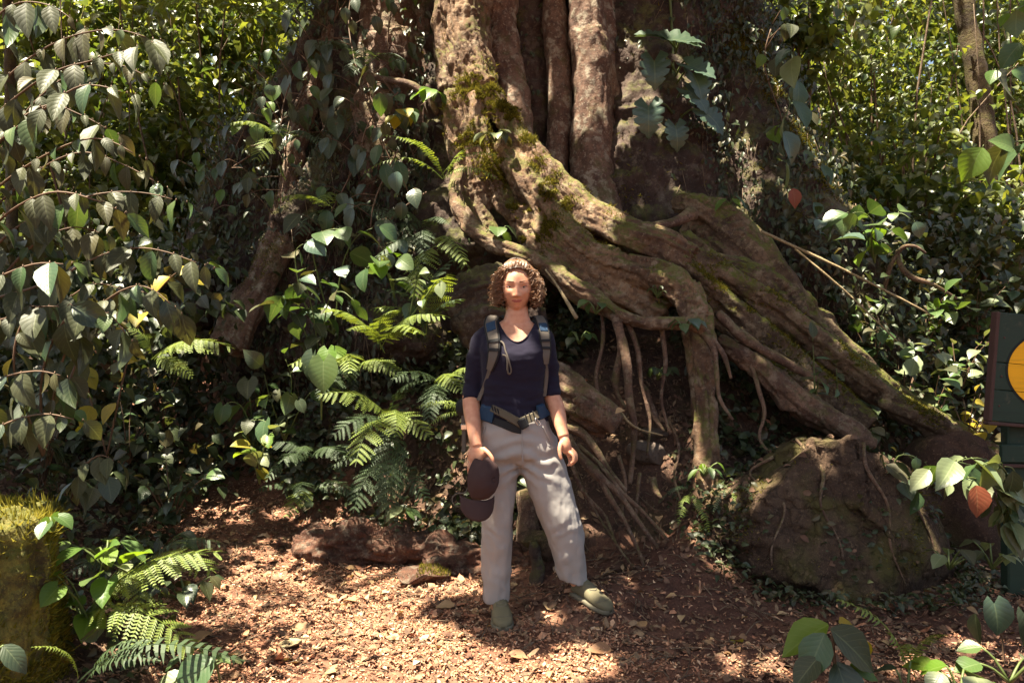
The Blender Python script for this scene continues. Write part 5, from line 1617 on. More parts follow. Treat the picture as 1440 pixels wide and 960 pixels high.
def rosette(name, label, cat, base, n, kind, mats, size, height, spread, group=None, wide=1.0, stem='stem', tilt=(0, -.2, 0), droop=.6, seed=None):
    """leaves on long stalks from one base"""
    base = Vector(base)
    root = thing(name, label, cat, base, group)
    paths = []
    for k in range(n):
        a = k * 2.4 + random.uniform(-.4, .4)
        rr = spread * random.uniform(.25, 1.0) ** .7
        hgt = height * random.uniform(.45, 1.05)
        tip = base + Vector((math.cos(a) * rr, math.sin(a) * rr, hgt)) + Vector(tilt) * hgt
        midp = base + (tip - base) * .55 + Vector((0, 0, hgt * .16))
        paths.append(([base, midp, tip], [.006, .0045, .0035]))
        d = (Vector((math.cos(a), math.sin(a), -droop)) + rv(.2) + Vector((0, -.25, 0))).normalized()
        put_leaf(root, kind, random.choice(mats), tip, d, Vector((math.cos(a) * .4, math.sin(a) * .4 - .35, 1)) + rv(.15), size * random.uniform(.7, 1.15), wide)
    stem_obj(root, paths, stem)
    return root

def bush(name, label, cat, base, h, spread, nst, kind, mats, size, group=None, per=6, wide=1.0, hang=.45, stem='stem_brown', tilt=(0, -.15, 0)):
    base = Vector(base); brs = []
    for k in range(nst):
        a = random.uniform(0, 6.28); rr = spread * random.uniform(.3, 1)
        tip = base + Vector((math.cos(a) * rr, math.sin(a) * rr * .8, h * random.uniform(.55, 1.05))) + Vector(tilt) * h
        mid = base + (tip - base) * .5 + Vector((0, 0, h * .12))
        brs.append([base + rv(.01), mid, tip])
    return branch_plant(name, label, cat, brs, kind, mats, size, h / per, group, wide, hang, stem, base, .005)

# fern fronds -------------------------------------------------------
_fm = {}
def frond_mesh(style, var, mat):
    key = (style, var, mat)
    if key in _fm: return _fm[key]
    r = random.Random(var * 7 + len(style))
    mb = MB()
    n = 17 if style == 'lacy' else 21
    droop = (.30, .55, .42)[var]
    cur = lambda t: np.array((.05 * math.sin(t * 2 + var), t * (1 - droop * .28 * t), .16 * math.sin(t * 2.4) - droop * t * t * .8))
    V, Fc = tube([cur(t) for t in np.linspace(0, 1, 10)], np.linspace(.006, .0015, 10), 4, .1, n=12); mb.add(V, Fc)
    for k in range(n):
        t = .14 + .85 * k / (n - 1)
        p = cur(t); T = cur(t + .02) - p; T /= np.linalg.norm(T)
        prof = math.sin(math.pi * min(1, (t - .08) ** .75 * 1.02)) ** .8 if t < .98 else .1
        L = r.uniform(.85, 1.1) * (.21 if style == 'lacy' else .125) * max(prof, .08)
        for sg in (-1, 1):
            if r.random() < .07: continue
            out = np.array((sg, r.uniform(-.14, .14), 0.0)) + T * (.35 if style == 'lacy' else .18) + np.array((0, 0, -.28 + r.uniform(-.16, .16)))
            out /= np.linalg.norm(out)
            nrm = np.cross(out, T) * sg; nrm /= np.linalg.norm(nrm) + 1e-9
            if style == 'sword':
                w = .024
                vs = [p - T * w * .5, p + out * L * .5 - T * w * .42 + nrm * .006, p + out * L + T * .01 - nrm * .015, p + out * L * .5 + T * w * .5 + nrm * .006, p + T * w * .6]
                u_ = np.array([(0, .3), (0, .3), (.5, .3), (1, .3), (1, .3)])
                mb.add(np.array(vs), [np.array([[0, 1, 3, 4]]), np.array([[1, 2, 3]])], u_)
            else:
                m = 9
                mb.add(np.array([p - T * .002, p + out * L, p + T * .004]), np.array([[0, 1, 2]]))
                for j in range(m):
                    s = (j + .6) / m
                    b = p + out * L * s - np.array((0, 0, .04 * L * s * s * 4))
                    l2 = .034 * math.sin(math.pi * min(1, (.25 + .75 * s) ** 1)) ** .6 * max(prof, .3) + .006
                    for sg2 in (-1, 1):
                        o2 = T * sg2 + out * .55; o2 /= np.linalg.norm(o2)
                        wv = out * .0075
                        mb.add(np.array([b - wv * .9, b + o2 * l2 * .55 - wv * .7 + nrm * .002, b + o2 * l2, b + o2 * l2 * .5 + wv * .9, b + wv * .9]), [np.array([[0, 1, 3, 4]]), np.array([[1, 2, 3]])], np.array([(.3, .2), (.3, .5), (.5, .9), (.7, .5), (.7, .2)]))
    _fm[key] = mb.mesh('frond', M[mat], False)
    return _fm[key]

def fern(label, base, fronds, style='lacy', mats=('fern',), group=None, name='fern'):
    """fronds: list of (direction, length) or (tip point,)"""
    base = Vector(base)
    root = thing(name, label, 'fern', base, group)
    for k, (d, L) in enumerate(fronds):
        o = bpy.data.objects.new('frond', frond_mesh(style, k % 3, random.choice(mats)))
        COL.objects.link(o); o.parent = root
        o.location = rv(.012)
        d = Vector(d)
        up = Vector((0, -.35, 1)) + rv(.15) - d * .2
        o.rotation_euler = frame_of(d, up).to_euler()
        o.scale = (L, L, L)
    return root

def fan(n, az0, az1, el, L, jit=.15):
    out = []
    for k in range(n):
        a = az0 + (az1 - az0) * k / max(1, n - 1) + random.uniform(-jit, jit)
        e = el + random.uniform(-.2, .2)
        out.append((Vector((math.cos(a) * math.cos(e), math.sin(a) * math.cos(e), math.sin(e))), L * random.uniform(.75, 1.15)))
    return out
def px_frond(b, tip):
    """frond from base point to a tip point: aims a little high, since fronds droop"""
    v = Vector(tip) - Vector(b); L = v.length
    return ((v / L + Vector((0, 0, .30))).normalized(), L * 1.18)

# ---- left foreground shrubs: rows of soft grey-green hanging leaves
def br(*l): return [P(*a) for a in l]
GL = 'leafy shrubs at the left edge'
LG = ['leaf_grey', 'leaf_grey', 'leaf_grey', 'leaf_mid']
branch_plant('leafy_shrub', 'tall shrub with rows of drooping grey green leaves reaching in at the upper left', 'shrub', [
    br((-60, 300, 2.9), (-20, 150, 2.85), (60, 70, 2.8), (150, 42, 2.75), (225, 58, 2.75)),
    br((-60, 300, 2.9), (-30, 190, 2.8), (60, 110, 2.7), (130, 85, 2.7), (212, 62, 2.68)),
    br((-60, 320, 2.9), (-20, 220, 2.7), (60, 155, 2.6), (120, 120, 2.6), (190, 135, 2.6)),
    br((-60, 340, 2.9), (-10, 270, 2.75), (70, 215, 2.7), (140, 195, 2.7), (205, 225, 2.7)),
    br((-60, 330, 3.2), (20, 180, 3.2), (90, 110, 3.2), (160, 90, 3.2), (230, 120, 3.2)),
    br((-60, 340, 3.3), (40, 250, 3.3), (110, 215, 3.3), (170, 230, 3.3), (235, 265, 3.3)),
    br((-60, 330, 2.9), (-40, 120, 2.9), (0, 20, 2.85), (60, 5, 2.8), (120, 40, 2.8)),
    br((-60, 330, 2.9), (0, 200, 2.95), (60, 150, 3.0), (110, 160, 3.0), (165, 190, 3.0))],
    'ovate', LG, .122, .05, GL, .68, 1.6, base=P(-60, 560, 2.9))
branch_plant('leafy_shrub', 'shrub with large pale hanging leaves in the middle of the left edge', 'shrub', [
    br((-50, 420, 2.7), (-10, 320, 2.65), (65, 272, 2.6), (130, 280, 2.6), (175, 300, 2.65)),
    br((-50, 420, 2.9), (10, 330, 3.0), (110, 280, 3.05), (190, 270, 3.1), (262, 285, 3.1)),
    br((-50, 430, 2.7), (-20, 400, 2.55), (45, 372, 2.5), (100, 372, 2.5)),
    br((-50, 430, 2.9), (60, 400, 2.95), (145, 358, 3.0), (215, 350, 3.0), (300, 378, 3.0)),
    br((-40, 460, 3.3), (60, 440, 3.4), (130, 400, 3.4), (180, 410, 3.4)),
    br((-40, 440, 3.2), (0, 450, 3.1), (50, 430, 3.0), (80, 460, 3.0)),
    br((-40, 440, 3.0), (40, 350, 3.05), (100, 320, 3.1), (150, 330, 3.1))],
    'ovate', LG, .128, .052, GL, .68, 1.6, base=P(-50, 640, 2.8))
branch_plant('leafy_shrub', 'shrub with broad dull olive leaves overhanging the shaded bank at left', 'shrub', [
    br((60, 640, 3.0), (90, 500, 2.95), (140, 430, 2.9), (200, 402, 2.85), (255, 440, 2.85)),
    br((60, 640, 3.0), (60, 520, 2.95), (100, 440, 2.9), (150, 440, 2.85), (185, 480, 2.85)),
    br((60, 640, 3.0), (120, 480, 3.1), (170, 410, 3.1), (230, 420, 3.1)),
    br((60, 640, 3.0), (20, 520, 2.8), (40, 440, 2.8), (95, 430, 2.8))],
    'ovate', ['leaf_grey', 'leaf_grey', 'leaf_grey', 'leaf_mid', 'leaf_grey', 'leaf_dark'], .135, .07, GL, .85, 1.5)
branch_plant('leafy_shrub', 'low shrub with a few drooping grey leaves just above the mossy stump', 'shrub', [
    br((-40, 640, 2.8), (-10, 545, 2.7), (45, 522, 2.65), (95, 530, 2.65)),
    br((-40, 640, 2.8), (0, 600, 2.7), (60, 582, 2.65), (115, 592, 2.65)),
    br((-30, 640, 3.1), (40, 560, 3.2), (100, 545, 3.2)),
    br((100, 700, 3.1), (115, 660, 3.0), (140, 640, 3.0), (165, 650, 3.0))],
    'ovate', ['leaf_grey', 'leaf_dark', 'leaf_grey'], .12, .06, GL, .85, 1.6)
branch_plant('leafy_shrub', 'thin shrub with small yellowing leaves between the left shrubs and the leaning root', 'shrub', [
    br((150, 640, 4.2), (190, 470, 4.1), (240, 390, 4.0), (290, 372, 4.0)),
    br((150, 640, 4.2), (120, 520, 4.1), (150, 460, 4.1), (190, 470, 4.0))],
    'ovate', ['leaf_yellow', 'leaf_mid', 'leaf_grey', 'leaf_grey'], .12, .08, GL, 1.0, .9)

# ---- plants of the middle bank
GB = 'broad leafed plants on the bank'
def gp(px, Y, dz=0.0):
    x = (px - 720) / F * Y
    return Vector((x, Y, float(H(np.array([x]), np.array([Y]), False)[0]) + dz))
B2 = ['leaf_mid', 'leaf_blue', 'leaf_mid', 'leaf_grey']
branch_plant('broad_leaf_plant', 'plant with broad mid green leaves on upright stems right of the leaning root', 'plant', [
    br((470, 470, 5.0), (450, 400, 4.9), (440, 340, 4.8), (470, 322, 4.75), (500, 330, 4.7)),
    br((470, 470, 5.0), (480, 380, 4.9), (500, 335, 4.8), (530, 318, 4.75)),
    br((470, 470, 5.0), (430, 430, 4.85), (415, 360, 4.8), (430, 340, 4.7)),
    br((470, 470, 5.0), (430, 440, 4.8), (405, 410, 4.7), (420, 395, 4.6))], 'ovate', B2, .16, .11, GB, 1.2, .6, 'stem')
branch_plant('broad_leaf_plant', 'plant with spotted drooping leaves low beside the leaning root', 'plant', [
    br((450, 520, 4.8), (440, 440, 4.7), (425, 400, 4.65), (400, 415, 4.6)),
    br((450, 520, 4.8), (460, 430, 4.7), (480, 410, 4.6), (505, 430, 4.55)),
    br((450, 520, 4.8), (420, 450, 4.7), (390, 430, 4.6))], 'ovate', ['leaf_mid', 'leaf_grey'], .15, .10, GB, 1.15, .8, 'stem')
rosette('heart_leaf_plant', 'plant with three big rounded heart leaves, one glowing bright green', 'plant', P(452, 590, 4.5), 0, 'heart', ['leaf_mid'], .2, .3, .1)
hp = [o for o in COL.objects if o.name.startswith('heart_leaf_plant')][0]
for (px, py, Y, d, up, s_, m_) in [(461, 492, 4.35, (.05, -.35, -.6), (-.1, -1, .5), .13, 'leaf_bright'), (455, 508, 4.3, (.05, -.3, -1), (.1, -1, .3), .19, 'leaf_mid'), (440, 500, 4.4, (-.3, -.1, -1), (-.8, -.8, .3), .17, 'leaf_dark'), (470, 498, 4.42, (.3, .2, .2), (0, -1, .4), .10, 'leaf_bright')]:
    put_leaf(hp, 'heart', m_, P(px, py, Y), d, up, s_, 1.0)
stem_obj(hp, [([P(452, 590, 4.5), P(452, 540, 4.45), P(px, py, 4.38)], [.006, .005, .004]) for px, py in ((461, 492), (455, 508), (440, 500))], 'stem')
branch_plant('bright_leaf_plant', 'glossy plant with a curled bright green leaf below the main root', 'plant', [
    br((555, 420, 4.7), (545, 385, 4.6), (530, 365, 4.5), (545, 358, 4.45), (560, 365, 4.4)),
    br((555, 420, 4.7), (550, 390, 4.6), (525, 372, 4.5), (515, 378, 4.45))], 'round', ['leaf_bright', 'leaf_mid', 'leaf_pale'], .13, .10, GB, 1.0, .3, 'stem')
branch_plant('broad_leaf_plant', 'pale leaved plant in front of the fern left of her head', 'plant', [
    br((575, 450, 4.45), (600, 415, 4.35), (615, 395, 4.3), (628, 400, 4.25)),
    br((575, 450, 4.45), (585, 400, 4.4), (590, 385, 4.3))], 'ovate', ['leaf_pale', 'leaf_mid'], .11, .10, GB, 1.1, .7, 'stem')
branch_plant('broad_leaf_plant', 'plant of heart shaped leaves low on the bank beside the path', 'plant', [
    br((360, 640, 4.75), (345, 580, 4.65), (325, 565, 4.6), (305, 580, 4.55)),
    br((360, 640, 4.75), (370, 570, 4.65), (395, 550, 4.6), (420, 565, 4.55)),
    br((360, 640, 4.75), (345, 600, 4.6), (365, 590, 4.5), (385, 600, 4.45)),
    br((360, 640, 4.75), (350, 550, 4.7), (350, 535, 4.65))], 'heart', ['leaf_mid', 'leaf_grey', 'leaf_dark'], .125, .09, GB, .95, .9, 'stem')
branch_plant('broad_leaf_plant', 'small plant with one bright yellow green leaf above the path edge', 'plant', [
    br((365, 680, 4.5), (372, 625, 4.4), (385, 605, 4.35)), br((365, 680, 4.5), (350, 625, 4.4), (340, 610, 4.35)), br((365, 680, 4.5), (362, 640, 4.4), (350, 630, 4.35))], 'heart', ['leaf_bright', 'leaf_pale', 'leaf_yellow'], .10, .10, GB, 1.0, .5, 'stem')
branch_plant('broad_leaf_plant', 'dark leaved seedling on the shaded slope left of the fern', 'plant', [
    br((400, 620, 4.9), (410, 540, 4.8), (400, 500, 4.75)), br((400, 620, 4.9), (430, 560, 4.8), (450, 545, 4.75)), br((400, 620, 4.9), (380, 560, 4.8), (370, 520, 4.75))], 'ovate', ['leaf_dark', 'leaf_mid'], .13, .10, GB, 1.0, .7, 'stem')
rosette('seedling', 'pale star shaped seedling growing just above the rotten log', 'plant', P(566, 722, 4.25), 6, 'lance', ['leaf_pale', 'leaf_mid'], .12, .05, .05, wide=1.5, droop=.3)
# sprigs on the roots and slope
for (px, py, Y, n, s_, kind, mats, lab) in [
    (962, 452, 4.35, 9, .085, 'ovate', ['leaf_mid', 'leaf_blue'], 'green sprig growing where the slim root meets the hanging root'),
    (925, 405, 4.72, 12, .045, 'lance', ['leaf_dark', 'leaf_mid'], 'small tuft of narrow leaves on the flank of the main root'),
    (696, 186, 5.25, 6, .12, 'ovate', ['leaf_pale', 'leaf_grey'], 'grey leaved sprig on the mossy shoulder of the main root'),
    (838, 428, 4.5, 5, .09, 'ovate', ['leaf_mid'], 'small green sprig below the slim curving root'),
    (610, 128, 5.45, 5, .16, 'ovate', ['leaf_bright', 'leaf_mid'], 'bright lit leaf sprig at the left edge of the main root'),
    (565, 158, 5.4, 6, .14, 'ovate', ['leaf_mid', 'leaf_yellow', 'leaf_bright'], 'sprig with a yellow leaf left of the mossy shoulder'),
    (990, 655, 4.2, 7, .10, 'lance', ['leaf_bright', 'leaf_mid'], 'bright little sprig at the foot of the hanging root'),
    (1025, 278, 5.25, 5, .14, 'lance', ['leaf_bright', 'leaf_mid'], 'pair of upright green leaves behind the humped root'),
    (815, 470, 4.6, 7, .08, 'ovate', ['leaf_dark', 'leaf_mid'], 'dark sprig in the hollow right of her shoulder'),
    (700, 322, 4.95, 4, .12, 'round', ['leaf_mid'], 'rounded green leaves under the mossy hole of the main root'),
    (925, 520, 4.6, 8, .085, 'ovate', ['leaf_dark', 'leaf_mid'], 'drooping sprig in the shade beside the hanging root'),
    (1215, 605, 4.6, 9, .09, 'ovate', ['leaf_mid', 'leaf_grey', 'leaf_yellow'], 'leafy sprig where the ridged buttress passes the boulder')]:
    rosette('sprig', lab, 'sprig', P(px, py + 14, Y), n, kind, mats, s_, .08, .07, wide=1.2)
branch_plant('seedling', 'slender seedling with pairs of long leaves on the ridged buttress', 'plant', [br((1146, 560, 4.5), (1145, 520, 4.48), (1143, 480, 4.45)), br((1146, 560, 4.5), (1150, 540, 4.45), (1150, 530, 4.4))], 'lance', ['leaf_mid', 'leaf_grey'], .11, .055, None, 1.5, .25, 'stem')
branch_plant('seedling', 'second thin seedling higher on the ridged buttress', 'plant', [br((1178, 560, 4.55), (1177, 535, 4.5), (1176, 515, 4.5))], 'lance', ['leaf_mid', 'leaf_grey'], .08, .05, None, 1.4, .25, 'stem')

# ferns
Vx = lambda *a: Vector(a)
fern('large feathery fern with grey green fronds hanging beside the woman at left', P(600, 470, 4.6), [px_frond(P(600, 470, 4.6), P(640, 395, 4.3)), px_frond(P(600, 470, 4.6), P(560, 400, 4.4)), px_frond(P(595, 470, 4.6), P(610, 360, 4.5)), px_frond(P(595, 470, 4.6), P(650, 430, 4.4)), px_frond(P(595, 470, 4.6), P(530, 430, 4.4))], 'lacy', ('fern', 'fern_dark'))
fern('hanging fern with a long narrow frond pointing straight down under the slim root', P(614, 345, 4.75), [((-.1, -.5, -.4), .55), ((.3, -.6, .0), .5), ((-.7, -.5, .0), .5), ((.6, -.4, -.3), .4)], 'lacy', ('fern_dark', 'fern'))
fern('sunlit yellow green fern on top of the bank left of her shoulder', P(540, 490, 4.5), [px_frond(P(540, 500, 4.5), P(450, 450, 4.3)), px_frond(P(540, 500, 4.5), P(545, 440, 4.25)), px_frond(P(550, 500, 4.5), P(630, 465, 4.25)), px_frond(P(550, 500, 4.5), P(610, 500, 4.1)), px_frond(P(540, 500, 4.5), P(500, 465, 4.2))], 'lacy', ('fern', 'fern'))
fern('bright arching fern with fronds spilling down the bank left of her arm', P(555, 590, 4.45), [px_frond(P(555, 590, 4.45), P(458, 580, 4.2)), px_frond(P(555, 590, 4.45), P(580, 528, 4.25)), ((.15, -.8, .1), .5), ((-.15, -.8, -.2), .6), px_frond(P(555, 590, 4.45), P(595, 615, 4.1)), ((.0, -.6, -.5), .62), ((-.5, -.7, .0), .5)], 'lacy', ('fern', 'fern_dark'))
fern('dark drooping fern in the shade below the arching bright fern', P(545, 650, 4.5), [((-.2, -.7, -.3), .5), ((.2, -.7, -.3), .5), ((.5, -.6, -.2), .45), ((-.6, -.5, .1), .4)], 'lacy', ('fern_dark',))
fern('small lit fern peeping out beside her right elbow', P(655, 580, 4.0), [((-.9, -.3, .2), .28), ((-.8, -.3, .45), .26), ((-.9, -.4, -.05), .26)], 'sword', ('fern',))
fern('fern with sunlit horizontal fronds in front of the mossy root', P(625, 250, 5.2), [px_frond(P(635, 245, 5.2), P(552, 198, 5.0)), px_frond(P(635, 250, 5.2), P(535, 230, 5.0)), px_frond(P(635, 235, 5.2), P(580, 178, 5.0)), px_frond(P(620, 250, 5.2), P(690, 235, 5.0)), px_frond(P(620, 260, 5.2), P(680, 262, 5.0)), px_frond(P(625, 250, 5.2), P(660, 205, 5.0))], 'sword', ('fern',))
fern('fern frond glowing green against the dark bank at left', P(215, 505, 3.7), [px_frond(P(215, 500, 3.7), P(322, 505, 3.6)), px_frond(P(215, 505, 3.7), P(285, 490, 3.65)), px_frond(P(215, 505, 3.7), P(250, 540, 3.6)), px_frond(P(215, 505, 3.7), P(180, 470, 3.6))], 'lacy', ('fern',))
fern('sunlit fern spreading over the litter beside the mossy stump', P(120, 860, 2.75), [px_frond(P(130, 840, 2.75), P(318, 780, 2.8)), px_frond(P(120, 850, 2.75), P(262, 900, 2.6)), px_frond(P(120, 850, 2.75), P(200, 800, 2.85))], 'lacy', ('fern',))
fern('feathery fern in half shade between the sunlit fern and the dark bank', P(215, 790, 3.3), [((.8, -.5, .2), .5), ((.3, -.8, .1), .45), ((-.4, -.7, .3), .4), ((.9, -.1, .35), .4)], 'lacy', ('fern', 'fern_dark'))
fern('half shaded fern in the bottom left corner under the sunlit fern', P(120, 950, 2.5), [px_frond(P(120, 960, 2.5), P(200, 925, 2.4)), px_frond(P(120, 960, 2.5), P(320, 935, 2.45)), px_frond(P(140, 970, 2.5), P(90, 920, 2.4)), px_frond(P(140, 970, 2.5), P(240, 960, 2.4))], 'sword', ('fern', 'fern_dark'))
fern('curled sword fern on the litter at lower right', P(1290, 950, 2.75), [px_frond(P(1295, 940, 2.75), P(1200, 848, 2.75)), px_frond(P(1290, 950, 2.75), P(1265, 890, 2.6)), px_frond(P(1295, 950, 2.75), P(1335, 900, 2.65))], 'sword', ('fern_dark', 'fern'))
fern('pale fern tuft on the corner of the bank above the boulder', P(1030, 690, 4.15), [((-.5, -.6, .3), .22), ((.5, -.6, .35), .22), ((.1, -.8, .3), .25), ((.6, -.5, -.2), .28), ((-.6, -.5, -.1), .25), ((.1, -.7, -.4), .3)], 'sword', ('fern', 'leaf_pale'))
fern('drooping fern hanging at the foot of the thick hanging root', P(975, 690, 4.15), [((-.3, -.6, -.3), .28), ((.2, -.6, -.4), .28), ((-.7, -.4, .1), .22), ((.0, -.7, .1), .22)], 'sword', ('fern_dark', 'fern'))
fern('dark fern on the trunk under the climbing leaves', P(600, 320, 5.3), [((-.8, -.5, .2), .45), ((-.4, -.7, .3), .45), ((.4, -.7, .2), .4), ((-.6, -.6, -.3), .5), ((0, -.8, -.3), .45)], 'lacy', ('fern_dark',))
fern('feathery fern half way up the bank between the heart leaves and the bright fern', P(500, 520, 4.7), [((-.6, -.6, .2), .5), ((.1, -.8, .3), .5), ((.6, -.6, .1), .45), ((-.2, -.8, -.2), .5)], 'lacy', ('fern', 'fern_dark'))
fern('feathery fern just left of her sleeve, half in shade', P(625, 540, 4.4), [((-.5, -.7, .2), .42), ((.2, -.8, .2), .4), ((-.2, -.8, -.2), .45), ((.6, -.5, .3), .35)], 'lacy', ('fern_dark', 'fern'))
fern('low fern on the slope above the left end of the rotten log', P(440, 690, 4.75), [((-.6, -.6, .3), .4), ((.1, -.8, .3), .42), ((.7, -.5, .2), .4), ((-.1, -.8, -.1), .4)], 'lacy', ('fern', 'fern_dark'))
fern('fern growing from the trunk under the heart leaf vine', P(480, 300, 5.7), [((-.7, -.6, .2), .55), ((.0, -.8, .2), .55), ((.6, -.6, .1), .5), ((-.3, -.8, -.3), .6)], 'lacy', ('fern_dark', 'fern'))
fern('fern high on the left trunk beside the brown branch', P(520, 90, 5.95), [((-.6, -.6, .2), .5), ((.2, -.8, .1), .5), ((.7, -.5, .0), .45), ((-.1, -.8, -.4), .5)], 'lacy', ('fern_dark',))
fern('dark fern in front of the top of the leaning root', P(400, 200, 5.8), [((-.6, -.6, .2), .5), ((.2, -.8, .2), .5), ((.7, -.5, .0), .45), ((-.1, -.8, -.4), .5)], 'lacy', ('fern_dark', 'fern'))
fern('dim fern in the hollow between the bright fern and the path', P(440, 640, 4.6), fan(5, 3.4, 6.0, .2, .4), 'lacy', ('fern_dark',))
fern('sunlit fern at the top left in front of the far foliage', P(350, 20, 6.8), fan(6, 3.2, 6.2, .1, 1.1), 'lacy', ('fern',))
fern('small fern on the far side of the path at the bend', P(275, 690, 5.6), fan(5, 3.3, 6.1, .4, .35), 'sword', ('fern',))

# climbing plants on the trunk --------------------------------------
def climber(label, path, kind, mats, size, spacing, group=None, wide=1.0, name='climbing_vine', cat='vine', spread=.12):
    p = [P(*a) for a in path]
    root = thing(name, label, cat, p[0], group)
    c = catmull([tuple(x) for x in p], 40)
    L = np.linalg.norm(np.diff(c, axis=0), axis=1).sum(); n = int(L / spacing)
    paths = [([Vector(x) for x in c[::4]], .006)]
    for k in range(n):
        b = Vector(c[int(39 * (k + .5) / n)])
        a = Vector((random.uniform(-1, 1) * spread, -random.uniform(.06, .22), random.uniform(-.4, 1) * spread))
        q = b + a
        paths.append(([b, b + a * .6 + Vector((0, 0, .02)), q], [.004, .003, .0025]))
        put_leaf(root, kind, random.choice(mats), q, Vector((a.x * 3, -.25, -1)) + rv(.25), Vector((a.x * 2, -1, .55)) + rv(.25), size * random.uniform(.7, 1.2), wide)
    stem_obj(root, paths, 'stem_brown')
    return root
GC = 'vines climbing the trunk'
climber('vine of dark heart leaves climbing the left side of the trunk, highest of three', [(470, 250, 5.9), (455, 180, 6.0), (445, 110, 6.1), (465, 40, 6.2), (500, -20, 6.3)], 'heart', ['leaf_dark', 'leaf_dark', 'leaf_grey'], .17, .10, GC, .85, spread=.28)
climber('dense vine of overlapping dark leaves beside the first fluted column', [(560, 250, 5.7), (530, 180, 5.8), (505, 110, 5.9), (490, 30, 6.1), (500, -30, 6.2)], 'ovate', ['leaf_dark', 'leaf_dark', 'leaf_grey'], .15, .08, GC, .9, spread=.28)
climber('vine with long dangling leaves over the dark hollow of the trunk', [(560, 130, 5.6), (520, 170, 5.6), (500, 230, 5.5), (470, 290, 5.5), (450, 330, 5.4)], 'ovate', ['leaf_mid', 'leaf_dark', 'leaf_grey'], .16, .09, GC, .9, spread=.2)
climber('vine of dull leaves trailing above the leaning root', [(420, 90, 6.0), (400, 140, 5.9), (390, 190, 5.8), (350, 220, 5.8), (320, 240, 5.8)], 'ovate', ['leaf_dark', 'leaf_grey', 'leaf_mid'], .15, .09, GC, .9, spread=.22)
climber('thin hanging vine in the darkest part of the trunk base', [(560, 210, 5.4), (540, 250, 5.4), (525, 290, 5.3), (520, 330, 5.3)], 'lance', ['leaf_dark', 'leaf_mid'], .17, .08, GC, 1.5, spread=.18)
climber('vine of small dull leaves draped over the top of the leaning root', [(460, 60, 6.2), (430, 120, 6.05), (405, 180, 5.85), (400, 250, 5.7), (385, 310, 5.6)], 'ovate', ['leaf_dark', 'leaf_mid', 'leaf_grey'], .12, .06, GC, .85, spread=.24)
climber('vine spreading over the far left edge of the trunk base', [(380, 120, 6.2), (340, 190, 6.1), (310, 260, 6.0), (290, 330, 5.9)], 'ovate', ['leaf_dark', 'leaf_mid', 'leaf_bright'], .12, .06, GC, .85, spread=.26)
climber('vine running up the broad column left of the main root', [(585, 230, 6.0), (560, 150, 6.1), (545, 70, 6.15), (555, -20, 6.2)], 'ovate', ['leaf_dark', 'leaf_mid'], .12, .07, GC, .85, spread=.26)
climber('leafy vine hanging on the left rim of the buttress near the ferns', [(600, 270, 5.15), (570, 290, 5.1), (540, 320, 5.05), (530, 360, 5.0)], 'ovate', ['leaf_dark', 'leaf_blue'], .14, .09, GC, 1.0, spread=.18)
climber('sparse vine on the right shoulder of the trunk', [(1130, 330, 5.7), (1110, 250, 5.8), (1100, 170, 5.9), (1075, 90, 6.0), (1090, 20, 6.0)], 'ovate', ['leaf_mid', 'leaf_grey', 'leaf_bright'], .15, .13, GC, 1.0, spread=.2)
# big split leaves
mon = thing('split_leaf_vine', 'vine with big glossy blue green split leaves high on the right trunk', 'vine', P(955, 200, 6.0))
paths = []
for (px, py, d, s_, up) in [(905, 52, (.95, -.2, .05), .22, (0, -.6, 1)), (935, 55, (.75, -.3, -.15), .30, (.1, -.7, .8)), (920, 86, (.0, -.3, -1), .24, (-.1, -1, .4)), (968, 92, (.6, -.3, -.3), .25, (.2, -.9, .7)), (975, 105, (.35, -.3, -.8), .24, (.3, -.9, .5)), (968, 128, (.5, -.3, -.4), .24, (.2, -.9, .7)), (990, 158, (.75, -.3, -.55), .24, (.2, -.9, .6)), (912, 150, (-.05, -.3, -1), .25, (-.2, -1, .3)), (950, 178, (.15, -.3, -1), .20, (.1, -1, .3)), (960, 60, (.7, -.2, .2), .18, (0, -.7, 1))]:
    q = P(px, py, 5.75); b = P(950, py + 15, 6.0)
    paths.append(([b, (b + q) / 2 + Vector((0, -.05, .05)), q], [.010, .008, .006]))
    put_leaf(mon, 'mons', 'leaf_blue', q, d, up, s_, 1.0)
paths.append(([P(955, 220, 6.05), P(948, 130, 6.05), P(945, 40, 6.1), P(940, -30, 6.1)], [.014, .013, .012, .012]))
stem_obj(mon, paths, 'stem')
# singles on the right shoulder
branch_plant('hanging_plant', 'plant with long veined hanging leaves on the right flank of the tree', 'plant', [br((1120, 120, 5.7), (1110, 150, 5.6), (1100, 180, 5.55), (1105, 225, 5.5)), br((1120, 120, 5.7), (1118, 90, 5.6), (1115, 70, 5.5))], 'ovate', ['leaf_mid', 'leaf_pale', 'leaf_blue'], .24, .16, None, .95, 1.2, 'stem')
l_ = thing('dead_leaf', 'single red brown dead leaf hanging on the right flank of the tree', 'leaf', P(1115, 268, 5.5))
put_leaf(l_, 'ovate', 'leaf_red', P(1115, 265, 5.5), (.1, -.2, -1), (0, -1, .2), .16, .9, 'blade')

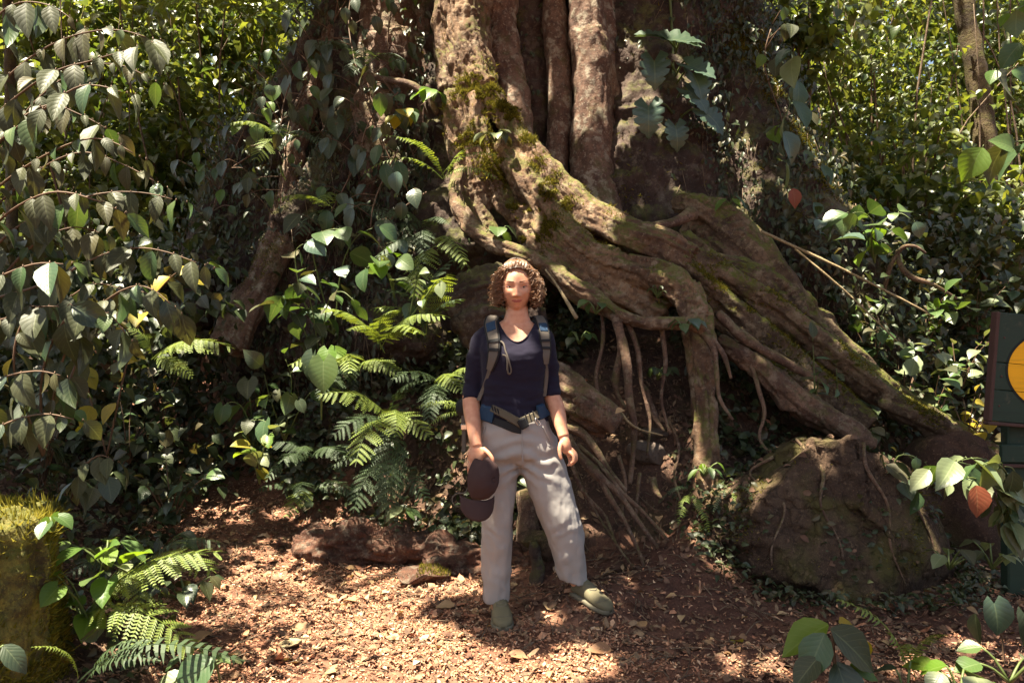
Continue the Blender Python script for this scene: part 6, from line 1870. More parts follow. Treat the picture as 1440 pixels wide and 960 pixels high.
# ---- right-hand plants
GR = 'plants on the right hand slope'
branch_plant('bright_leaf_plant', 'plant with sunlit mid green leaves jutting out over the right slope', 'plant', [
    br((1230, 370, 4.9), (1215, 325, 4.8), (1185, 305, 4.75), (1158, 312, 4.7)),
    br((1230, 370, 4.9), (1230, 320, 4.8), (1215, 300, 4.7), (1195, 300, 4.65)),
    br((1230, 370, 4.9), (1240, 315, 4.8), (1265, 300, 4.7), (1285, 312, 4.65)),
    br((1230, 370, 4.9), (1225, 330, 4.75), (1235, 318, 4.65), (1250, 325, 4.6))], 'ovate', ['leaf_mid', 'leaf_bright', 'leaf_mid', 'leaf_blue'], .16, .09, GR, 1.2, .5, 'stem')
for (px, py, Y, lab, mats, s_) in [
    (1230, 470, 5.2, 'low bush of mid green leaves beside the dark hollow at right', ['leaf_mid', 'leaf_grey'], .10),
    (1300, 440, 5.3, 'bush with glossy lit leaves above the ridged buttress', ['leaf_pale', 'leaf_mid', 'leaf_bright'], .11),
    (1345, 500, 5.0, 'bush of silvery sunlit leaves just left of the sign', ['leaf_pale', 'leaf_pale', 'leaf_mid'], .10),
    (1310, 560, 4.9, 'bush of long shiny leaves under the silvery bush', ['leaf_pale', 'leaf_mid', 'leaf_grey'], .13),
    (1360, 590, 4.7, 'low plant of half dry leaves at the bottom left corner of the sign', ['leaf_pale', 'leaf_yellow', 'leaf_grey'], .10),
    (1370, 430, 5.4, 'bush of narrow dark leaves rising behind the sign', ['leaf_mid', 'leaf_dark', 'leaf_pale'], .13),
    (1270, 540, 5.1, 'small bush half hidden behind the ridged buttress', ['leaf_mid', 'leaf_grey'], .10),
    (1200, 430, 5.4, 'thin bush under the two pale lianas', ['leaf_mid', 'leaf_dark'], .11),
    (1420, 420, 5.6, 'dark bush at the right edge over the sign', ['leaf_dark', 'leaf_mid', 'leaf_pale'], .14)]:
    b = P(px, py + 45, Y)
    bush('small_bush', lab, 'bush', b, .38, .26, 8, 'ovate', mats, s_, GR, 5, 1.05, .35)
branch_plant('leafy_shrub', 'shrub with long pale veined leaves drooping below the sign', 'shrub', [
    br((1420, 760, 3.3), (1400, 680, 3.2), (1350, 650, 3.1), (1310, 660, 3.05)),
    br((1420, 760, 3.3), (1410, 670, 3.2), (1380, 645, 3.1), (1345, 648, 3.0)),
    br((1420, 760, 3.3), (1420, 680, 3.15), (1400, 650, 3.05), (1375, 655, 3.0)),
    br((1420, 760, 3.3), (1400, 700, 3.2), (1370, 672, 3.1), (1335, 680, 3.05)),
    br((1420, 760, 3.3), (1430, 690, 3.2), (1425, 660, 3.1), (1410, 655, 3.05))], 'ovate', ['leaf_pale', 'leaf_pale', 'leaf_mid', 'leaf_grey'], .14, .07, GR, .85, 1.0, 'stem')
l_ = thing('dead_leaf', 'large red brown dead leaf among the pale leaves under the sign', 'leaf', P(1374, 685, 3.0))
put_leaf(l_, 'ovate', 'leaf_red', P(1372, 682, 2.98), (.05, -.2, -1), (.2, -1, .3), .135, 1.2, 'blade')
branch_plant('leafy_shrub', 'small drooping shrub on the right shoulder of the boulder', 'shrub', [
    br((1255, 690, 4.0), (1260, 645, 3.95), (1280, 640, 3.9), (1300, 650, 3.85)), br((1255, 690, 4.0), (1240, 640, 3.9), (1255, 650, 3.85)), br((1255, 690, 4.0), (1280, 670, 3.9), (1290, 690, 3.85))], 'ovate', ['leaf_mid', 'leaf_grey', 'leaf_dark'], .12, .08, GR, .9, .9, 'stem')
branch_plant('overhanging_branch', 'leafy branch with large drooping leaves reaching in from the right edge', 'branch', [
    br((1900, -300, 4.2), (1680, 20, 3.7), (1520, 180, 3.3), (1470, 195, 3.25), (1420, 200, 3.2), (1385, 205, 3.2)),
    br((1680, 20, 3.7), (1520, 180, 3.3), (1480, 120, 3.3), (1440, 95, 3.25), (1400, 100, 3.2)),
    br((1520, 180, 3.3), (1480, 230, 3.25), (1430, 215, 3.2))], 'ovate', ['leaf_mid', 'leaf_grey', 'leaf_bright'], .17, .11, None, 1.1, 1.0, 'stem')
branch_plant('overhanging_branch', 'twig with backlit leaves hanging at the top right corner', 'branch', [br((1900, -400, 4.2), (1650, -200, 3.8), (1500, -40, 3.4), (1450, 0, 3.35), (1420, 20, 3.3)), br((1500, -40, 3.4), (1470, 40, 3.35), (1440, 60, 3.3))], 'ovate', ['leaf_mid', 'leaf_bright'], .14, .10, None, 1.1, 1.0, 'stem')
# bottom right
bl = thing('broad_leaf_plant', 'large plant with two big soft drooping leaves at the bottom of the view', 'plant', P(1175, 985, 2.45), GB)
for (px, py, Y, d, up, s_, m_) in [(1168, 884, 2.42, (.74, -.12, -.60), (.25, -.75, .65), .21, 'leaf_grey'), (1160, 890, 2.42, (-.52, -.25, -.80), (-.45, -.75, .5), .17, 'leaf_mid'), (1150, 925, 2.4, (-.7, -.3, -.5), (-.3, -.6, .8), .13, 'leaf_grey'), (1185, 905, 2.5, (.5, -.5, -.4), (.2, -.5, .9), .12, 'leaf_mid'), (1195, 935, 2.45, (.8, -.1, -.3), (.2, -.6, .8), .11, 'leaf_bright'), (1165, 878, 2.5, (-.75, .1, -.45), (-.4, -.4, .9), .20, 'leaf_bright'), (1180, 876, 2.52, (.75, .25, -.5), (.3, -.2, .9), .20, 'leaf_yellow'), (1176, 930, 2.45, (.15, -.4, -.7), (0, -.8, .6), .2, 'leaf_dark')]:
    put_leaf(bl, 'ovate', m_, P(px, py, Y), d, up, s_, .88, var=0)
stem_obj(bl, [([P(1175, 1010, 2.45), P(1174, 940, 2.45), P(1170, 880, 2.45)], [.007, .006, .005])], 'stem_brown')
hl = thing('heart_leaf_plant', 'single large grey green heart leaf standing on the litter near the right edge', 'plant', P(1412, 950, 3.0))
put_leaf(hl, 'heart', 'leaf_blue', P(1398, 848, 2.95), (.05, -.35, -1), (-.1, -1, .5), .13, 1.0)
put_leaf(hl, 'ovate', 'leaf_dark', P(1372, 862, 3.0), (-.05, -.1, -1), (-1, -.3, .2), .13, .7)
put_leaf(hl, 'heart', 'leaf_dark', P(1440, 862, 3.0), (.2, -.3, -1), (.3, -1, .4), .14, .9)
stem_obj(hl, [([P(1412, 960, 3.0), P(1410, 900, 3.0), P(1398, 850, 2.96)], [.005, .004, .003])], 'stem_brown')
for (px, py, Y, n, s_, mats, lab) in [
    (1350, 985, 2.5, 7, .12, ['leaf_bright', 'leaf_pale', 'leaf_mid'], 'low sunlit plant of oval leaves at the bottom edge, right of the sword fern'),
    (1420, 960, 2.6, 6, .10, ['leaf_pale', 'leaf_mid', 'leaf_bright'], 'low plant with pale leaves in the bottom right corner'),
    (1275, 990, 2.55, 6, .10, ['leaf_dark', 'leaf_mid'], 'low dark plant between the big soft leaves and the sword fern'),
    (1395, 800, 3.5, 7, .075, ['leaf_pale', 'leaf_grey'], 'small pale seedling in the shade under the sign'),
    (1335, 800, 3.6, 6, .085, ['leaf_pale', 'leaf_grey'], 'tiny seedling with oval leaves at the dark foot of the boulder')]:
    rosette('low_plant', lab, 'plant', P(px, py, Y), n, 'ovate', mats, s_, .13, .11, wide=1.1, droop=.3)
# bottom left, round the stump
bush('low_plant', 'leggy sunlit plant with bright oval leaves beside the mossy stump', 'plant', P(130, 890, 2.75), .40, .17, 7, 'heart', ['leaf_bright', 'leaf_mid', 'leaf_bright', 'leaf_pale'], .10, None, 3, .9, .5, 'stem')
rosette('low_plant', 'upright plant with long bright leaves catching the sun over the stump', 'plant', P(150, 800, 2.85), 7, 'lance', ['leaf_bright', 'leaf_mid'], .14, .12, .12, wide=1.5, droop=.3)
rosette('low_plant', 'two dark leaves at the left edge in front of the stump', 'plant', P(-10, 925, 2.1), 3, 'lance', ['leaf_mid', 'leaf_dark'], .14, .06, .05, wide=1.6, droop=.5)
rosette('low_plant', 'single rounded leaf with a yellowed rim on top of the stump', 'plant', P(75, 745, 2.5), 3, 'heart', ['leaf_mid', 'leaf_bright'], .075, .05, .04)
bl = thing('broad_leaf_plant', 'big crinkled half sunlit leaf lying at the bottom edge left of the path', 'plant', P(285, 985, 2.55), GB)
put_leaf(bl, 'ovate', 'leaf_mid', P(300, 925, 2.5), (-.6, -.5, -.5), (.2, -.5, 1), .17, 1.1)
put_leaf(bl, 'ovate', 'leaf_pale', P(262, 950, 2.5), (-.8, -.3, -.2), (0, -.4, 1), .12, 1.0)
stem_obj(bl, [([P(310, 985, 2.55), P(308, 950, 2.52), P(300, 925, 2.5)], .004)], 'stem')
rosette('low_plant', 'drooping dark plant in the shade above the stump', 'plant', P(140, 700, 3.3), 6, 'ovate', ['leaf_dark', 'leaf_grey'], .13, .12, .10, wide=1.0, droop=1.0)
rosette('low_plant', 'clump of dark oval leaves at the left edge of the path behind the fern', 'plant', gp(262, 3.7), 9, 'ovate', ['leaf_dark', 'leaf_mid', 'leaf_grey'], .11, .16, .16, wide=.9, droop=.5)
rosette('low_plant', 'low clump of small leaves by the path just below the sunlit fern', 'plant', gp(290, 2.95), 9, 'ovate', ['leaf_mid', 'leaf_grey', 'leaf_bright'], .07, .08, .10, wide=.9, droop=.4)
rosette('low_plant', 'shaded leafy clump on the left bank where the path narrows', 'plant', gp(225, 4.2), 10, 'ovate', ['leaf_dark', 'leaf_mid'], .12, .2, .2, wide=.9, droop=.5)
for (px, py, Y, lab) in [(240, 700, 4.4, 'small shaded plant on the left bank of the path'), (60, 640, 4.0, 'dim bush low behind the left shrubs'), (180, 610, 4.6, 'grey leaved bush on the dark bank left of the path'), (300, 560, 5.6, 'dim bush where the path bends out of sight'), (230, 560, 5.2, 'thin twiggy bush above the left bank'), (100, 560, 4.4, 'dusky bush behind the low drooping shrub')]:
    bush('small_bush', lab, 'bush', P(px, py + 40, Y), .42, .3, 7, 'ovate', ['leaf_dark', 'leaf_grey', 'leaf_mid'], .10, 'dim bushes beside the path', 5, 1.0, .5)
# ------------------------------------------------------------------ masses of leaves nobody could count
def leaf_cloud(name, pos, d, up, size, wide, mat, tmpl='ovate', rows=3, cols=2, parent=None, label=None, kind='stuff', fold=.35):
    """many leaves joined in one mesh"""
    V0, q0, uv0 = leaf_template(tmpl, rows, cols, .3, fold, .0, 1)
    n = len(pos)
    d = d / (np.linalg.norm(d, axis=1)[:, None] + 1e-9)
    x = np.cross(d, up); x /= np.linalg.norm(x, axis=1)[:, None] + 1e-9
    z = np.cross(x, d)
    V = pos[:, None, :] + (V0[None, :, 0:1] * x[:, None, :] * wide + V0[None, :, 1:2] * d[:, None, :] + V0[None, :, 2:3] * z[:, None, :]) * np.reshape(size, (-1, 1, 1))
    k = len(V0)
    q = (q0[None] + (np.arange(n) * k)[:, None, None]).reshape(-1, 4)
    return obj(name, np_mesh(name, V.reshape(-1, 3), q, M[mat], uv=np.tile(uv0, (n, 1))), parent, label=label, kind=kind)

def scatter_dirs(n, hang=.5, face=.4):
    a = rng.uniform(0, 2 * np.pi, n)
    d = np.stack([np.cos(a), np.sin(a), rng.normal(-hang, .35, n)], -1)
    up = np.stack([rng.normal(0, .35, n), rng.normal(-face, .35, n), np.ones(n)], -1)
    return d, up

def sprays(centres, per, radius, squash=.5):
    """leaf positions clumped in flat sprays round centres"""
    n = len(centres)
    p = np.repeat(centres, per, 0)
    o = rng.normal(size=(n * per, 3)) * np.repeat(radius, per)[:, None]
    o[:, 2] *= squash
    return p + o

def px_box(n, x0, x1, y0, y1, Y0_, Y1_, near=1.0):
    px = rng.uniform(x0, x1, n); py = rng.uniform(y0, y1, n); Yd = Y0_ + (Y1_ - Y0_) * rng.random(n) ** near
    return np.stack([(px - 720) / F * Yd, Yd, CZ - (py - 480) / F * Yd], -1)

# background shrubs and trees, each with its own stems and crown
def bg_bush(label, px, py, Y, rpx, n, size, mat='foliage', tmpl='ovate', name='forest_bush', group='bushes behind the tree'):
    c = np.array(P(px, py, Y)); R = rpx / F * Y
    base = Vector((c[0], c[1], float(H(c[:1], c[1:2], False)[0])))
    root = thing(name, label, 'bush', base, group)
    cen = c + rng.normal(size=(n // 14, 3)) * np.array((R * .55, R * .5, R * .55))
    p = sprays(cen, 14, np.full(len(cen), R * .16))
    d, up = scatter_dirs(len(p))
    leaf_cloud('foliage', p, d, up, size * rng.uniform(.6, 1.3, len(p)), 1.0, mat, tmpl, 3, 2, root)
    paths = []
    for k in range(7):
        t = Vector(cen[k % len(cen)])
        paths.append(([base + rv(.05), base.lerp(t, .5) + rv(R * .12), t], [.022, .016, .007]))
    stem_obj(root, paths, 'stem_brown')
    return root
def mass(name, label, box_, ncl, per, rad, size, mat='foliage', tmpl='ovate'):
    cen = px_box(ncl, *box_)
    p = sprays(cen, per, rng.uniform(.5, 1.2, ncl) * rad)
    d, up = scatter_dirs(len(p))
    p[:, 2] = np.maximum(p[:, 2], H(p[:, 0], p[:, 1], False) + .03)
    return leaf_cloud(name, p, d, up, size * rng.uniform(.6, 1.35, len(p)), 1.05, mat, tmpl, 3, 2, label=label)

GBK = 'bushes behind the tree'
for a in [('light green bush in the sun between the left shrubs and the tree', 250, 150, 8.0, 75, 900, .13), ('bright bush below the light green bush at left', 260, 260, 7.5, 70, 900, .12),
          ('yellow green bush high behind the left shrubs', 300, 60, 9.0, 80, 900, .13), ('dense bush behind the hanging grey leaves', 120, 230, 7.5, 100, 1100, .13),
          ('bush lit from above at the far top left', 110, 60, 9.5, 100, 1000, .15), ('dark bush at the foot of the bright bushes at left', 200, 370, 7.0, 80, 900, .11),
          ('leafy bush leaning over the right shoulder of the tree', 1130, 60, 7.6, 70, 800, .13), ('small leaved bush in the sun right of the tree', 1210, 110, 8.2, 90, 1300, .09),
          ('twiggy sunlit bush in front of the thin right hand trunk', 1290, 190, 8.0, 90, 1300, .08), ('bush of pale small leaves behind the thin right hand trunk', 1400, 130, 9.0, 100, 1200, .10),
          ('dim bush under the sunlit bushes at right', 1230, 260, 7.0, 80, 900, .10), ('dark bush low beside the thin right hand trunk', 1340, 290, 6.8, 90, 1000, .11),
          ('shaded bush above the sign', 1410, 350, 6.6, 80, 900, .11)]:
    bg_bush(*a)
mass('forest_foliage', 'sunlit forest undergrowth filling the left distance', (-160, 420, -80, 480, 8.5, 14, 1.2), 900, 22, .28, .15)
mass('forest_foliage', 'sunlit forest undergrowth filling the right distance', (1020, 1620, -80, 460, 8.5, 14, 1.2), 1000, 24, .28, .12)
mass('far_forest', 'far wall of forest leaves behind everything', (-300, 1750, -260, 430, 15, 24), 2400, 22, .75, .34)
mass('undergrowth', 'dim undergrowth on the right hand slope', (1090, 1500, 300, 620, 5.3, 7.0), 420, 16, .14, .085, 'under')
mass('undergrowth', 'dim undergrowth behind the left shrubs', (-150, 300, 330, 700, 4.6, 7.0), 420, 16, .16, .09, 'under')

# trees far behind: tapered leaning trunks with limbs and a leafy crown
def bg_tree(label, lst, crown_h=3.2, mat='bark_moss'):
    p, r = pts(lst)
    root = thing('forest_tree', label, 'tree', p[0], 'thin trees behind')
    V, Fc = tube(p, r, 12, .15, 1, .2, len(label)); mb = MB(); mb.add(V, Fc)
    obj('trunk', mb.mesh('trunk', M[mat]), root)
    top = np.array(p[-1]); mb = MB(); cen = []
    for k in range(7):
        a = k * .9 + .3; e = top + np.array((math.cos(a) * 1.2, math.sin(a) * 1.2, random.uniform(.4, 1.6)))
        V, Fc = tube([tuple(top - np.array((0, 0, .5 + .2 * k % 1))), tuple((top + e) / 2 + np.array((0, 0, .2))), tuple(e)], [.05, .03, .012], 7, .2); mb.add(V, Fc)
        for j in range(5): cen.append(e + rng.normal(size=3) * .45)
    obj('limb', mb.mesh('limb', M[mat]), root)
    q = sprays(np.array(cen), 26, np.full(len(cen), .35)); d, up = scatter_dirs(len(q))
    leaf_cloud('crown', q, d, up, .16 * rng.uniform(.6, 1.3, len(q)), 1.0, 'foliage', 'ovate', 3, 2, root)
bg_tree('dark lichened trunk standing at the right beyond the slope', [(1400, 470, 7.4, 20), (1390, 330, 7.4, 18), (1384, 200, 7.4, 16), (1372, 90, 7.4, 14), (1354, 0, 7.4, 13), (1340, -150, 7.4, 12), (1335, -420, 7.4, 10)])
bg_tree('mottled trunk at the upper left behind the bright bushes', [(205, 420, 10.5, 15), (200, 250, 10.5, 13), (197, 100, 10.5, 12), (200, 20, 10.5, 12), (206, -60, 10.5, 11), (215, -330, 10.5, 9)])
bg_tree('thin slanting trunk at the top left, right of the mottled one', [(262, 420, 11.5, 8), (256, 200, 11.5, 7), (252, 60, 11.5, 6), (246, -30, 11.5, 6), (235, -300, 11.5, 5)])
bg_tree('slim dark trunk at the far left edge', [(20, 520, 6.5, 9), (16, 250, 6.5, 8), (14, 60, 6.5, 7), (8, -60, 6.5, 7), (0, -420, 6.5, 6)])
bg_tree('pale thin trunk behind the right shoulder of the fig', [(1195, 330, 10, 8), (1190, 150, 10, 7), (1196, 0, 10, 7), (1205, -300, 10, 6)])

# thin stems and lianas standing in the thickets on both sides
mb = MB()
for k in range(110):
    if k < 60: a = P(random.uniform(1080, 1600), 480, random.uniform(6.8, 10.5))
    else: a = P(random.uniform(-150, 380), 480, random.uniform(6.8, 10.5))
    g0 = float(H(np.array([a.x]), np.array([a.y]), False)[0]); hgt = random.uniform(2.0, 6.5); ln = random.gauss(0, .5)
    q4 = [(a.x, a.y, g0), (a.x + ln * .3 + random.gauss(0, .1), a.y, g0 + hgt * .35), (a.x + ln * .7 + random.gauss(0, .12), a.y, g0 + hgt * .7), (a.x + ln * 1.2, a.y, g0 + hgt)]
    r0 = random.uniform(.005, .013)
    V, Fc = tube(q4, [r0, r0 * .9, r0 * .7, r0 * .4], 5, .2, n=9); mb.add(V, Fc)
obj('thicket_stems', mb.mesh('thicket_stems', M['twig']), label='tangle of thin stems standing in the thickets behind', kind='stuff')

# creepers, rootlets and dead leaves clinging to the trunk and to the bank
V, Fc = SURF[('trunk', 10)]
def vis(c, N): return (N[:, 1] < .2).astype(float) * (c[:, 2] < 4.6)
p_, n_ = sample_surface(V, Fc, 8500, lambda c, N: vis(c, N) * (0.06 + (fbm(c * 2.2, 3, 61) > .05)) * np.where((c[:, 0] < -.75) | (c[:, 0] > 1.4), 1, .22))
k = len(p_)
leaf_cloud('creeper', p_ + n_ * .03, np.stack([rng.normal(0, .6, k), rng.normal(-.4, .3, k), rng.normal(-.9, .4, k)], -1), n_ + rng.normal(size=(k, 3)) * .3 + np.array((0, -.3, .4)), rng.uniform(.02, .06, k), .7, 'under', 'ovate', 3, 2, fig)
p_, n_ = sample_surface(V, Fc, 3200, lambda c, N: vis(c, N) * (c[:, 0] < -.7) * (.2 + (fbm(c * 1.8, 3, 66) > -.1)))
k = len(p_)
leaf_cloud('creeper', p_ + n_ * rng.uniform(.04, .26, k)[:, None], np.stack([rng.normal(0, .5, k), rng.normal(-.5, .3, k), rng.normal(-.8, .4, k)], -1), n_ + rng.normal(size=(k, 3)) * .35 + np.array((0, -.3, .5)), rng.uniform(.03, .10, k) , .6, 'under', 'ovate', 3, 2, fig)
p_, n_ = sample_surface(V, Fc, 2600, lambda c, N: vis(c, N) * (c[:, 0] > 1.55 + .15 * (3 - c[:, 2])) * (.2 + (fbm(c * 2.0, 3, 67) > -.1)))
k = len(p_)
leaf_cloud('creeper', p_ + n_ * rng.uniform(.04, .22, k)[:, None], np.stack([rng.normal(0, .5, k), rng.normal(-.5, .3, k), rng.normal(-.6, .4, k)], -1), n_ + rng.normal(size=(k, 3)) * .35 + np.array((0, -.3, .5)), rng.uniform(.03, .09, k), .7, 'under', 'ovate', 3, 2, fig)
def rootlets(name, n, centre_fn, length, r, mat, parent=None, label=None):
    mb = MB()
    for k in range(n):
        p0 = centre_fn()
        L = length * random.uniform(.4, 1.3)
        dx = random.gauss(0, .25)
        p = [p0, p0 + Vector((dx * .3 + random.gauss(0, .02), -.03, -.35)) * L, p0 + Vector((dx * .6 + random.gauss(0, .04), -.02, -.7)) * L, p0 + Vector((dx + random.gauss(0, .06), 0, -1)) * L]
        V, Fc = tube([tuple(x) for x in p], [r, r * .8, r * .7, r * .4], 4, .1, n=6); mb.add(V, Fc)
    return obj(name, mb.mesh(name, M[mat]), parent, label=label, kind='stuff')
tp, tn = sample_surface(V, Fc, 900, lambda c, N: vis(c, N) * ((c[:, 0] < -.7) | (c[:, 0] > 1.3)))
it = iter([Vector(a + b * .04) for a, b in zip(tp, tn)])
rootlets('rootlet', 850, lambda: next(it), .5, .0035, 'twig', fig)
def bank_pt():
    while True:
        x = random.uniform(-1.9, 1.7); y = random.uniform(3.95, 5.6)
        s = y - float(foot_line(x))
        if .15 < s < 1.7: return Vector((x, y, float(H(np.array([x]), np.array([y]))[0]) + .03))
rootlets('rootlet', 520, bank_pt, .22, .0028, 'twig', None, 'fine hanging rootlets and dry stalks on the bank')

# ground cover on the bank: small dark leaves, dead leaves
def ground_pts(n, x0, x1, y0, y1, keep):
    x = rng.uniform(x0, x1, n); y = rng.uniform(y0, y1, n)
    m = rng.random(n) < keep(x, y)
    x, y = x[m], y[m]
    e = .01
    z = H(x, y)
    nx_ = -(H(x + e, y, False) - H(x - e, y, False)) / (2 * e); ny_ = -(H(x, y + e, False) - H(x, y - e, False)) / (2 * e)
    N = np.stack([nx_, ny_, np.ones(len(x))], -1); N /= np.linalg.norm(N, axis=1)[:, None]
    return np.stack([x, y, z], -1), N
def bank_s(x, y): return y - foot_line(x)
p_, n_ = ground_pts(16000, -2.6, 1.0, 3.9, 6.2, lambda x, y: ((bank_s(x, y) > .12) & (x < .1 + .5 * (y - 4.6))) * np.clip(.25 + .75 * (fbm(np.stack([x * 2, y * 2, 0 * x], -1), 3, 71) > -.1), 0, 1))
k = len(p_); d, up = scatter_dirs(k, .3)
leaf_cloud('ground_cover', p_ + n_ * rng.uniform(.01, .22, k)[:, None] ** 1.0, d, n_ + rng.normal(size=(k, 3)) * .4, rng.uniform(.03, .085, k), 1.0, 'under', 'ovate', 3, 2, label='small shaded leaves covering the bank behind the woman')
p_, n_ = ground_pts(5000, 1.2, 4.2, 4.2, 6.5, lambda x, y: (bank_s(x, y) > .1) * .8)
k = len(p_); d, up = scatter_dirs(k, .3)
leaf_cloud('ground_cover', p_ + n_ * rng.uniform(.01, .15, k)[:, None], d, n_ + rng.normal(size=(k, 3)) * .4, rng.uniform(.04, .09, k), 1.0, 'under', 'ovate', 3, 2, label='small leaves covering the slope behind the boulder')
p_, n_ = ground_pts(9000, -5, -1.2, 2.6, 7, lambda x, y: ((left_line(y) - x) > .1) * .8)
k = len(p_); d, up = scatter_dirs(k, .3)
leaf_cloud('ground_cover', p_ + n_ * rng.uniform(.01, .2, k)[:, None], d, n_ + rng.normal(size=(k, 3)) * .4, rng.uniform(.03, .08, k), 1.0, 'under', 'ovate', 3, 2, label='small shaded leaves covering the left bank')

# litter: curled chips of dead leaf
def litter(name, label, n, x0, x1, y0, y1, keep, s0, s1, mat, lift=.012, curl=.4):
    p, N = ground_pts(n, x0, x1, y0, y1, keep)
    n = len(p)
    t = rng.normal(size=(n, 3)); nn = N + rng.normal(size=(n, 3)) * .26; nn /= np.linalg.norm(nn, axis=1)[:, None]
    t = t - nn * (t * nn).sum(1)[:, None]; t /= np.linalg.norm(t, axis=1)[:, None]
    b = np.cross(nn, t)
    L = s0 * (s1 / s0) ** rng.random(n); W = L * rng.uniform(.22, .6, n)
    c = rng.normal(0, curl, n)
    p = p + N * (rng.random(n) * lift + .003)[:, None]
    rows = []
    for (a, w, zz) in ((-.5, .12, 1), (-.15, .5, .2), (.2, .42, .25), (.5, .06, 1.1)):
        for sg in (-1, 1):
            j = 1 + rng.normal(0, .12, n)
            rows.append(p + t * (L * a * j)[:, None] + b * (W * w * sg * j)[:, None] + nn * (L * zz * c * .35 + W * .15 * (sg * rng.normal(0, 1, n)))[:, None])
    V = np.stack(rows, 1).reshape(-1, 3)
    q0 = np.array([[0, 1, 3, 2], [2, 3, 5, 4], [4, 5, 7, 6]])
    q = (q0[None] + (np.arange(n) * 8)[:, None, None]).reshape(-1, 4)
    return obj(name, np_mesh(name, V, q, M[mat], smooth_shade=False), label=label, kind='stuff')
flat = lambda x, y: np.clip(1.15 - bank_s(x, y) * 3.2, .0, 1)
left_ok = lambda x, y: left_line(y) - x < .25
patch = lambda x, y: .38 + .62 * smooth(-.35, .25, fbm(np.stack([x * 2.2, y * 2.2, 0 * x], -1), 4, 91))
sunny = lambda x, y: np.where(x < .30 + .5 * (3.2 - y) + .12 * fbm(np.stack([x * 4, y * 4, 0 * x], -1), 2, 6), 1.0, np.where(y < 3.25, .5, .17)) 
litter('leaf_litter', 'dry tan leaf litter strewn over the path', 190000, -2.6, 2.6, 2.55, 5.6, lambda x, y: flat(x, y) * left_ok(x, y) * patch(x, y) * sunny(x, y) * np.interp(y, [3.3, 3.9, 4.6], [1, .75, .5]), .007, .027, 'litter')
litter('leaf_litter', 'larger curled dead leaves lying on the path and the soil', 2600, -3.2, 3.2, 2.3, 6.8, lambda x, y: np.clip(1.1 - bank_s(x, y) * 1.6, .12, 1) * left_ok(x, y) * patch(x, y) * np.where(x > .3, .35, 1), .04, .095, 'litter', .02)
litter('leaf_litter', 'dark brown leaf litter on the slopes', 34000, -3.5, 3.6, 2.5, 6.5, lambda x, y: np.where((x > .3) & (y > 3.3) & (bank_s(x, y) < 1), .95, 1) * np.clip(.75 - .3 * (bank_s(x, y) > 1.1), 0, 1) * (.3 + .7 * patch(x, y)), .015, .065, 'litter_dark', .02)
p_, n_ = ground_pts(900, -2.4, 2.6, 2.5, 5.2, lambda x, y: np.clip(1.1 - bank_s(x, y) * 1.5, .1, 1) * np.where(x > .3, .5, .8) * left_ok(x, y))
k = len(p_); d, up = scatter_dirs(k, .0)
leaf_cloud('leaf_litter', p_ + n_ * .014, d - n_ * (d * n_).sum(1)[:, None] + n_ * rng.normal(0, .18, k)[:, None], n_ + rng.normal(size=(k, 3)) * .3, rng.uniform(.025, .065, k), .85, 'dryleaf', 'ovate', 4, 2, None, 'whole dead leaves lying among the litter')
# twigs
mb = MB()
tw, _ = ground_pts(1100, -3, 3.2, 2.4, 5.2, lambda x, y: np.clip(1.1 - bank_s(x, y) * .9, .0, 1) * left_ok(x, y))
for q_ in tw:
    a = random.uniform(0, 6.28); L = random.uniform(.05, .22); v = Vector((math.cos(a), math.sin(a), 0)) * L / 2; q_ = Vector(q_) + Vector((0, 0, .012))
    h2 = lambda w: Vector((w.x, w.y, float(H(np.array([w.x]), np.array([w.y]), False)[0]) + .016))
    V, Fc = tube([tuple(h2(q_ - v)), tuple(q_ + rv(.008) + Vector((0, 0, .006))), tuple(h2(q_ + v))], [.0028, .0025, .0012], 4, .05, n=5); mb.add(V, Fc)
obj('twigs', mb.mesh('twigs', M['twig']), label='scattered dry twigs on the ground', kind='stuff')
V, Fc = BOULDER
p_, n_ = sample_surface(V, Fc, 170, lambda c, N: smooth(.45, .9, N[:, 2]) + .01)
k = len(p_); d, up = scatter_dirs(k, .0)
leaf_cloud('leaf_litter', p_ + n_ * .008, d - n_ * (d * n_).sum(1)[:, None], n_ + rng.normal(size=(k, 3)) * .3, rng.uniform(.02, .06, k), .9, 'litter_dark', 'ovate', 3, 2, None, 'dull dead leaves lying on top of the boulder')
p_, n_ = sample_surface(V, Fc, 900, lambda c, N: smooth(.2, .7, N[:, 2]) * (fbm(c * 3, 3, 8) > .05) + .6 * (c[:, 0] < 1.32) * (N[:, 2] > -.2))
k = len(p_); d, up = scatter_dirs(k, .2)
leaf_cloud('ground_cover', p_ + n_ * rng.uniform(.0, .06, k)[:, None], d, n_ + rng.normal(size=(k, 3)) * .4, rng.uniform(.02, .055, k), .8, 'under', 'ovate', 3, 2, None, 'small leaves growing on the boulder')
ang_ = rng.uniform(0, 2 * np.pi, 1500); rr_ = 1 + np.abs(rng.normal(0, .13, 1500))
bx_ = BC[0] + .70 * rr_ * np.cos(ang_); by_ = BC[1] + .53 * rr_ * np.sin(ang_)
k = len(bx_); d, up = scatter_dirs(k, .1)
leaf_cloud('ground_cover', np.stack([bx_, by_, H(bx_, by_, False) + rng.uniform(.0, .09, k)], -1), d, up + rng.normal(size=(k, 3)) * .3, rng.uniform(.02, .06, k), .75, 'under', 'ovate', 3, 2, None, 'small plants crowding round the foot of the boulder')
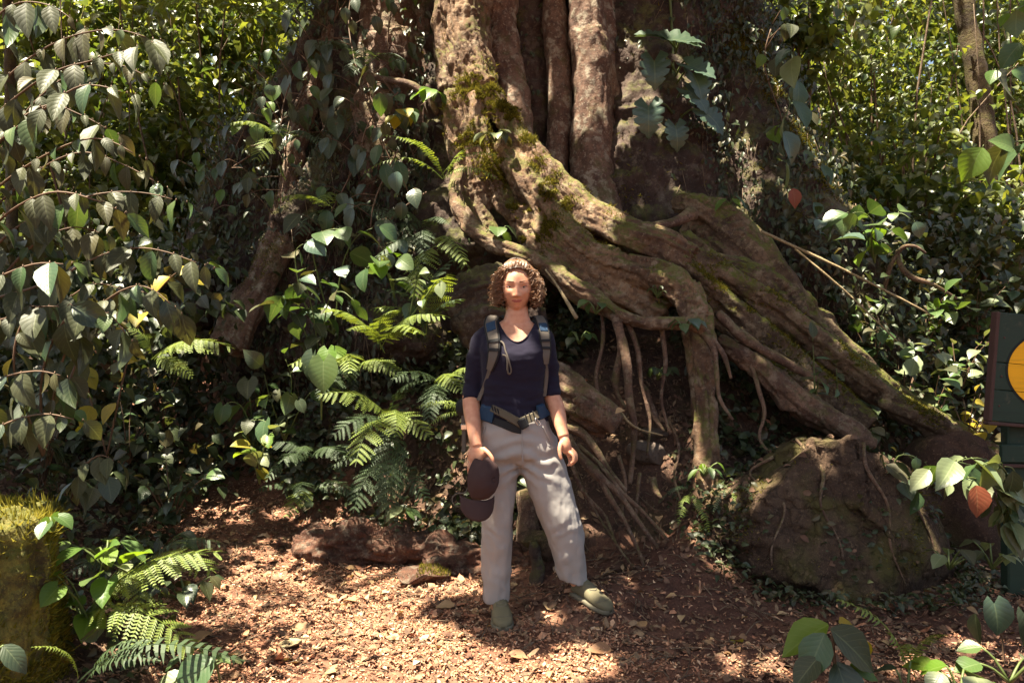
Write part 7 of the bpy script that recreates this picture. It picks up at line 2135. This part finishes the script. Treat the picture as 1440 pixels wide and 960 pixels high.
# single fallen leaves that catch the eye
FL = [(640, 856, 'dryleaf', .10, 'yellowish fallen leaf at the edge of the shadow left of her shoe'), (1044, 908, 'leaf_yellow', .055, 'yellow fallen leaf in the small sun patch at lower right'), (1027, 905, 'leaf_yellow', .04, 'slim yellow leaf standing beside the sun patch at lower right'), (410, 885, 'dryleaf', .13, 'broad tan dead leaf lying in the middle of the sunny path'),
      (300, 895, 'dryleaf', .14, 'pale folded dead leaf at the fern side of the path'), (865, 805, 'dryleaf', .07, 'pale curled dead leaf under her left shoe'), (770, 862, 'dryleaf', .10, 'olive dead leaf between her shoes'), (830, 655, 'dryleaf', .06, 'pale dead leaf caught among the thin roots'),
      (920, 740, 'dryleaf', .07, 'pale round dead leaf on the soil right of her knee'), (905, 888, 'dryleaf', .09, 'light dead leaf on the dark soil at her left'), (1355, 855, 'leaf_bright', .10, 'green fallen leaf on the litter below the sign'), (960, 870, 'dryleaf', .06, 'small light dead leaf on the dark soil near the boulder'),
      (715, 925, 'dryleaf', .09, 'curled dead leaf in the bright foreground of the path'), (560, 905, 'dryleaf', .08, 'reddish dead leaf in the bright centre of the path'), (500, 850, 'dryleaf', .09, 'dead leaf just in front of the flat stone'), (860, 920, 'dryleaf', .11, 'long dead leaf at the border of sun and shade')]
for (px, py, m_, s_, lab) in FL:
    Yg = 4.0
    for _ in range(30):
        x = (px - 720) / F * Yg; zg = float(H(np.array([x]), np.array([Yg]))[0]); Yg = .5 * Yg + .5 * min(6, (CZ - zg) * F / (py - 480))
    b = Vector((x, Yg, zg + .018))
    l_ = thing('fallen_leaf', lab, 'leaf', b, 'fallen leaves on the ground')
    a = random.uniform(0, 6.28)
    put_leaf(l_, 'ovate', m_, b, (math.cos(a), math.sin(a), .12), (random.gauss(0, .2), -.3, 1), s_, .9, 'blade')

# ------------------------------------------------------------------ the fig's unseen crown, leaves and gaps shaped to place the sun patches
SX, SY = SUN.x / SUN.z, SUN.y / SUN.z
def shadow_uv(p):
    p = np.asarray(p, float)
    return np.stack([p[..., 0] - SX * p[..., 2], p[..., 1] - SY * p[..., 2]], -1)
LIT = [(560, 40, 6.25, .16), (520, 120, 6.2, .10), (790, 130, 6.05, .08),  # photo pixel, distance, radius of the gap in metres
    (560, 905, 2.95, .40), (430, 890, 3.1, .38), (360, 850, 3.45, .38), (480, 850, 3.6, .36), (335, 800, 4.1, .34), (380, 940, 2.85, .40), (300, 745, 5.0, .28), (620, 905, 2.95, .25), (720, 925, 2.85, .20), (790, 905, 2.95, .15), (540, 800, 4.0, .26), (265, 690, 6.0, .25), (640, 815, 3.9, .12), (300, 900, 2.8, .3),
    (694, 405, 3.5, .03), (758, 410, 3.5, .03), (650, 945, 2.85, .3), (500, 940, 2.85, .3), (560, 870, 3.2, .25), (240, 940, 2.6, .2), (662, 482, 3.48, .03), (757, 515, 3.36, .02), (772, 620, 3.36, .075), (702, 650, 3.28, .045), (672, 630, 3.32, .035), (694, 456, 3.46, .01), (768, 462, 3.46, .01),
    (170, 850, 2.75, .34), (110, 900, 2.6, .25), (30, 880, 2.35, .42), (60, 760, 2.5, .25), (0, 820, 2.4, .3), (240, 800, 2.75, .2), (150, 790, 2.85, .15),
    (650, 40, 5.8, .26), (660, 115, 5.65, .24), (640, 230, 5.3, .22), (700, 165, 5.45, .20), (750, 222, 5.3, .18), (800, 272, 5.15, .14), (850, 308, 5.05, .12), (645, 290, 5.1, .14), (720, 352, 4.8, .12), (800, 392, 4.65, .09), (745, 300, 5.2, .12), (690, 335, 4.95, .1),
    (45, 240, 2.65, .06), (70, 290, 2.6, .08), (60, 375, 2.5, .07), (120, 225, 2.7, .04), (60, 560, 2.65, .04), (150, 90, 2.7, .05),
    (590, 210, 5.0, .22), (832, 60, 6.0, .20), (832, 200, 5.95, .10), (785, 60, 6.1, .12), (545, 545, 4.2, .18), (500, 560, 4.2, .14), (600, 410, 4.3, .14), (480, 450, 4.3, .16), (545, 460, 4.3, .16), (610, 465, 4.25, .12), (455, 495, 4.3, .1), (540, 360, 4.45, .12), (380, 610, 4.4, .10), (440, 345, 4.8, .14),
    (940, 90, 5.75, .22), (985, 120, 5.75, .18), (1160, 230, 5.9, .25), (1100, 110, 6.0, .15), (1210, 310, 4.7, .22), (1270, 310, 4.7, .14), (1320, 450, 5.2, .30), (1360, 500, 5.0, .24), (1300, 420, 5.3, .2), (1390, 590, 4.7, .18), (1310, 560, 4.8, .16), (1045, 905, 2.95, .10), (1030, 690, 4.1, .08), (985, 650, 4.2, .06), (1340, 660, 3.0, .12), (1380, 650, 3.0, .1), (1350, 950, 2.5, .10), (1420, 950, 2.6, .14), (1300, 900, 2.9, .1), (1230, 395, 4.9, .12), (1060, 300, 5.3, .08), (975, 250, 6.0, .1), (320, 505, 3.6, .14), (620, 560, 4.0, .06), (1385, 190, 3.2, .15)]
rl = random.Random(12)
for n_, x0, x1, y0, y1, Ya, Yb, ra, rb in [(75, 330, 660, 300, 720, 4.2, 4.9, .02, .09), (10, 0, 260, 250, 660, 2.6, 3.4, .0, .04), (45, 1180, 1430, 380, 640, 4.6, 5.4, .02, .10), (7, 950, 1300, 330, 580, 4.6, 5.0, .0, .04), (26, 320, 620, 0, 330, 5.4, 6.1, .02, .09), (16, 880, 1130, 0, 300, 5.7, 6.2, .02, .10), (14, 820, 1000, 520, 780, 3.9, 4.5, .0, .05), (12, 1000, 1320, 600, 800, 3.8, 4.1, .0, .05)]:
    LIT += [(rl.uniform(x0, x1), rl.uniform(y0, y1), rl.uniform(Ya, Yb), rl.uniform(ra, rb)) for _ in range(n_)]
lit_uv = np.array([shadow_uv(P(a, b, c)) for a, b, c, d in LIT]); lit_r = np.array([d * 1.12 + .05 for *_, d in LIT])
def shade_keep(uv):
    """1 where the crown is closed, 0 in its gaps"""
    k = np.ones(len(uv))
    for c, r in zip(lit_uv, lit_r):
        d = np.linalg.norm(uv - c, axis=1) / r
        k = np.minimum(k, smooth(.75, 1.08, d + .16 * fbm(np.column_stack([uv * 7, np.zeros(len(uv))]), 2, 5)))
    for a_, b_, c_, r_ in [(705, 852, 3.42, .20), (765, 835, 3.55, .22), (845, 835, 3.55, .22), (940, 800, 3.7, .30), (1000, 850, 3.4, .22), (900, 760, 3.9, .25), (728, 468, 3.36, .06), (230, 850, 3.2, .15), (200, 720, 4.0, .35)]:  # discs kept leafy so that shade lands on these spots
        c0_ = shadow_uv(P(a_, b_, c_))
        k = np.maximum(k, 1 - smooth(.75, 1.05, np.linalg.norm(uv - c0_, axis=1) / r_))
    for a_, b_, c_, r_ in [(727, 374, 3.46, .135), (690, 402, 3.5, .07), (760, 405, 3.5, .07), (772, 622, 3.36, .13), (704, 652, 3.28, .09), (672, 630, 3.32, .07), (662, 480, 3.48, .07), (756, 515, 3.36, .06), (690, 720, 3.4, .06), (790, 700, 3.4, .06)]:  # gaps opened so that sun lands on the woman
        k = np.minimum(k, smooth(.8, 1.05, np.linalg.norm(uv - shadow_uv(P(a_, b_, c_)), axis=1) / r_ + .12 * fbm(np.column_stack([uv * 9, np.zeros(len(uv))]), 2, 15)))
    far = np.maximum(np.abs(uv[:, 0] - .1) / 4.6, np.abs(uv[:, 1] - 4.6) / 3.6)
    return k * (1 - smooth(.86, 1.1, far + .1 * fbm(np.column_stack([uv, np.zeros(len(uv))]), 2, 8)))
n = 60000
uv = np.stack([rng.uniform(-5.2, 5.4, n), rng.uniform(.8, 8.6, n)], -1)
zc = rng.uniform(5.7, 7.6, n)
m = rng.random(n) < shade_keep(uv)
uv, zc = uv[m], zc[m]
p_ = np.stack([uv[:, 0] + SX * zc, uv[:, 1] + SY * zc, zc], -1)
k = len(p_)
a = rng.uniform(0, 6.28, k)
d = np.stack([np.cos(a), np.sin(a), rng.normal(-.1, .2, k)], -1)
up = np.stack([rng.normal(0, .3, k), rng.normal(0, .3, k), np.ones(k)], -1)
size = rng.uniform(.10, .17, k)
p_ = p_ - d * (size * .5)[:, None]
leaf_cloud('crown', p_, d, up, size, 1.15, 'shade_canopy', 'ovate', 3, 2, fig)  # unseen leaves set to block the sun everywhere but the chosen gaps
mb = MB()
for (ex, ey, ez) in [(-3.6, 2.2, 6.7), (-1.6, 1.2, 6.9), (1.0, 1.4, 6.9), (3.6, 2.4, 6.8), (-4.4, 5.2, 6.9), (4.6, 5.4, 6.9)]:
    s0 = P(760, UP, 6.9); e = Vector((ex, ey, ez))
    pth = [s0 + Vector((0, 0, -.6)), s0.lerp(e, .3) + Vector((0, 0, .55)), s0.lerp(e, .65) + Vector((0, 0, .5)), e]
    # the limbs run above the leaves
    V, Fc = tube([tuple(x + Vector((0, 0, .9))) for x in pth], [.16, .10, .06, .025], 9, .15, 1, .2, 3); mb.add(V, Fc)
obj('limb', mb.mesh('limb', M['bark_dark']), fig)
